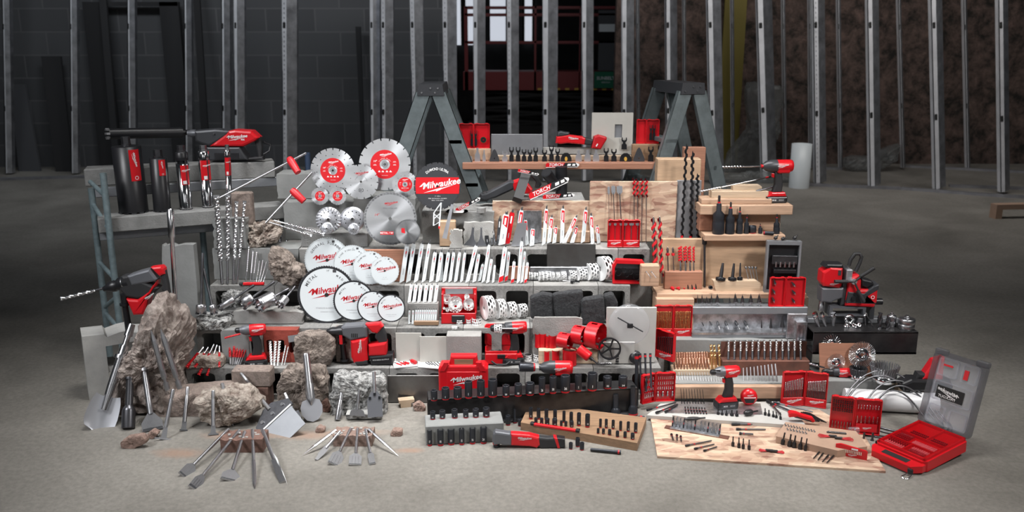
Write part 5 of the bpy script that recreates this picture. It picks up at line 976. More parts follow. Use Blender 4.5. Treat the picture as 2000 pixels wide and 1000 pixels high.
put('rotary_hammer', kit(('gear_case', gb), ('chuck', nz), ('motor_housing', rd, None, [('lettering', lg)]), ('grip', gr), ('side_handle', sh_), ('battery', bt)), MX.Translation(o), 'red and grey rotary hammer on the lowest course with a flat chisel', 'power tool')
a = o + q1(510, 190, -.0); b_ = o + q1(175, 225, -.05); rod('chisel', kit(('shank', B('steel2').lathe([(1, 0), (1, .7)], 12)), ('gouge_blade', B('steel2').prism([(-1, .68), (1, .68), (2.4, .74), (2.6, 1), (-2.6, 1), (-2.4, .74)], -.4, .4))), a, b_, 2.5, 'wide gouge chisel held by the rotary hammer', 'chisel')
# white tiles with red hole saws and bits
def tile(c, x0, y0, x1, y1, Y, z0, dep, mt, lab, rz=0, rx=0):
    a = at(*cv(c, x0, y1), Y); e = at(*cv(c, x1, y0), Y); put('tile', B(mt).box(0, e.x - a.x, 0, dep, 0, e.z - z0, None, .001), T(a.x, Y, z0) @ RZ(rz) @ RX(rx), lab, 'tile')
tile('C7', 1060, 222, 1272, 440, 5.0, .201, .008, 'tile', 'pale tile standing behind the small red hole saws', 0, -2)
tile('C7', 1262, 252, 1485, 450, 4.985, .201, .008, 'tile', 'pale tile standing behind the slim silver bits', 0, -2)
slabq('tile', [(764, 700), (770, 718), (815, 714), (812, 699)], .2005, .206, 'white', 'small white tile lying under the red hole saws', 'tile'); slabq('tile', [(816, 702), (816, 716), (866, 720), (874, 706)], .2005, .206, 'white', 'small white tile lying under the short silver bits', 'tile')
CUPR = cup('red', False, slot=True, n=12)
def cupz(c, xb, yb, rp, hp, z, k, lab, group=None, ry=0, rz=0, mt=None):
    a = onz(*cv(c, xb, yb), z); s = sc(a) * CR[c][2]; r = rp / s; h = hp / s / .95; a.y += r; m = up(a, rz) @ RY(ry) @ S(r, r, h); put('hole_saw', k, m, lab, 'hole saw', group)
for i, (x, y, r, h) in enumerate(((1088, 442, 34, 78), (1128, 448, 28, 72), (1178, 438, 30, 76), (1215, 440, 30, 76))): cupz('C7', x, y, r, h, .206, CUPR, nlab(i, 4, 'small red hole saw', 'standing on the white tile'), 'red hole saws on the white tile')
lying('C7', 'glass_drill_bit', bitkit(.3, 0, ms='chrome', mf='red', one=True, tip='cone'), .206, 1.6, [(1045, 470, 1108, 492, 1.2), (1080, 462, 1140, 488, 1.5), (1120, 465, 1168, 478, 2.2), (1178, 450, 1225, 470, 4)], ('red tile bit', 'lying on the white tile'), 'drill bit')
rods('C7', 'tile_drill_bit', bitkit(.6, 0, ms='chrome', mf='steel', one=True, tip='cone', rs=1), .206, .03, 5, [(1285, 448, 1292, 400, 3), (1305, 448, 1322, 378, 4), (1330, 448, 1345, 372, 4), (1352, 448, 1362, 362, 5), (1372, 448, 1378, 328, 8), (1400, 448, 1410, 326, 8)], ('silver tile bit', 'standing before the pale tile'), 'drill bit')
lying('C7', 'tile_drill_bit', bitkit(.5, 0, ms='dksteel', mf='dksteel', one=True, tip='cone', rs=1), .206, .9, [(1310, 470, 1345, 488), (1330, 465, 1370, 490), (1355, 465, 1395, 495), (1382, 468, 1420, 498), (1405, 460, 1440, 495), (1430, 456, 1465, 490)], ('dark slim bit', 'lying on the white tile'), 'drill bit')
# ---------------------------------------------------------------- circular blades
A5 = lambda b, y=-.011: b
def label_red(sz14="14\""):
    b = B('red').ring(circ(.56, 48), circ(.2, 48), -.008, -.002); brand(b, 'white', .42, T(0, -.009, .38)); txt(b, sz14, 'white', .1, T(-.38, -.009, .12), .2, .02); arc(b, 'DIAMOND BLADE', 'white', .045, .24, -60, 10, T(0, -.009, 0))
    b.m('white')
    for x in (-.22, -.08, .08, .22): b.box(x - .045, x + .045, -.0095, -.009, -.3, -.27).box(x - .02, x + .02, -.0095, -.009, -.27, -.24)
    for x, z in ((-.38, -.02), (.38, .1), (.38, -.02)): b.box(x - .06, x + .06, -.01, -.009, z - .02, z - .01); b.box(x - .05, x + .05, -.01, -.009, z + .01, z + .02)
    return txt(b, 'MAX RPM 5450', 'white', .035, T(0, -.009, -.43))
LR = label_red(); LR2 = label_red()
def dots(b, rr, n, r, mt='studhole', x0=0): b.m(mt); [b.cyl(r, .0, .003, 8, T(rr * sin(x0 + 2 * pi * i / n), -.002, rr * cos(x0 + 2 * pi * i / n)) @ RX(90)) for i in range(n)]; return b
seg = dots(disc(20, .1, gull='slot'), .72, 15, .022); seg2 = disc(18, .09, gull='slot'); s_h = B('steel2').ring(circ(.13, 20), circ(.05, 20), -.006, -.003)
dt = B('silver').ring(circ(1, 100), circ(.9, 100), -.004, .0); dt2 = B('silver').ring(circ(1, 100), circ(.94, 100), -.003, 0)
Kd1 = kit(('disc', seg), ('paper_label', LR, 'round red label'), ('arbor', s_h)); Kd2 = kit(('disc', seg2), ('paper_label', LR2, 'round red label'), ('arbor', s_h))
gb_ = 'diamond blades on the grey blocks'
blade('diamond_blade', 'C5', 600, 415, 218, 0, 5.62, Kd1, 'large diamond blade with red label and ring of holes, behind the red handle', group=gb_)
blade('diamond_blade', 'C5', 1108, 355, 252, 0, 5.68, Kd2, 'largest diamond blade with red label, highest on the blocks', group=gb_)
b = dots(disc(14, .1, gull='slot'), .62, 10, .02); pr = brand(B('red2'), 'red2', .7, T(0, -.004, .5)); txt(pr, '80', 'print', .3, T(0, -.004, -.5)); arc(pr, 'SEGMENTED TURBO', 'print', .06, .34, -75, 11, T(0, -.004, 0))
blade('diamond_blade', 'C5', 875, 525, 170, 0, 5.57, kit(('disc', b), ('printing', pr)), 'bare steel diamond blade with red print, between the two big labels', group=gb_)
blade('diamond_blade', 'C5', 1305, 552, 126, 0, 5.55, Kd1, 'small diamond blade touching the black blade', group=gb_)
blade('diamond_blade', 'C5', 475, 665, 86, 0, 5.58, Kd2, 'smallest diamond blade, nearer the red core guide', group=gb_); blade('diamond_blade', 'C5', 647, 665, 86, 0, 5.56, Kd1, 'smallest diamond blade, nearer the steel printed blade', group=gb_)
b = disc(24, .05, mt='dksteel', gull='slot'); fb_ = B('panelblack' if 0 else 'dkgray').ring(circ(.94, 60), circ(.05, 60), -.006, -.001); lb = B('red').prism([(-.9, -.32), (.9, -.32), (.93, 0), (.9, .37), (-.9, .37), (-.93, 0)], -.012, -.007); brand(lb, 'white', 1.56, T(0, -.013, .08)); arc(lb, 'DIAMOND ULTRA', 'white', .15, .72, -37, 6.1, T(0, -.013, 0), .02)
txt(lb, '14" - 355mm', 'white', .05, T(0, -.013, -.42)); txt(lb, 'STEEL  DUCTILE IRON  CONCRETE', 'white', .05, T(0, -.013, -.52), 0, .01); txt(lb, 'REBAR  STONE  BRICK', 'white', .05, T(0, -.013, -.6)); lb.m('studhole').cyl(.05, 0, .002, 16, T(0, -.013, 0) @ RX(90))
blade('diamond_blade', 'C5', 1622, 568, 232, 0, 5.5, kit(('disc', b), ('black_face', fb_), ('red_band', lb, 'red band with the maker\'s script')), 'black diamond blade with broad red band beside the ladder', group=gb_)
b = disc(48, .035, gull='tooth'); pr = brand(B('red2'), 'red2', .46, T(0, -.002, .58)); txt(pr, 'STEEL LONG LIFE', 'print', .07, T(0, -.002, .38)); txt(pr, '14"', 'red2', .14, T(-.5, -.002, .14), .2); pr.m('redpaint').box(-.38, .12, -.003, -.001, -.6, -.48); txt(pr, 'METAL / W', 'white', .1, T(-.14, -.004, -.54), 0, .02)
blade('metal_saw_blade', 'C5', 1160, 885, 262, 0, 5.4, kit(('disc', b), ('printing', pr)), 'big bare steel saw blade with fine teeth, in front of the grey blocks')
b = disc(40, .06, gull='tooth'); pr = B('redpaint').prism([(-.5, -.05), (-.2, -.12), (-.25, .3), (-.5, .3)], -.003, -.001); blade('metal_saw_blade', 'C5', 1332, 1015, 124, 0, 5.34, kit(('disc', b), ('printing', pr)), 'small bare steel saw blade overlapping the big steel one')
# cup wheels
def cupwheel(turbo):
    b = B('silver').lathe([(1, 0), (1, .18), (.72, .22), (.4, .28), (.3, .34), (.12, .34)], 40, RX(90), cap=False); b.m('silver')
    for i in range(24): b.box(-.05, .05, .72 if turbo else .8, .99, .17, .24, RX(90) @ RZ(i * 15) @ (RZ(0)) , .01) if turbo else None
    b.m('studhole'); [b.cyl(.055, .235, .25, 8, RX(90) @ RZ(i * 30) @ T(.62, 0, 0)) for i in range(12)]; [b.cyl(.04, .245, .262, 8, RX(90) @ RZ(i * 30 + 15) @ T(.48, 0, 0)) for i in range(12)]; b.cyl(.11, .33, .345, 12, RX(90)); return b
W1 = kit(('wheel', cupwheel(True)), ('hub', B('steel2').lathe([(.2, .34), (.2, .36), (.12, .36)], 16, RX(90), cap=False))); W2 = kit(('wheel', cupwheel(False)), ('hub', B('steel2').lathe([(.2, .34), (.2, .36), (.12, .36)], 16, RX(90), cap=False)))
for x, y, r, k, l in ((563, 895, 125, W1, 'turbo diamond cup wheel, nearer the drill bits'), (797, 890, 122, W2, 'plain diamond cup wheel, nearer the big steel blade'), (545, 980, 62, W2, 'small cup wheel leaning before the turbo cup wheel'), (805, 985, 58, W1, 'small cup wheel leaning before the plain cup wheel')): blade('cup_wheel', 'C5', x, y, r, 0, 5.44 if r > 90 else 5.34, k, l, 'grinding wheel', 10)
# painted carbide blades
def wblade(n, dp, top, sub, dark=False, big=1):
    b = disc(n, dp, 'whitepaint' if not dark else 'dkgray', hole=.07); f = B('whitepaint').ring(circ(.9 if dark else .93, 60), circ(.07, 60), -.006, -.001); p = brand(B('red2'), 'red2', 1.24, T(-.02, -.008, .16)); arc(p, top, 'print', .15 if big else .12, .74, -62, 8.4 if big else 7, T(0, -.008, 0), .012); txt(p, sub, 'printgray', .07, T(.0, -.008, -.45)); txt(p, 'STRAIGHT CUTS', 'printgray', .06, T(.0, -.008, -.58)); txt(p, "14\"", 'print', .09, T(.06, -.008, .82)); p.m('print').box(.22, .34, -.009, -.007, .76, .86); arc(p, 'MEDIUM', 'print', .1, .74, 30, 8, T(0, -.008, 0)); p.m('studhole').cyl(.07, 0, .003, 16, T(0, -.008, 0) @ RX(90))
    return kit(('disc', b), ('painted_face', f), ('printing', p, 'red script and black print'))
gw = 'white wood cutting blades'; gm = 'grey rimmed metal cutting blades'
for i, (x, y, r, Y, t, n, l) in enumerate(((545, 340, 225, 5.34, 'GENERAL PURPOSE', 60, 'largest white wood blade with general purpose print'), (790, 378, 188, 5.31, 'FINE FINISH', 60, 'second white wood blade with fine finish print'), (960, 415, 168, 5.285, 'FRAMING', 36, 'third white wood blade with framing print'), (1107, 445, 143, 5.255, 'FRAMING', 30, 'smallest and frontmost white wood blade, nearest the recip blades'))):
    blade('wood_saw_blade', 'C6', x, y, r, 0, Y, wblade(n, .06, t, '12" - 60T', big=i == 0), l, group=gw)
for i, (x, y, r, Y, t, n, l) in enumerate(((540, 680, 290, 5.17, 'METAL', 72, 'largest dark rimmed metal blade, lowest beside the core cutters'), (805, 738, 205, 5.14, 'METAL', 60, 'second dark rimmed metal blade'), (993, 795, 160, 5.11, 'METAL', 56, 'third dark rimmed metal blade'), (1170, 810, 140, 5.08, 'METAL', 48, 'smallest dark rimmed metal blade, nearest the short recip blades'))):
    blade('metal_cutting_blade', 'C6', x, y, r, 0, Y, wblade(n, .06, t, 'STAINLESS & ARMORED', True, i == 0), l, group=gm)
# ---------------------------------------------------------------- middle: blades in rows on the two upper courses
RW = recip(); RT = recip('redpaint', tooth=26); RWt = recip(tip='red'); RTor = recip('redpaint', 'dkgray', tooth=30)
def rblades(c, k, z, pts, lab, group, dy=.06, r=11):
    n = len(pts)
    for i, q in enumerate(pts):
        kk = q[5] if len(q) > 5 else k; a = onz(*cv(c, q[0], q[1]), z); b = at(*cv(c, q[2], q[3]), a.y + dy); s = sc(a) * CR[c][2]; w = (q[4] if len(q) > 4 else r) / s
        put('reciprocating_saw_blade', kk, fr(a, b, w, .012, (b - a).length), nlab(i, n, *lab), 'saw blade', group)
g = 'white saw blades on the third course'
rblades('C6', RW, .6, [(1272, 568, 1335, 140, 20), (1335, 565, 1400, 140, 19), (1410, 565, 1480, 140, 18), (1485, 562, 1550, 140, 16), (1560, 560, 1605, 232, 18), (1622, 560, 1665, 232, 17), (1690, 560, 1735, 232, 15), (1745, 560, 1785, 232, 14), (1800, 560, 1845, 232, 13), (1858, 560, 1895, 235, 11)], ('long white saw blade', 'on the third course'), g)
rblades('D2', RW, .6, [(10, 750, 20, 420, 12), (40, 752, 90, 425, 17), (92, 752, 140, 425, 14), (145, 752, 195, 425, 14), (205, 752, 245, 425, 12), (262, 765, 360, 360, 17), (330, 762, 380, 450, 16), (378, 752, 420, 560, 12), (418, 765, 485, 350, 14), (462, 768, 505, 505, 13), (515, 765, 535, 570, 10), (588, 765, 640, 375, 20, RWt), (640, 755, 675, 425, 14, RWt), (702, 768, 725, 530, 14, RWt), (762, 770, 800, 310, 15, RW), (795, 768, 828, 420, 12), (830, 768, 855, 540, 12, RWt)], ('uneven white blade', 'before the third course holes'), 'uneven white saw blades on the third course')
fb('sb1', 'concrete_slab', 796, 592, 856, 608, 5.17, .05, 'concrete2', 'pale stone strip between the two rows of short white blades', 'slab', z0=.402); Z_SB = Z['sb1']
rblades('C6', RW, Z_SB, [(1345, 758, 1372, 560, 13), (1392, 758, 1418, 562, 15), (1440, 758, 1465, 562, 14), (1495, 758, 1518, 565, 16), (1545, 758, 1570, 565, 15), (1597, 758, 1622, 565, 15)], ('short white saw blade', 'beside the metal blades'), 'short white blades, upper row', .07)
fb('sb2', 'timber_strip', 808, 627, 857, 637, 5.085, .015, 'walnut', 'brown wooden strip holding the jigsaw blades', 'strip', z0=.402)
JB = recip(tooth=16)
rblades('C6', JB, .402, [(1345, 968, 1350, 815, 9), (1380, 968, 1385, 815, 9)] + [(1408 + 21.5 * i, 964, 1416 + 21.5 * i, 810, 8) for i in range(10)], ('narrow white jigsaw blade', 'standing by the brown wooden strip'), 'jigsaw blades on the wooden strip', .02)
zt = .802; g = 'red topped blades before the flakeboard'
rblades('D2', RT, zt, [(600, 400, 650, 60, 30, recip('red')), (650, 395, 710, 40, 24, recip('red', 'redglow')), (745, 405, 800, 15, 20), (850, 400, 828, 120, 16), (895, 405, 905, 215, 20), (1010, 400, 1040, 0, 17), (1060, 380, 1090, 95, 18), (1112, 380, 1130, 200, 17), (1188, 378, 1200, 0, 18), (1205, 382, 1338, 95, 17), (1285, 378, 1335, 200, 18), (1392, 378, 1425, 15, 18), (1490, 395, 1472, 75, 16), (1550, 380, 1530, 195, 16)], ('red topped reciprocating blade', 'before the lower flakeboard'), g, .03)
rblades('D2', recip('dkgray', 'dkgray'), zt, [(560, 395, 585, 105, 14), (535, 400, 515, 215, 9), (505, 398, 500, 215, 9)], ('dark saw blade', 'beside the red topped blades'), 'dark blades by the flakeboard', .05)
p = onz(*cv('D2', 690, 405), zt); ws = B('silver').prism([(0, 0), (.085, .0), (.1, .3), (.04, .3)], 0, .003); put('wide_saw_blade', ws, up(p, 0, 1, 1, .5), 'wide grey blade behind the red topped blades', 'blade')
# metal scrapers and pruning blade, plasterboard rubble
for i, (x, y, yt, w, l) in enumerate(((300, 402, 212, 72, 'grey triangular scraper blade standing on the top course'), (400, 402, 215, 52, 'smaller grey triangular scraper blade'))):
    a = onz(*cv('D2', x, y), zt); b_ = at(*cv('D2', x + (22 if i == 0 else 0), yt), a.y); s = sc(a) * 5; h = (b_ - a).length; w_ = w / s; put('scraper_blade', B('gray').prism([(-w_, 0), (w_, 0), (w_ * .9, h * .08), (w_ * .35, h * .35), (w_ * .18, h * .6), (w_ * .15, h), (.0, h * .93), (-w_ * .15, h), (-w_ * .18, h * .6), (-w_ * .35, h * .35), (-w_ * .9, h * .08)], -.002, .002), fr(a, b_), l, 'blade')
rblades('D2', recip('black', 'blacksteel'), zt, [(462, 402, 448, 215, 18)], ('black carbide blade', 'beside the scraper blades'), 'black carbide blades')
pts = ((1545, 880, 1660, 740), (1575, 1000, 1655, 730))
def rodY(c, name, b, x0, y0, x1, y1, Y0, Y1, lab, cat): a = at(*cv(c, x0, y0), Y0); e = at(*cv(c, x1, y1), Y1); return put(name, b, fr(a, e, 1, 1, (e - a).length), lab, cat)
wb = B('whitepaint'); w = .016
for q0, q1 in (((0, 0), (0, 1)), ((-2.2, .0), (-2.4, .55)), ((-2.4, .55), (0, 1)), ((-2.2, .3), (0, .55)), ((-2.2, .0), (0, .18)), ((0, .3), (-2.4, .5))): wb.tube([(q0[0] * w, 0, q0[1]), (q1[0] * w, 0, q1[1])], .0045, 6)
wb.m('red').box(-.005, .005, -.004, .004, -.1, .0)
rodY('C5', 'pruning_blade', wb, 1640, 960, 1658, 730, 5.3, 5.36, 'white open framed pruning blade standing before the black diamond blade', 'blade'); rodY('C5', 'saw_blade', B('silver').prism([(-.014, 0), (.014, 0), (.008, 1), (-.008, 1)], -.001, .001), 1690, 1080, 1768, 745, 5.32, 5.38, 'long grey saw blade leaning beside the white pruning blade', 'blade')
fb('d1', 'wood_offcut', 858, 432, 890, 482, 5.46, .06, 'ply', 'brown board end standing between the pruning blade and the rubble', 'board', z0=.802)
rock('plaster_rubble', [(872, 418), (890, 410), (914, 414), (913, 432), (890, 434), (872, 428)], 5.5, .12, 'white', 'broken white plasterboard lying on the grey block', Z['l8'] - .0, 'rubble', box=.2, rough=.01, seed=31, nt_=40, npz=12)
fb('d2', 'plaster_block', 905, 434, 964, 480, 5.5, .04, 'white', 'white plaster block behind the scraper blades', 'block', z0=.802, build=chipped('white_concrete', seed=33)); fb('d3', 'plaster_block', 878, 449, 903, 481, 5.41, .04, 'white', 'small crumbled white plaster block before the top course', 'block', z0=.802, build=chipped('white_concrete', seed=34))
q = [at(*cv('D2', x, y), Y) for x, y, Y in ((270, 110, 5.62), (330, 100, 5.66), (480, 160, 5.58), (400, 165, 5.54))]; put('roof_shingle', B('dkgray').add(q + [v - V((0, 0, .01)) for v in q], [(0, 1, 2, 3), (7, 6, 5, 4), (0, 4, 5, 1), (1, 5, 6, 2), (2, 6, 7, 3), (3, 7, 4, 0)]), I4, 'dark grey shingle lying on the plaster rubble', 'shingle')
# recip saw, pipes and torch blades above
o = at(*cv('D1', 620, 650), 5.75); u = 1 / sc(o) / 4.444; Q = lambda pts: [((x - 620) * u, -(y - 650) * u) for x, y in pts]
bd = B('dkgray'); soft(bd, Q([(350, 700), (400, 690), (600, 585), (650, 590), (640, 660), (480, 735), (380, 760), (340, 745)]), -.035, .035, .012); nb = B('rubber'); soft(nb, Q([(335, 720), (375, 685), (420, 690), (440, 740), (400, 770), (340, 770)]), -.03, .03, .01)
hb = B('red'); soft(hb, Q([(600, 600), (720, 560), (800, 660), (790, 700), (700, 700), (640, 670)]), -.034, .034, .012); hb.m('rubber'); soft(hb, Q([(760, 500), (840, 540), (880, 620), (860, 650), (820, 650), (830, 600), (790, 555), (740, 540)]), -.02, .02, .008)
put('reciprocating_saw', kit(('gear_case', bd), ('blade_clamp', nb), ('handle', hb)), MX.Translation(o), 'dark reciprocating saw lying behind the black pipes', 'power tool')
def torch(c, x0, y0, x1, y1, Y0, Y1, lab):      # red blade with white lettering, tip at 0
    a = at(*cv(c, x0, y0), Y0); e = at(*cv(c, x1, y1), Y1); L = (e - a).length; h = L * .062
    b = B('red').prism([(0, -h), (L * .5, -h), (L * .58, h), (L * .03, h), (0, h * .3)], -.002, .002); b.m('black').prism([(L * .5, -h), (L * .95, -h * .8), (L * .9, h), (L * .58, h)], -.002, .002); b.m('white').prism([(0, -h * 1.3), (L * .95, -h * 1.2), (L * .95, -h * .8), (L * .9, -h), (0, -h)], -.0015, .0015)
    b.prism([(L * .9, h), (L, h * .3), (L, -h * .3), (L * .95, -h), (L * .88, -h)], -.0015, .0015); b.prism([(L * .64, -h * .5), (L * .74, -h * .5), (L * .76, h * .5), (L * .66, h * .5)], -.003, -.002); b.prism([(L * .79, -h * .5), (L * .88, -h * .5), (L * .89, h * .5), (L * .8, h * .5)], -.003, -.002); txt(b, 'TORCH', 'white', h * 2, T(L * .3, -.003, 0), .2, .02)
    d = (e - a).normalized(); y = V((0, 1, 0)); y = (y - d * y.dot(d)).normalized(); m = MX((d, y, d.cross(y))).transposed().to_4x4(); m.translation = a; put('torch_blade', b, m, lab, 'saw blade', 'red blades with white lettering')
torch('D1', 135, 850, 345, 740, 5.55, 5.6, 'red lettered metal blade fitted in the reciprocating saw'); torch('D1', 675, 500, 855, 535, 5.6, 5.62, 'red lettered blade lying on top of the black tube'); torch('D1', 770, 728, 1115, 570, 5.5, 5.6, 'red lettered blade slanting across the black pipe elbow')
torch('D1', 890, 732, 1165, 715, 5.6, 5.6, 'red lettered blade lying on the grey block'); torch('D1', 915, 455, 1205, 452, 6.115, 6.115, 'red lettered blade on the front of the timber shelf')
def pipe(c, x0, y0, x1, y1, rpx, Y0, Y1, lab, mt='blacksteel', sq=False, z0=None):
    a = at(*cv(c, x0, y0), Y0); e = at(*cv(c, x1, y1), Y1); r = rpx / CR[c][2] / sc(a); return B(mt).tube([a, e], r, 4 if sq else 24, not sq), a, e, r
b, a, e, r = pipe('D1', 1050, 700, 1050, 470, 52, 5.78, 5.78, ''); b2, a2, e2, r2 = pipe('D1', 1000, 640, 920, 520, 48, 5.76, 5.68, ''); b2.m('black').tube([e2 - (e2 - a2).normalized() * .005, e2 + (e2 - a2).normalized() * .001], r2 * .85, 20)
put('pipe_elbow', kit(('main_pipe', b), ('branch_pipe', b2)), I4, 'black plastic Y shaped pipe fitting behind the slanting red blade', 'pipe'); b, a, e, r = pipe('D1', 668, 760, 745, 520, 58, 5.55, 5.68, '', 'rubber', True); put('square_tube', b, I4, 'black square steel tube leaning across the reciprocating saw', 'tube')
b = B('concrete').cyl(.03, 0, .03, 20); put('concrete_puck', b, up(V(onz(*cv('D1', 355, 865), Z['l8']))), 'small grey concrete puck below the reciprocating saw', 'block')
b = B('graypanel').box(-.005, .05, 0, .01, 0, .045).m('red').box(.05, .06, 0, .02, 0, .045)
# ---------------------------------------------------------------- white hole saws and cases on the third course
CW = cup('white', True, inner='white'); CW2 = cup('white', True, rows=2, inner='print', n=16)
def cuplay(c, x, yb, rp, wp, z, lab, yaw=0, k=None, g='white hole saws lying on the third course'):     # lying, mouth to the right
    a = onz(*cv(c, x, yb), z); s = sc(a) * CR[c][2]; r = rp / s; w = wp / s; m = up(a + V((0, min(r, .04), r)), yaw) @ RY(90) @ S(r, r, w) @ T(0, 0, -.5) @ RZ(11); put('hole_saw', k or CW, m, lab, 'hole saw', g)
for x, yb, r, w, l, yw in ((1598, 752, 120, 90, 'largest white hole saw with round vents, beside the red case', 28), (1478, 748, 84, 90, 'second largest white hole saw lying beside the largest', 25), (1378, 750, 62, 85, 'medium white hole saw with vents beside two larger ones', 25), (1290, 748, 50, 70, 'smaller white hole saw at the end of the graded ones', 20)): cuplay('D2', x, yb, r, w, .601, l, yw)
for x, yb, r, w, l in ((905, 742, 42, 85, 'small white hole saw lying beside the last red tipped blade'), (1020, 752, 44, 115, 'plain white hole saw lying before the aluminium strip'), (1102, 752, 42, 26, 'narrow white ring cutter before the aluminium strip'), (1148, 752, 42, 38, 'second narrow white ring cutter before the aluminium strip'), (1203, 752, 45, 48, 'white ring cutter nearest the black arbor')): cuplay('D2', x, yb, r, w, .601, l, 8, k=CW2)
K_arb = kit(('shank', B('blacksteel').cyl(1, .45, 1, 6, smooth=False)), ('collar', B('black').lathe([(2.2, .0), (2.6, .05), (2.6, .3), (1.6, .32), (1.6, .5)], 14)), ('pilot_bit', B('steel2').lathe([(.6, 0), (.6, -.8), (.05, -.9)], 8)))
a = onz(*cv('D2', 1270, 765), .601) + V((0, 0, .012)); b_ = onz(*cv('D2', 1360, 765), .601) + V((0, 0, .008)); rod('arbor', K_arb, a, b_, 1.4, 'black hole saw arbor lying before the white hole saws', 'arbor')
for x, yb, r, w, l in ((535, 318, 112, 75, 'largest white hole saw of four, beside the open red case on the second course'), (648, 312, 93, 70, 'second white hole saw of four on the second course'), (750, 305, 76, 72, 'third white hole saw of four on the second course'), (852, 300, 64, 72, 'smallest white hole saw of four on the second course')): cuplay('D3', x, yb, r, w, .401, l, 24, g='four white hole saws on the second course')
def tray(w, d, h, mt='redglow'):
    b = B('red'); t = .006; b.box(0, w, 0, d, 0, t).box(0, t, 0, d, 0, h, None, .002).box(w - t, w, 0, d, 0, h, None, .002).box(0, w, 0, t, 0, h, None, .002).box(0, w, d - t, d, 0, h, None, .002); return b
# deep open case with five white saws
p0 = onz(862, 632, .401); p1 = onz(929, 634, .401); w = (p1 - p0).length; h = at(862, 612, p0.y).z - .401; ht = at(860, 563, p0.y + .12).z - .401
tb_ = tray(w, .14, h); tb_.m('redglow').box(.01, w - .01, .13, .134, h, ht, None, .002); tb_.m('red').box(-.004, w + .004, .134, .145, h * .3, ht, None, .004).box(0, .012, .06, .14, h, ht * .9, None, .003).box(w - .012, w, .06, .14, h, ht * .9, None, .003); lt = B('black').box(w * .3, w * .68, -.012, .0, h * .15, h * .85, None, .004); tb_.m('graypanel').box(.02, w - .02, .124, .13, ht * .8, ht * .97)
put('hole_saw_case', kit(('tray', tb_), ('latch', lt)), up(p0, 1), 'open red case holding white hole saws, on the second course', 'case')
def cupup(c, x, y, r, h, zz, lab, g, tilt=50, dy=.03, k=None): a = at(*cv(c, x, y), p0.y + dy); s = sc(a) * CR[c][2]; put('hole_saw', k or CW, MX.Translation(a) @ RX(tilt) @ S(r / s, r / s, h / s) @ T(0, 0, -.5), lab, 'hole saw', g)
for x, y, r, l, dy in ((155, 115, 42, 'upper one nearest the lid hinge', .1), (343, 95, 25, 'slim one at the upper corner', .1), (235, 165, 66, 'largest one in the middle', .05), (358, 165, 50, 'second largest one beside the middle', .06), (160, 215, 18, 'slim one at the lower corner', .03), (130, 200, 12, 'darkest slim one at the lower corner', .03)):
    cupup('D3', x, y, r, r * 1.3, 0, 'white hole saw inside the open red case, ' + l, 'white saws in the open red case', 48, dy)
# octagonal open case on the third course
p0 = onz(1196, 553, .601); p0.y -= .01; s_ = sc(p0); w = 60 / s_; h = 46 / s_
ob = B('red').ring([(0, .0), (w, 0), (w * 1.04, h * .3), (w * 1.06, h * .8), (w * .95, h), (w * .1, h * 1.04), (-w * .02, h * .75), (0, h * .2), ], [(w * .08, h * .1), (w * .9, h * .1), (w * .94, h * .3), (w * .94, h * .72), (w * .86, h * .86), (w * .12, h * .88), (w * .06, h * .7), (w * .06, h * .2)], 0, .05); ob.m('black').box(w * .04, w * .98, .04, .05, .01, h * .95); ob.m('dkgray').box(w * .1, w * .85, .03, .045, h * .62, h * .86)
put('hole_saw_case', ob, up(p0, -3), 'small open red case with five steel cutters, beside the largest white saw', 'case')
for i, (x, y, r) in enumerate(((1735, 662, 30), (1792, 635, 25), (1855, 655, 25), (1815, 680, 25), (1915, 700, 36))):
    a = at(*cv('D2', x, y), p0.y + .005); s = sc(a) * 5; put('ring_cutter', cup('chrome', False, back=False, inner='steel2'), MX.Translation(a) @ RX(80) @ S(r / s, r / s, .02), nlab(i, 5, 'steel ring cutter', 'inside the small open red case'), 'cutter', 'steel cutters in the small red case')
# rubber and wood at the end
fb('e1', 'wood_block', 1252, 519, 1288, 554, 5.24, .07, 'pine', 'small cube of wood with two screws, at the end of the third course', 'block', z0=.601); b = B('steel2'); b.tube([(.0, -.004, .03), (.025, -.03, -.0)], .0018, 6).m('steel').cyl(.004, 0, .002, 8, T(0, 0, .03) @ RX(60))
for i, x in enumerate((1262, 1272)): put('screw', b, MX.Translation(at(x, 540, 5.235)), ('upper' if i else 'lower') + ' screw driven slanting into the small cube of wood', 'screw', 'screws in the wood cube')
# asphalt chunks
for pts, Y, l in (([(1035, 578), (1060, 570), (1080, 574), (1084, 622), (1070, 624), (1036, 621)], 5.14, 'black asphalt shingle piece beside the four white hole saws'), ([(1078, 572), (1110, 568), (1138, 565), (1140, 585), (1132, 622), (1084, 622)], 5.12, 'largest black asphalt piece in the middle'), ([(1134, 582), (1180, 575), (1182, 625), (1170, 642), (1136, 640)], 5.1, 'black asphalt piece with scored frame, nearest the dust shield'), ([(1178, 574), (1196, 570), (1206, 588), (1206, 625), (1182, 626)], 5.13, 'narrow black asphalt piece behind the dust shield')):
    rock('asphalt_piece', pts, Y, .07, 'asphalt', l, .402, 'asphalt', box=.15, rough=.006, seed=len(l), nt_=60, npz=14)
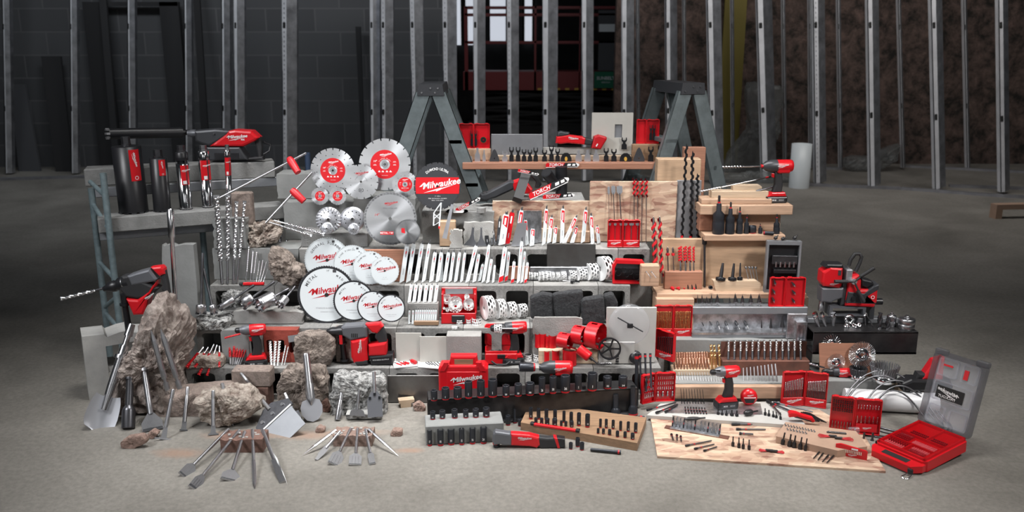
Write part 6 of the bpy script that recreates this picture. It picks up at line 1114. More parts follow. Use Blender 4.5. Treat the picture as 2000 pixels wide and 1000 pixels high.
# ---------------------------------------------------------------- lowest course, middle
fb('m0', 'white_board', 1184, 600, 1282, 662, 4.99, .012, 'whiteboard', 'white board standing behind the clear dust shield', 'board', z0=.201); fb('m1', 'white_block', 1170, 668, 1240, 702, 4.97, .012, 'whiteboard', 'low pale board behind the black hand wheel', 'board', z0=.201)
a = at(*cv('D3', 1850, 345), 4.93); s = sc(a) * 4.762; r = 190 / s
ds = kit(('shield_dome', B('clear2').lathe([(r, 0), (r, .02), (r * .9, .028), (r * .85, .03), (r * .3, .034), (.01, .036)], 48, RX(90) @ T(0, 0, 0), cap=False)), ('cutting_arm', B('blacksteel').tube([(-115 / s, -.04, 75 / s), (120 / s, -.05, -55 / s)], .004, 8).m('black').cyl(.012, -.0, .02, 14, T(0, -.04, 0) @ RX(90)).box(-.016, .016, -.055, -.04, -.012, .012), 'black adjustable cutting arm'))
put('dust_shield', ds, MX.Translation(a) @ RX(-4), 'clear round dust shield with black cutting arm before the white board', 'dust shield')
a = at(*cv('D3', 1670, 575), 4.93); s = sc(a) * 4.762; r = 105 / s; hw = B('black').ring(circ(r, 32), circ(r * .87, 32), -.012, .012); hw.cyl(r * .16, -.01, .01, 12, RX(90))
for k in range(5): hw.box(-.004, .004, -.006, .006, 0, r * .9, RY(k * 72 + 20))
put('hand_wheel', hw, MX.Translation(a) @ RX(-6), 'black five spoke hand wheel standing before the red hole saws', 'wheel')
KR = cup('red', False, slot=True, inner='redglow'); gR = 'red carbide hole saws on the lowest course'
fb('m2', 'timber_offcut', 1052, 684, 1168, 695, 4.97, .045, 'pinepale', 'thin pale timber under the back row of red hole saws', 'timber', z0=.201); zq = Z['m2']
for x, yb, r, h, l in ((1000, 570, 24, 120, 'leftmost slim red hole saw behind the drill'), (1045, 568, 36, 120, 'slim red hole saw beside the drill grip'), (1095, 572, 22, 105, 'slimmest red hole saw in the back row'), (1140, 575, 38, 110, 'slim red hole saw before the wide ones')): cupz('D3', x, yb, r, h, zq, KR, l, gR)
def bigcup(x, y, r, w, l, Y=4.95): a = at(*cv('D3', x, y), Y); s = sc(a) * 4.762; R_ = r / s; c_ = cup('red', False, slot=True, inner='redglow'); lb = brand(B('white'), 'white', .9, T(0, 0, 0)); put('hole_saw', kit(*[(p[0], p[1]) for p in c_]) , MX.Translation(a) @ RZ(-32) @ RY(90) @ S(R_, R_, w / s) @ T(0, 0, -.5), l, 'hole saw', gR); put_l(a, R_, w / s)
def put_l(a, r, w):
    o = [q for q in bpy.data.objects if q.get('category') == 'hole saw'][-1]
for x, y, r, w, l in ((1255, 500, 72, 110, 'wide red hole saw lying on its side, smallest of three big ones'), (1390, 450, 88, 105, 'middle one of three big red hole saws'), (1535, 455, 122, 120, 'largest red hole saw, beside the white board')): bigcup(x, y, r, w, l)
for x, y, w in ((1255, 505, 70), (1385, 455, 80), (1515, 495, 70)): pass
for x, yb, r, h, l in ((1085, 728, 24, 118, 'narrow red hole saw in the front row beside the white cups'), (1168, 730, 34, 124, 'medium red hole saw in the front row'), (1300, 745, 66, 138, 'wide upright red hole saw in the front row')): cupz('D3', x, yb, r, h, .201, KR, l, gR)
a = at(*cv('D3', 1385, 580), 4.84); b_ = at(*cv('D3', 1500, 670), 4.8); s = sc(a); put('hole_saw', kit(('cup_wall', B('red').lathe([(1, 0), (1, .8), (.8, .86), (.3, .88)], 28)), ('arbor', B('black').lathe([(.35, .86), (.35, 1.1), (.16, 1.12), (.16, 1.5)], 10))), fr(a, b_, 48 / 4.762 / s, 48 / 4.762 / s, (b_ - a).length), 'red hole saw on a black arbor lying before the hand wheel', 'hole saw', gR)
for i, (x, yb, r, h) in enumerate(((910, 702, 38, 58), (1010, 702, 50, 62))): cupz('D3', x, yb, r, h, .201, CW2, ('narrow' if i == 0 else 'wide') + ' white hole saw standing behind the impact wrench', 'white hole saws behind the wrench')
for i, (x, yb, r, h) in enumerate(((274, 378, 30, 62), (358, 378, 22, 66), (432, 385, 45, 78))): cupz('D3', x, yb, r, h, Z['s3'] , CW2, nlab(i, 3, 'small white hole saw', 'standing on the pale concrete block'), 'white hole saws on the pale block')
a = onz(*cv('D3', 205, 410), Z['s3']); put('hole_saw', kit(('cup_wall', CW2[0][1]), ('arbor', B('black').lathe([(.5, -.05), (.5, -.35), (.25, -.4), (.25, -.7)], 10))), MX.Translation(a + V((.03, .015, .0125))) @ RY(-90) @ S(.0125, .0125, .03), 'white hole saw on an arbor lying on the pale concrete block', 'hole saw')
cupz('D3', 1740, 720, 32, 75, .201, cup('black', True, inner='black'), 'small black hole saw upright at the foot of the hand wheel', None); cupz('D3', 1825, 715, 14, 80, .201, cup('black', False, inner='black'), 'thin black hole saw between the wheel and the round black cutter', None)
a = onz(*cv('D3', 1900, 700), .201); s = sc(a) * 4.762; put('round_cutter', kit(('drum', B('black').lathe([(58 / s, 0), (60 / s, .01), (60 / s, .03), (50 / s, .045), (20 / s, .05)], 28)), ('rim', B('steel').lathe([(61 / s, .01), (61 / s, .014)], 28))), MX.Translation(a + V((0, 0, .03))) @ RX(65), 'round black cutter leaning below the open case of black bits', 'cutter')
a = onz(*cv('D3', 1540, 715), .206); b_ = onz(*cv('D3', 1690, 710), .206); rod('arbor', bitkit(.5, 3, ms='chrome', mf='steel', one=True), a, b_, 1.4, 'chromed pilot drill lying by the hand wheel', 'arbor')
# red pouch case
p0 = onz(*cv('D3', 512, 722), .201); p1 = onz(*cv('D3', 812, 720), .201); s = sc(p0); w = (p1 - p0).length; hb_ = 130 / 4.762 / s; ht = 345 / 4.762 / s
tr = tray(w, .1, hb_); tr.box(.0, w, -.012, .0, hb_ * .05, hb_ * .85, None, .005); ld = B('red'); soft(ld, rrect(-.004, w + .004, hb_ * .95, ht, .02), .095, .11, .006); ld.m('redglow'); soft(ld, rrect(.012, w - .012, hb_ * 1.08, ht - .014, .018), .088, .096, .002); hn = B('black').tube([(w * .2, -.014, hb_ * .3), (w * .35, -.03, hb_ * .1), (w * .65, -.03, hb_ * .1), (w * .8, -.014, hb_ * .3)], .006, 8).box(w * .38, w * .62, -.018, -.01, hb_ * .5, hb_ * .8, None, .002)
put('hole_saw_case', kit(('tray', tr), ('lid', ld), ('carry_strap', hn)), up(p0, 1), 'open red case with raised lid and black strap, under the cordless drill', 'case')
for i, (x, y, r) in enumerate(((575, 632, 45), (650, 620, 34), (712, 625, 34))): a = at(*cv('D3', x, y), p0.y + .04); s = sc(a) * 4.762; put('hole_saw', CW2, MX.Translation(a) @ RX(35) @ S(r / s, r / s, .03) @ T(0, 0, -.7), nlab(i, 3, 'white hole saw', 'in the red case with raised lid'), 'hole saw', 'white saws in the case with raised lid')
# drill with white hole saw
o = onz(1003, 708, .201); o.y = 4.99; s = (118 / sc(o)) / .36; put('cordless_drill', cordless('drill'), up(o, 8, s * 1.0), 'cordless drill standing beside the red case with a white hole saw fitted', 'power tool')
a = at(*cv('D3', 640, 390), o.y - .05); r = 40 / 4.762 / sc(a); put('hole_saw', kit(('cup_wall', CW[0][1]), ('arbor', B('steel2').lathe([(.2, -.05), (.2, -2.1)], 8))), MX.Translation(a) @ RY(-90) @ S(r, r, r * 1.7) @ T(0, 0, -.4), 'small white hole saw fitted to the cordless drill', 'hole saw')
# big red carry case
p0 = onz(*cv('D4', 215, 345), 0); p0 = at(*cv('D4', 210, 345), 4.78); p1 = at(*cv('D4', 637, 345), 4.78); w = p1.x - p0.x; t = at(*cv('D4', 400, -10), 4.78).z; zb = 0.0; t2 = at(*cv('D4', 400, 85), 4.78).z
bd = B('red'); soft(bd, [(0, zb), (w, zb), (w, t2 * .98), (w * .93, t2 + .015), (w * .05, t2 + .015), (0, t2 * .98)], 0, .1, .01); bd.box(w * .16, w * .84, -.003, .01, .03, t2 - .02, None, .004); brand(bd, 'white', w * .58, T(w * .52, -.005, (at(*cv('D4', 420, 175), 4.78).z)))
hn = B('red'); hx0, hx1 = w * .28, w * .74; soft(hn, [(w * .2, t2), (w * .8, t2), (hx1 + .01, t), (hx0 - .01, t)], .02, .08, .01); hn.m('walnut').box(hx0 + .012, hx1 - .012, .018, .0201, t2 + .014, t - .02); lt = B('redglow'); [lt.prism([(w * f, t2 * .93), (w * (f + .1), t2 * .93), (w * (f + .1 + q), t2 + .035), (w * (f + q), t2 + .035)], -.006, .02) for f, q in ((.02, .1), (.86, -.1))]
put('carry_case', kit(('body', bd), ('handle', hn), ('latches', lt)), T(p0.x, 4.78, 0), 'big closed red carry case with white script behind the impact sockets', 'case')
# ---------------------------------------------------------------- impact sockets
zc = Z['ch']; P_ = []
sockets('D4', zc, [(167, 370, 282, 30, '1'), (267, 362, 262, 34, '1'), (372, 356, 258, 36, '1'), (467, 350, 205, 33, '1'), (574, 345, 198, 34, '1'), (676, 340, 190, 40, '1'), (792, 338, 240, 31, '28'), (898, 330, 228, 33, '38'), (1000, 322, 220, 38, '38'), (1105, 318, 170, 28, '26'), (1200, 308, 165, 31, '30'), (1308, 302, 155, 41, '36'), (1420, 290, 148, 29, '1'), (1542, 285, 135, 42, '1'), (1673, 265, 165, 37, '32'), (1808, 260, 162, 38, '34')], ('black impact socket', 'on the long steel channel'), 'impact sockets on the long steel channel')
sockets('D4', Z['sb'], [(156, 532, 465, 23, '18'), (240, 525, 458, 26, '19'), (346, 520, 448, 27, '1'), (443, 518, 450, 24, '15'), (530, 515, 445, 27, '22'), (621, 512, 436, 30, '24')], ('short black socket', 'on top of the grey block'), 'short sockets on the grey block')
sockets('D4', 0, [(130, 762, 628, 20, '17'), (224, 760, 622, 27, '18'), (316, 752, 618, 30, '19'), (408, 752, 615, 23, '15'), (502, 745, 608, 26, '16'), (598, 742, 602, 28, '24')], ('deep black socket', 'on the floor before the grey block'), 'deep sockets on the floor')
zw = Z['wal']
sockets('D4', zw, [(1008, 528, 430, 17, '8'), (1075, 530, 438, 17, ''), (1143, 535, 445, 17, ''), (1218, 545, 452, 17, '10'), (1295, 560, 462, 14, ''), (1358, 572, 472, 16, ''), (1425, 588, 478, 18, '12'), (1500, 600, 490, 21, '14')], ('deep small socket', 'in the back row on the oiled board'), 'deep small sockets on the oiled board', True)
sockets('D4', zw, [(1052, 575, 520, 15, ''), (1102, 578, 522, 15, '11'), (1150, 582, 525, 20, '14'), (1215, 585, 530, 22, '15'), (1272, 590, 545, 12, ''), (1312, 592, 550, 13, ''), (1362, 600, 548, 18, '13')], ('short small socket', 'along the red rail on the oiled board'), 'short sockets by the red rail', True)
sockets('D4', zw, [(1612, 605, 530, 12, ''), (1662, 608, 532, 13, '8'), (1722, 615, 540, 14, '10'), (1787, 630, 550, 13, ''), (1853, 638, 555, 14, '12'), (1918, 648, 565, 16, '13')], ('slim socket', 'in the upper row, oiled board end'), 'slim deep sockets, upper row', True)
sockets('D4', zw, [(1592, 655, 612, 12, ''), (1638, 660, 615, 13, '7'), (1692, 668, 622, 15, ''), (1760, 685, 635, 15, ''), (1826, 692, 642, 15, ''), (1892, 705, 655, 18, '14')], ('tiny socket', 'in the lower row, oiled board end'), 'tiny sockets, lower row', True)
sockets('D4', 0, [(810, 582, 500, 23, ''), (914, 590, 530, 18, ''), (1355, 790, 735, 17, ''), (1415, 768, 695, 20, ''), (1452, 798, 735, 20, '')], ('black adapter', 'on the floor by the angle wrench'), 'adapters on the floor', True)
rl = onz(*cv('D4', 1010, 575), zw); r2 = onz(*cv('D4', 1430, 640), zw); an = math.degrees(math.atan2((r2 - rl).y, (r2 - rl).x)); w = (r2 - rl).length
put('socket_rail', kit(('rail', B('red').box(.015, w - .015, -.012, .006, 0, .014, None, .003)), ('end_cap', B('black').box(-.002, .02, -.014, .008, 0, .018, None, .003)), ('end_cap', B('black').box(w - .02, w + .002, -.014, .008, 0, .018, None, .003))), up(rl, an), 'red socket rail with black ends on the oiled board', 'rail')
K_ad = kit(('drive_end', B('socket').lathe([(1, 0), (1, .22), (.6, .34), (.55, .36), (.55, 1)], 16).m('socket').box(-.45, .45, -.45, .45, .8, 1.0)), ('colour_band', B('red2').lathe([(1.03, .03), (1.03, .07)], 16)))
for x, yb, yt, r, l in ((1468, 490, 240, 30, 'tall thin adapter before the steel channel'), (1593, 482, 385, 38, 'short wide adapter before the steel channel'), (1745, 490, 310, 42, 'broad adapter before the channel end'), (1895, 490, 240, 40, 'tall adapter nearest the red bit case'), (1335, 470, 412, 30, 'low adapter at the foot of the channel'), (870, 560, 440, 18, 'slender adapter beside the walnut coloured board')):
    a = onz(*cv('D4', x, yb), 0 if x > 800 else 0); b_ = at(*cv('D4', x, yt), a.y + .01); rod('socket_adapter', K_ad, a, b_, r / 4.444, 'black ' + l, 'adapter', 'upright socket adapters')
K_bar = kit(('bar', B('socket').lathe([(.8, 0), (.8, .02), (1, .03), (1, .85), (1.25, .88), (1.25, 1)], 16)), ('colour_band', B('red2').lathe([(1.28, .9), (1.28, .95)], 16)))
a = onz(*cv('D4', 1590, 500), .02); b_ = onz(*cv('D4', 1995, 525), .02); rod('extension_bar', K_bar, a, b_, 4.6, 'thick black extension bar lying behind the oiled board', 'bar'); a = onz(*cv('D4', 1525, 790), .012); b_ = onz(*cv('D4', 1790, 815), .012); rod('extension_bar', K_bar, a, b_, 3.2, 'thin black extension bar lying on the floor before the oiled board', 'bar')
# impact wrench with big socket, partly behind the channel
o = at(*cv('D3', 1180, 800), 4.72); s = .245 / 1 * 0 + (1300 - 985) / 4.762 / sc(o) / .19; k = cordless('wrench'); a = at(*cv('D3', 1180, 750), 4.72); put('impact_wrench', k, MX.Translation(V((a.x, a.y, a.z - .222 * s))) @ S(s), 'big red impact wrench behind the row of impact sockets', 'power tool')
a2 = at(*cv('D3', 975, 750), 4.72); b2 = at(*cv('D3', 830, 748), 4.71); put('impact_socket', socket('', True), fr(a2, b2, 42 / 4.762 / sc(a2), 42 / 4.762 / sc(a2), (b2 - a2).length), 'large black socket fitted to the big impact wrench', 'socket')
# right angle wrench on the floor
o = onz(*cv('D4', 1000, 790), 0); u = 1 / sc(o) / 4.444; o.y += .03; Q = lambda pts: [((x - 1000) * u, -(y - 795) * u) for x, y in pts]; 
hd = B('gray'); soft(hd, Q([(680, 660), (700, 635), (830, 655), (845, 680), (840, 765), (780, 765), (740, 755), (690, 765), (672, 730)]), -.026, .026, .01); hd.m('blacksteel').lathe([(.017, 0), (.017, .03), (.012, .03)], 14, T(Q([(710, 800)])[0][0], 0, Q([(710, 805)])[0][1])); hd.m('red2').cyl(.018, .0, .008, 14, T(Q([(705, 760)])[0][0], 0, Q([(705, 765)])[0][1]))
bd = B('red'); soft(bd, Q([(835, 655), (880, 658), (1000, 668), (1080, 690), (1090, 760), (1060, 790), (1000, 775), (835, 765)]), -.026, .026, .01); lg = brand(B('white'), 'white', 110 * u, T(Q([(945, 700)])[0][0], -.028, Q([(945, 692)])[0][1]) @ RY(10))
gp = B('rubber'); soft(gp, Q([(1070, 690), (1150, 700), (1230, 695), (1245, 790), (1100, 800), (1060, 775)]), -.022, .022, .009); gp.m('red'); soft(gp, Q([(1205, 690), (1240, 700), (1265, 790), (1240, 795)]), -.024, .024, .006); bt = B('black'); soft(bt, Q([(1235, 695), (1305, 705), (1308, 780), (1255, 792)]), -.023, .023, .006)
put('angle_wrench', kit(('angle_head', hd), ('motor_housing', bd, None, [('lettering', lg)]), ('grip', gp), ('battery', bt)), MX.Translation(o), 'slim red right angle impact wrench lying on the floor in front', 'power tool')
# ---------------------------------------------------------------- timber shelf between the ladders
zs = Z['beam']
def omt(style):
    b = B('blacksteel' if style != 'g' else 'silver'); b.prism([(-1, .55), (-.45, .5), (-.4, .75), (.4, .75), (.45, .5), (1, .55), (1, .9), (.7, 1.1), (.5, 1.0), (.62, .82), (.2, .66), (-.2, .66), (-.62, .82), (-.5, 1.0), (-.7, 1.1), (-1, .9)] if 0 else [(-.9, 0), (.9, 0), (.85, .4), (.45, .46), (.42, .6), (.8, .66), (.95, .8), (.8, 1), (.5, .95), (.55, .82), (.25, .74), (-.25, .74), (-.55, .82), (-.5, .95), (-.8, 1), (-.95, .8), (-.8, .66), (-.42, .6), (-.45, .46), (-.85, .4)], -.2, .2); return b.mesh()
OK_, OG = omt('k'), omt('g')
tri = B('dkgray').prism([(-1, 0), (1, 0), (1, .2), (.35, .85), (0, 1), (-.35, .85), (-1, .2)], -.3, .1).m('chrome').cyl(.12, .3, .34, 10, T(0, 0, .25) @ S(1, 1, .55) @ RX(90)).mesh(); dome = B('blacksteel').prism([(-1, 0), (1, 0), (.95, .4), (.7, .75), (.3, .95), (-.3, .95), (-.7, .75), (-.95, .4)], -.25, .1).m('amber').cyl(.25, .26, .3, 12, S(1, 1, 1) @ T(0, 0, .3) @ RX(90)).mesh(); grout = B('silver').prism([(-1, 0), (1, 0), (.9, .5), (.4, .7), (.35, 1), (-.35, 1), (-.4, .7), (-.9, .5)], -.2, .1).mesh()
for i, (x, yb, yt, r, k, mt, l) in enumerate(((238, 418, 345, 42, grout, 0, 'grey grinding plate'), (322, 418, 305, 24, grout, 0, 'narrow grey scraper'), (380, 418, 325, 14, grout, 0, 'slim pale blade'), (470, 415, 315, 42, tri, 0, 'dark triangular sanding pad'), (560, 415, 335, 26, OG, 0, 'short silver blade'), (618, 412, 295, 22, OK_, 0, 'black blade'), (675, 412, 295, 22, OK_, 0, 'black blade'), (727, 414, 315, 22, OK_, 0, 'black blade'), (778, 414, 318, 22, OK_, 0, 'black blade'), (828, 414, 300, 22, OK_, 0, 'black blade'), (905, 414, 320, 24, OK_, 0, 'black blade'), (965, 412, 282, 22, OK_, 0, 'tall black blade'), (1018, 412, 310, 22, OK_, 0, 'black blade'), (1092, 418, 345, 48, dome, 0, 'black round blade with amber hub'), (1200, 415, 325, 28, grout, 0, 'pale grout rasp'), (1278, 415, 322, 28, grout, 0, 'grey grout rasp'), (1352, 415, 322, 28, grout, 0, 'smooth grey rasp'), (1440, 418, 305, 24, OK_, 0, 'black blade'), (1507, 418, 312, 26, OK_, 0, 'black blade'), (1608, 420, 348, 52, dome, 0, 'wide black round blade'), (1725, 398, 300, 48, tri, 0, 'triangular pad before the dark wood'), (1828, 395, 290, 26, OK_, 0, 'black blade before the dark wood'), (1912, 385, 280, 24, OK_, 0, 'black blade beside the ladder'))):
    a = onz(*cv('D1', x, yb), zs); a.y = max(a.y, 6.15); a = at(*cv('D1', x, yb), min(a.y, 6.2)); a.z = zs; e = at(*cv('D1', x, yt), a.y); s = sc(a) * 4.444; put('multi_tool_blade', k, fr(a, e, r / s, .02, (e - a).length), l + ', ' + nth(i, 23) + ' on the timber shelf', 'blade', 'multi tool blades on the timber shelf')
def back(c, x0, y0, x1, y1, Y, dep, mt, name, lab, cat, z0=zs, **k): X0, Y0 = cv(c, x0, y0); X1, Y1 = cv(c, x1, y1); fb('bk', name, X0, Y0, X1, Y1, Y, dep, mt, lab, cat, z0=z0, **k); return Z['bk']
z1 = back('D1', 165, 312, 438, 420, 6.24, .04, 'pine', 'timber_block', 'pale timber block under the red blade case on the shelf', 'timber'); z2 = back('D1', 440, 372, 1660, 420, 6.24, .04, 'pinepale', 'timber_block', 'long pale timber behind the black multi tool blades', 'timber', ztop=None)
z3 = back('D1', 1665, 275, 1960, 402, 6.24, .05, 'walnut', 'timber_block', 'dark reddish timber block on the shelf beside the ladder', 'timber'); back('D1', 440, 185, 890, 372, 6.27, .005, 'bladegray', 'steel_sheet', 'grey brushed steel sheet standing on the shelf', 'sheet', z0=z2)
a = at(*cv('D1', 1308, 412), 6.3); e = at(*cv('D1', 1676, 0), 6.3); w = e.x - a.x; h = e.z - z2; pb = B('tile').ring([(0, 0), (w, 0), (w, h), (0, h)], [(w * .56, h * .4), (w * .74, h * .4), (w * .74, h * .72), (w * .56, h * .72)], 0, .012); pb.m('graypanel').box(w * .54, w * .76, .012, .03, h * .38, h * .74); put('plasterboard', pb, T(a.x, 6.3, z2), 'white board with a square cut out standing on the shelf', 'board')
back('D1', 890, 300, 1310, 372, 6.3, .01, 'white_concrete', 'white_board', 'low white board behind the oscillating tool', 'board', z0=z2)
put('multi_tool_blade', OK_, fr(at(*cv('D1', 1595, 318), 6.28), at(*cv('D1', 1597, 215), 6.28), .021, .02, .085), 'black blade leaning on the white board with the cut out', 'blade')
# oscillating tool
o = at(*cv('D1', 1200, 250), 6.26); u = 1 / sc(o) / 4.444; Q = lambda pts: [((x - 1200) * u, -(y - 250) * u) for x, y in pts]
hd = B('dkgray'); soft(hd, Q([(1015, 170), (1040, 158), (1120, 172), (1110, 195), (1050, 205), (1012, 205)]), -.028, .028, .01); rd = B('red'); soft(rd, Q([(1005, 205), (1110, 190), (1230, 205), (1260, 220), (1250, 275), (1100, 262), (1040, 270), (1000, 262)]), -.03, .03, .01); gp = B('rubber'); soft(gp, Q([(1240, 210), (1330, 235), (1310, 280), (1210, 272)]), -.024, .024, .009); bt = B('red2'); soft(bt, Q([(1330, 205), (1370, 190), (1440, 210), (1440, 230), (1390, 315), (1310, 305)]), -.036, .036, .01); bt.m('white').prism(Q([(1345, 285), (1358, 262), (1366, 268), (1353, 291)]), -.038, -.036)
put('oscillating_tool', kit(('head', hd), ('motor_housing', rd, None, [('lettering', brand(B('white'), 'white', 80 * u, T(Q([(1145, 222)])[0][0], -.032, Q([(1145, 216)])[0][1]) @ RY(16)))]), ('grip', gp), ('battery', bt)), MX.Translation(o), 'red oscillating multi tool lying on the shelf before the white board', 'power tool')
L_ = case('D1', 165, 292, 432, 97, 310, z1, 'open transparent red case of black blades, at the ladder end of the shelf', Lb=False, Rb=False); [incase(L_[i], 'multi_tool_blade', OK_, n, .011, .1, .75, ('black blade', 'inside the ' + w_ + ' half of the red shelf case'), 'blade', 'blades in the red shelf case', y=.004) for i, n, w_ in ((0, 2, 'first'), (1, 1, 'second'))]
a = L_[1][0] @ V((L_[1][1] * .6, -.004, L_[1][2] * .35)); put('round_saw_blade', B('gold').ring(circ(.022, 28), circ(.018, 28), -.002, .002).m('blacksteel').ring(circ(.018, 28), circ(.004, 28), -.002, .002), MX.Translation(a), 'round black blade with golden rim inside the red shelf case', 'blade')
L_ = case('D1', 1700, 1785, 1900, 62, 270, z3, 'open red case standing on the dark timber beside the far ladder', Lb=False, Rb=False); incase(L_[1], 'multi_tool_blade', OK_, 2, .011, .15, .8, ('black blade', 'inside the red case beside the far ladder'), 'blade', 'blades in the red case by the ladder', y=.004, x0=.35, x1=.6)
# ---------------------------------------------------------------- right: bits for wood and steel
CR['G1'] = (1240, 380, 5); CR['G3'] = (1240, 640, 6.25); CR['G4'] = (1500, 760, 6.25); CR['G5'] = (1680, 740, 5); CR['G6'] = (1570, 470, 5.265)
K_pad = kit(('shaft', B('steel').lathe([(.22, 0), (.22, .86)], 8)), ('paddle', B('silver').prism([(-.3, .83), (.3, .83), (1, .87), (1, .97), (.2, .97), (0, 1), (-.2, .97), (-1, .97), (-1, .87)], -.12, .12)))
K_rta = kit(('shaft', B('steel').lathe([(.3, 0), (.3, .75)], 8)), ('auger_tip', B('redpaint').helix(.2, 1, .7, .95, 3.5, .02).m('blacksteel').lathe([(.35, .7), (.35, .96), (.05, 1)], 8)))
rods('D1', 'spade_bit', K_pad, .802, .03, 10, [(1465, 1133, 1462, 628, 10), (1518, 1133, 1500, 622, 17), (1580, 1133, 1553, 622, 24)], ('long spade bit', 'before the taller flakeboard'), 'drill bit')
rods('D1', 'auger_bit', K_rta, .802, .03, 13, [(1685, 1134, 1680, 545), (1715, 1134, 1710, 555), (1748, 1134, 1752, 550), (1785, 1134, 1790, 550)], ('slender red tipped bit', 'before the taller flakeboard'), 'drill bit')
L_ = case('D2', 1632, 1780, 1948, 152, 415, .802, 'open red case of spade bits before the taller flakeboard'); [incase(L_[i], 'spade_bit', K_pad, 3, [.008, .014][i], .25, .9, ('spade bit', 'in the ' + w_ + ' half of the red case at the flakeboard'), 'drill bit', 'spade bits in the red case') for i, w_ in ((0, 'first'), (1, 'second'))]
K_aug = kit(('core', B('chrome').lathe([(.45, 0), (.45, .97), (.1, 1)], 12)), ('spiral', B('redpaint').helix(.4, 1, .12, .95, 6.5, .028))); K_augb = kit(('stem', B('blacksteel').lathe([(.35, .0), (.35, .97), (.05, 1)], 10)), ('spiral', B('blacksteel').helix(.3, 1, .08, .96, 11, .018)), ('collar', B('redpaint').lathe([(.7, .03), (.7, .08)], 12)))
rods('G1', 'auger_bit', K_aug, .602, .05, 24, [(208, 868, 180, 215, 26), (266, 866, 240, 212, 21)], ('thick red auger bit', 'behind the cube of wood'), 'drill bit')
rods('D5', 'auger_bit', K_augb, .802, .03, 17, [(455, 977, 505, 0, 17), (542, 977, 565, 70, 19), (618, 977, 610, 290, 19)], ('black auger bit', 'leaning on the grey board strip'), 'drill bit')
K_sf = kit(('shaft', B('steel').lathe([(.35, 0), (.3, .6), (.5, .75), (.7, .9), (.1, 1)], 10)), ('cutter', B('redpaint').lathe([(.3, .62), (1, .66), (1, .72), (.3, .75)], 16)))
K_sa = kit(('shaft', B('steel').lathe([(.55, 0), (.45, .4), (.3, .42), (.3, .97), (.1, 1)], 10)), ('spiral', B('redpaint').helix(.3, 1, .38, .98, 5, .05))); zp = Z['p4']
rods('G1', 'self_feed_bit', K_sf, zp, .02, 20, [(325, 745, 318, 510), (380, 745, 370, 510, 17)], ('silver bit with red cutter', 'standing on the brownish timber block'), 'drill bit')
rods('G1', 'auger_bit', K_sa, zp, .02, 20, [(445, 745, 440, 508, 21), (495, 745, 488, 508, 19), (540, 745, 530, 508, 17), (575, 745, 573, 510, 12)], ('short red auger bit', 'standing on the brownish timber block'), 'drill bit')
zl = Z['p2']; lying('G1', 'auger_bit', K_sa, zl, 2.6, [(262, 862, 385, 925, 3.4), (300, 858, 440, 920, 3.2), (335, 855, 490, 915, 2.6), (370, 855, 535, 915, 2.2), (420, 870, 590, 920, 2)], ('short red auger', 'lying on the pine ledge'), 'drill bit')
K_csk = kit(('shank', B('steel').lathe([(.4, .4), (.15, 1)], 6)), ('countersink', B('blacksteel').lathe([(.5, 0), (1, .1), (1, .4), (.4, .45)], 10))); rods('G1', 'countersink_bit', K_csk, zl, .01, 10, [(520, 925, 505, 790), (560, 925, 545, 788), (598, 925, 580, 770)], ('black countersink bit', 'standing on the pine ledge'), 'drill bit')
rods('G1', 'extension_bar', kit(('bar', B('dksteel').lathe([(.55, 0), (.55, .84)], 10)), ('chuck', B('black').lathe([(.6, .82), (1.1, .84), (1.1, .96), (.7, 1)], 14))), zl, .02, 20, [(680, 905, 680, 400)], ('', ''), 'bar', 'bit extensions', ['long steel extension standing upright before the plywood'])
a = at(*cv('G1', 735, 910), 5.25); put('steel_disc', B('blacksteel').lathe([(.012, 0), (.012, .02), (.007, .021), (.007, .005)], 18).mesh(), MX.Translation(a + V((0, 0, .003))) @ RX(80), 'small black ring lying at the foot of the upright extension', 'ring')
K_sfb = kit(('cutter_head', B('blacksteel').lathe([(.9, 0), (1, .02), (1, .16), (.4, .2)], 18)), ('shank', B('dksteel').lathe([(.4, .18), (.36, .6), (.22, 1)], 8))); z5 = Z['p5']
rods('D6', 'self_feed_bit', K_sfb, z5, .03, 40, [(785, 395, 812, 228, 46), (880, 395, 922, 230, 42), (985, 400, 988, 232, 34)], ('black self feed bit', 'in the back row on the pale offcut'), 'drill bit', dz=0); rods('D6', 'self_feed_bit', K_sfb, z5, .01, 36, [(835, 488, 860, 318, 48), (950, 488, 968, 322, 40), (1025, 485, 1030, 318, 26)], ('black self feed bit', 'in the front row on the pale offcut'), 'drill bit')
K_for = kit(('shank', B('steel2').lathe([(.3, 0), (.3, .9)], 8)), ('cutter', B('steel').lathe([(.4, .88), (1, .93), (1, .98), (.1, 1)], 12))); rods('D6', 'forstner_bit', K_for, zl, .04, 14, [(1132, 582, 1080, 352), (1165, 582, 1115, 352), (1190, 580, 1145, 352), (1212, 578, 1178, 352)], ('slim steel forstner bit', 'standing beside the grey metal case'), 'drill bit')
rods('D6', 'mortising_bit', B('bladegray').prism([(-1, 0), (1, 0), (1, .6), (.3, 1), (-.3, 1), (-1, .6)], -.2, .2).mesh(), zl, .03, 12, [(840, 575, 810, 505), (882, 575, 850, 505), (925, 575, 895, 505), (970, 572, 935, 505)], ('flat grey bit', 'leaning on the pale offcut'), 'drill bit')
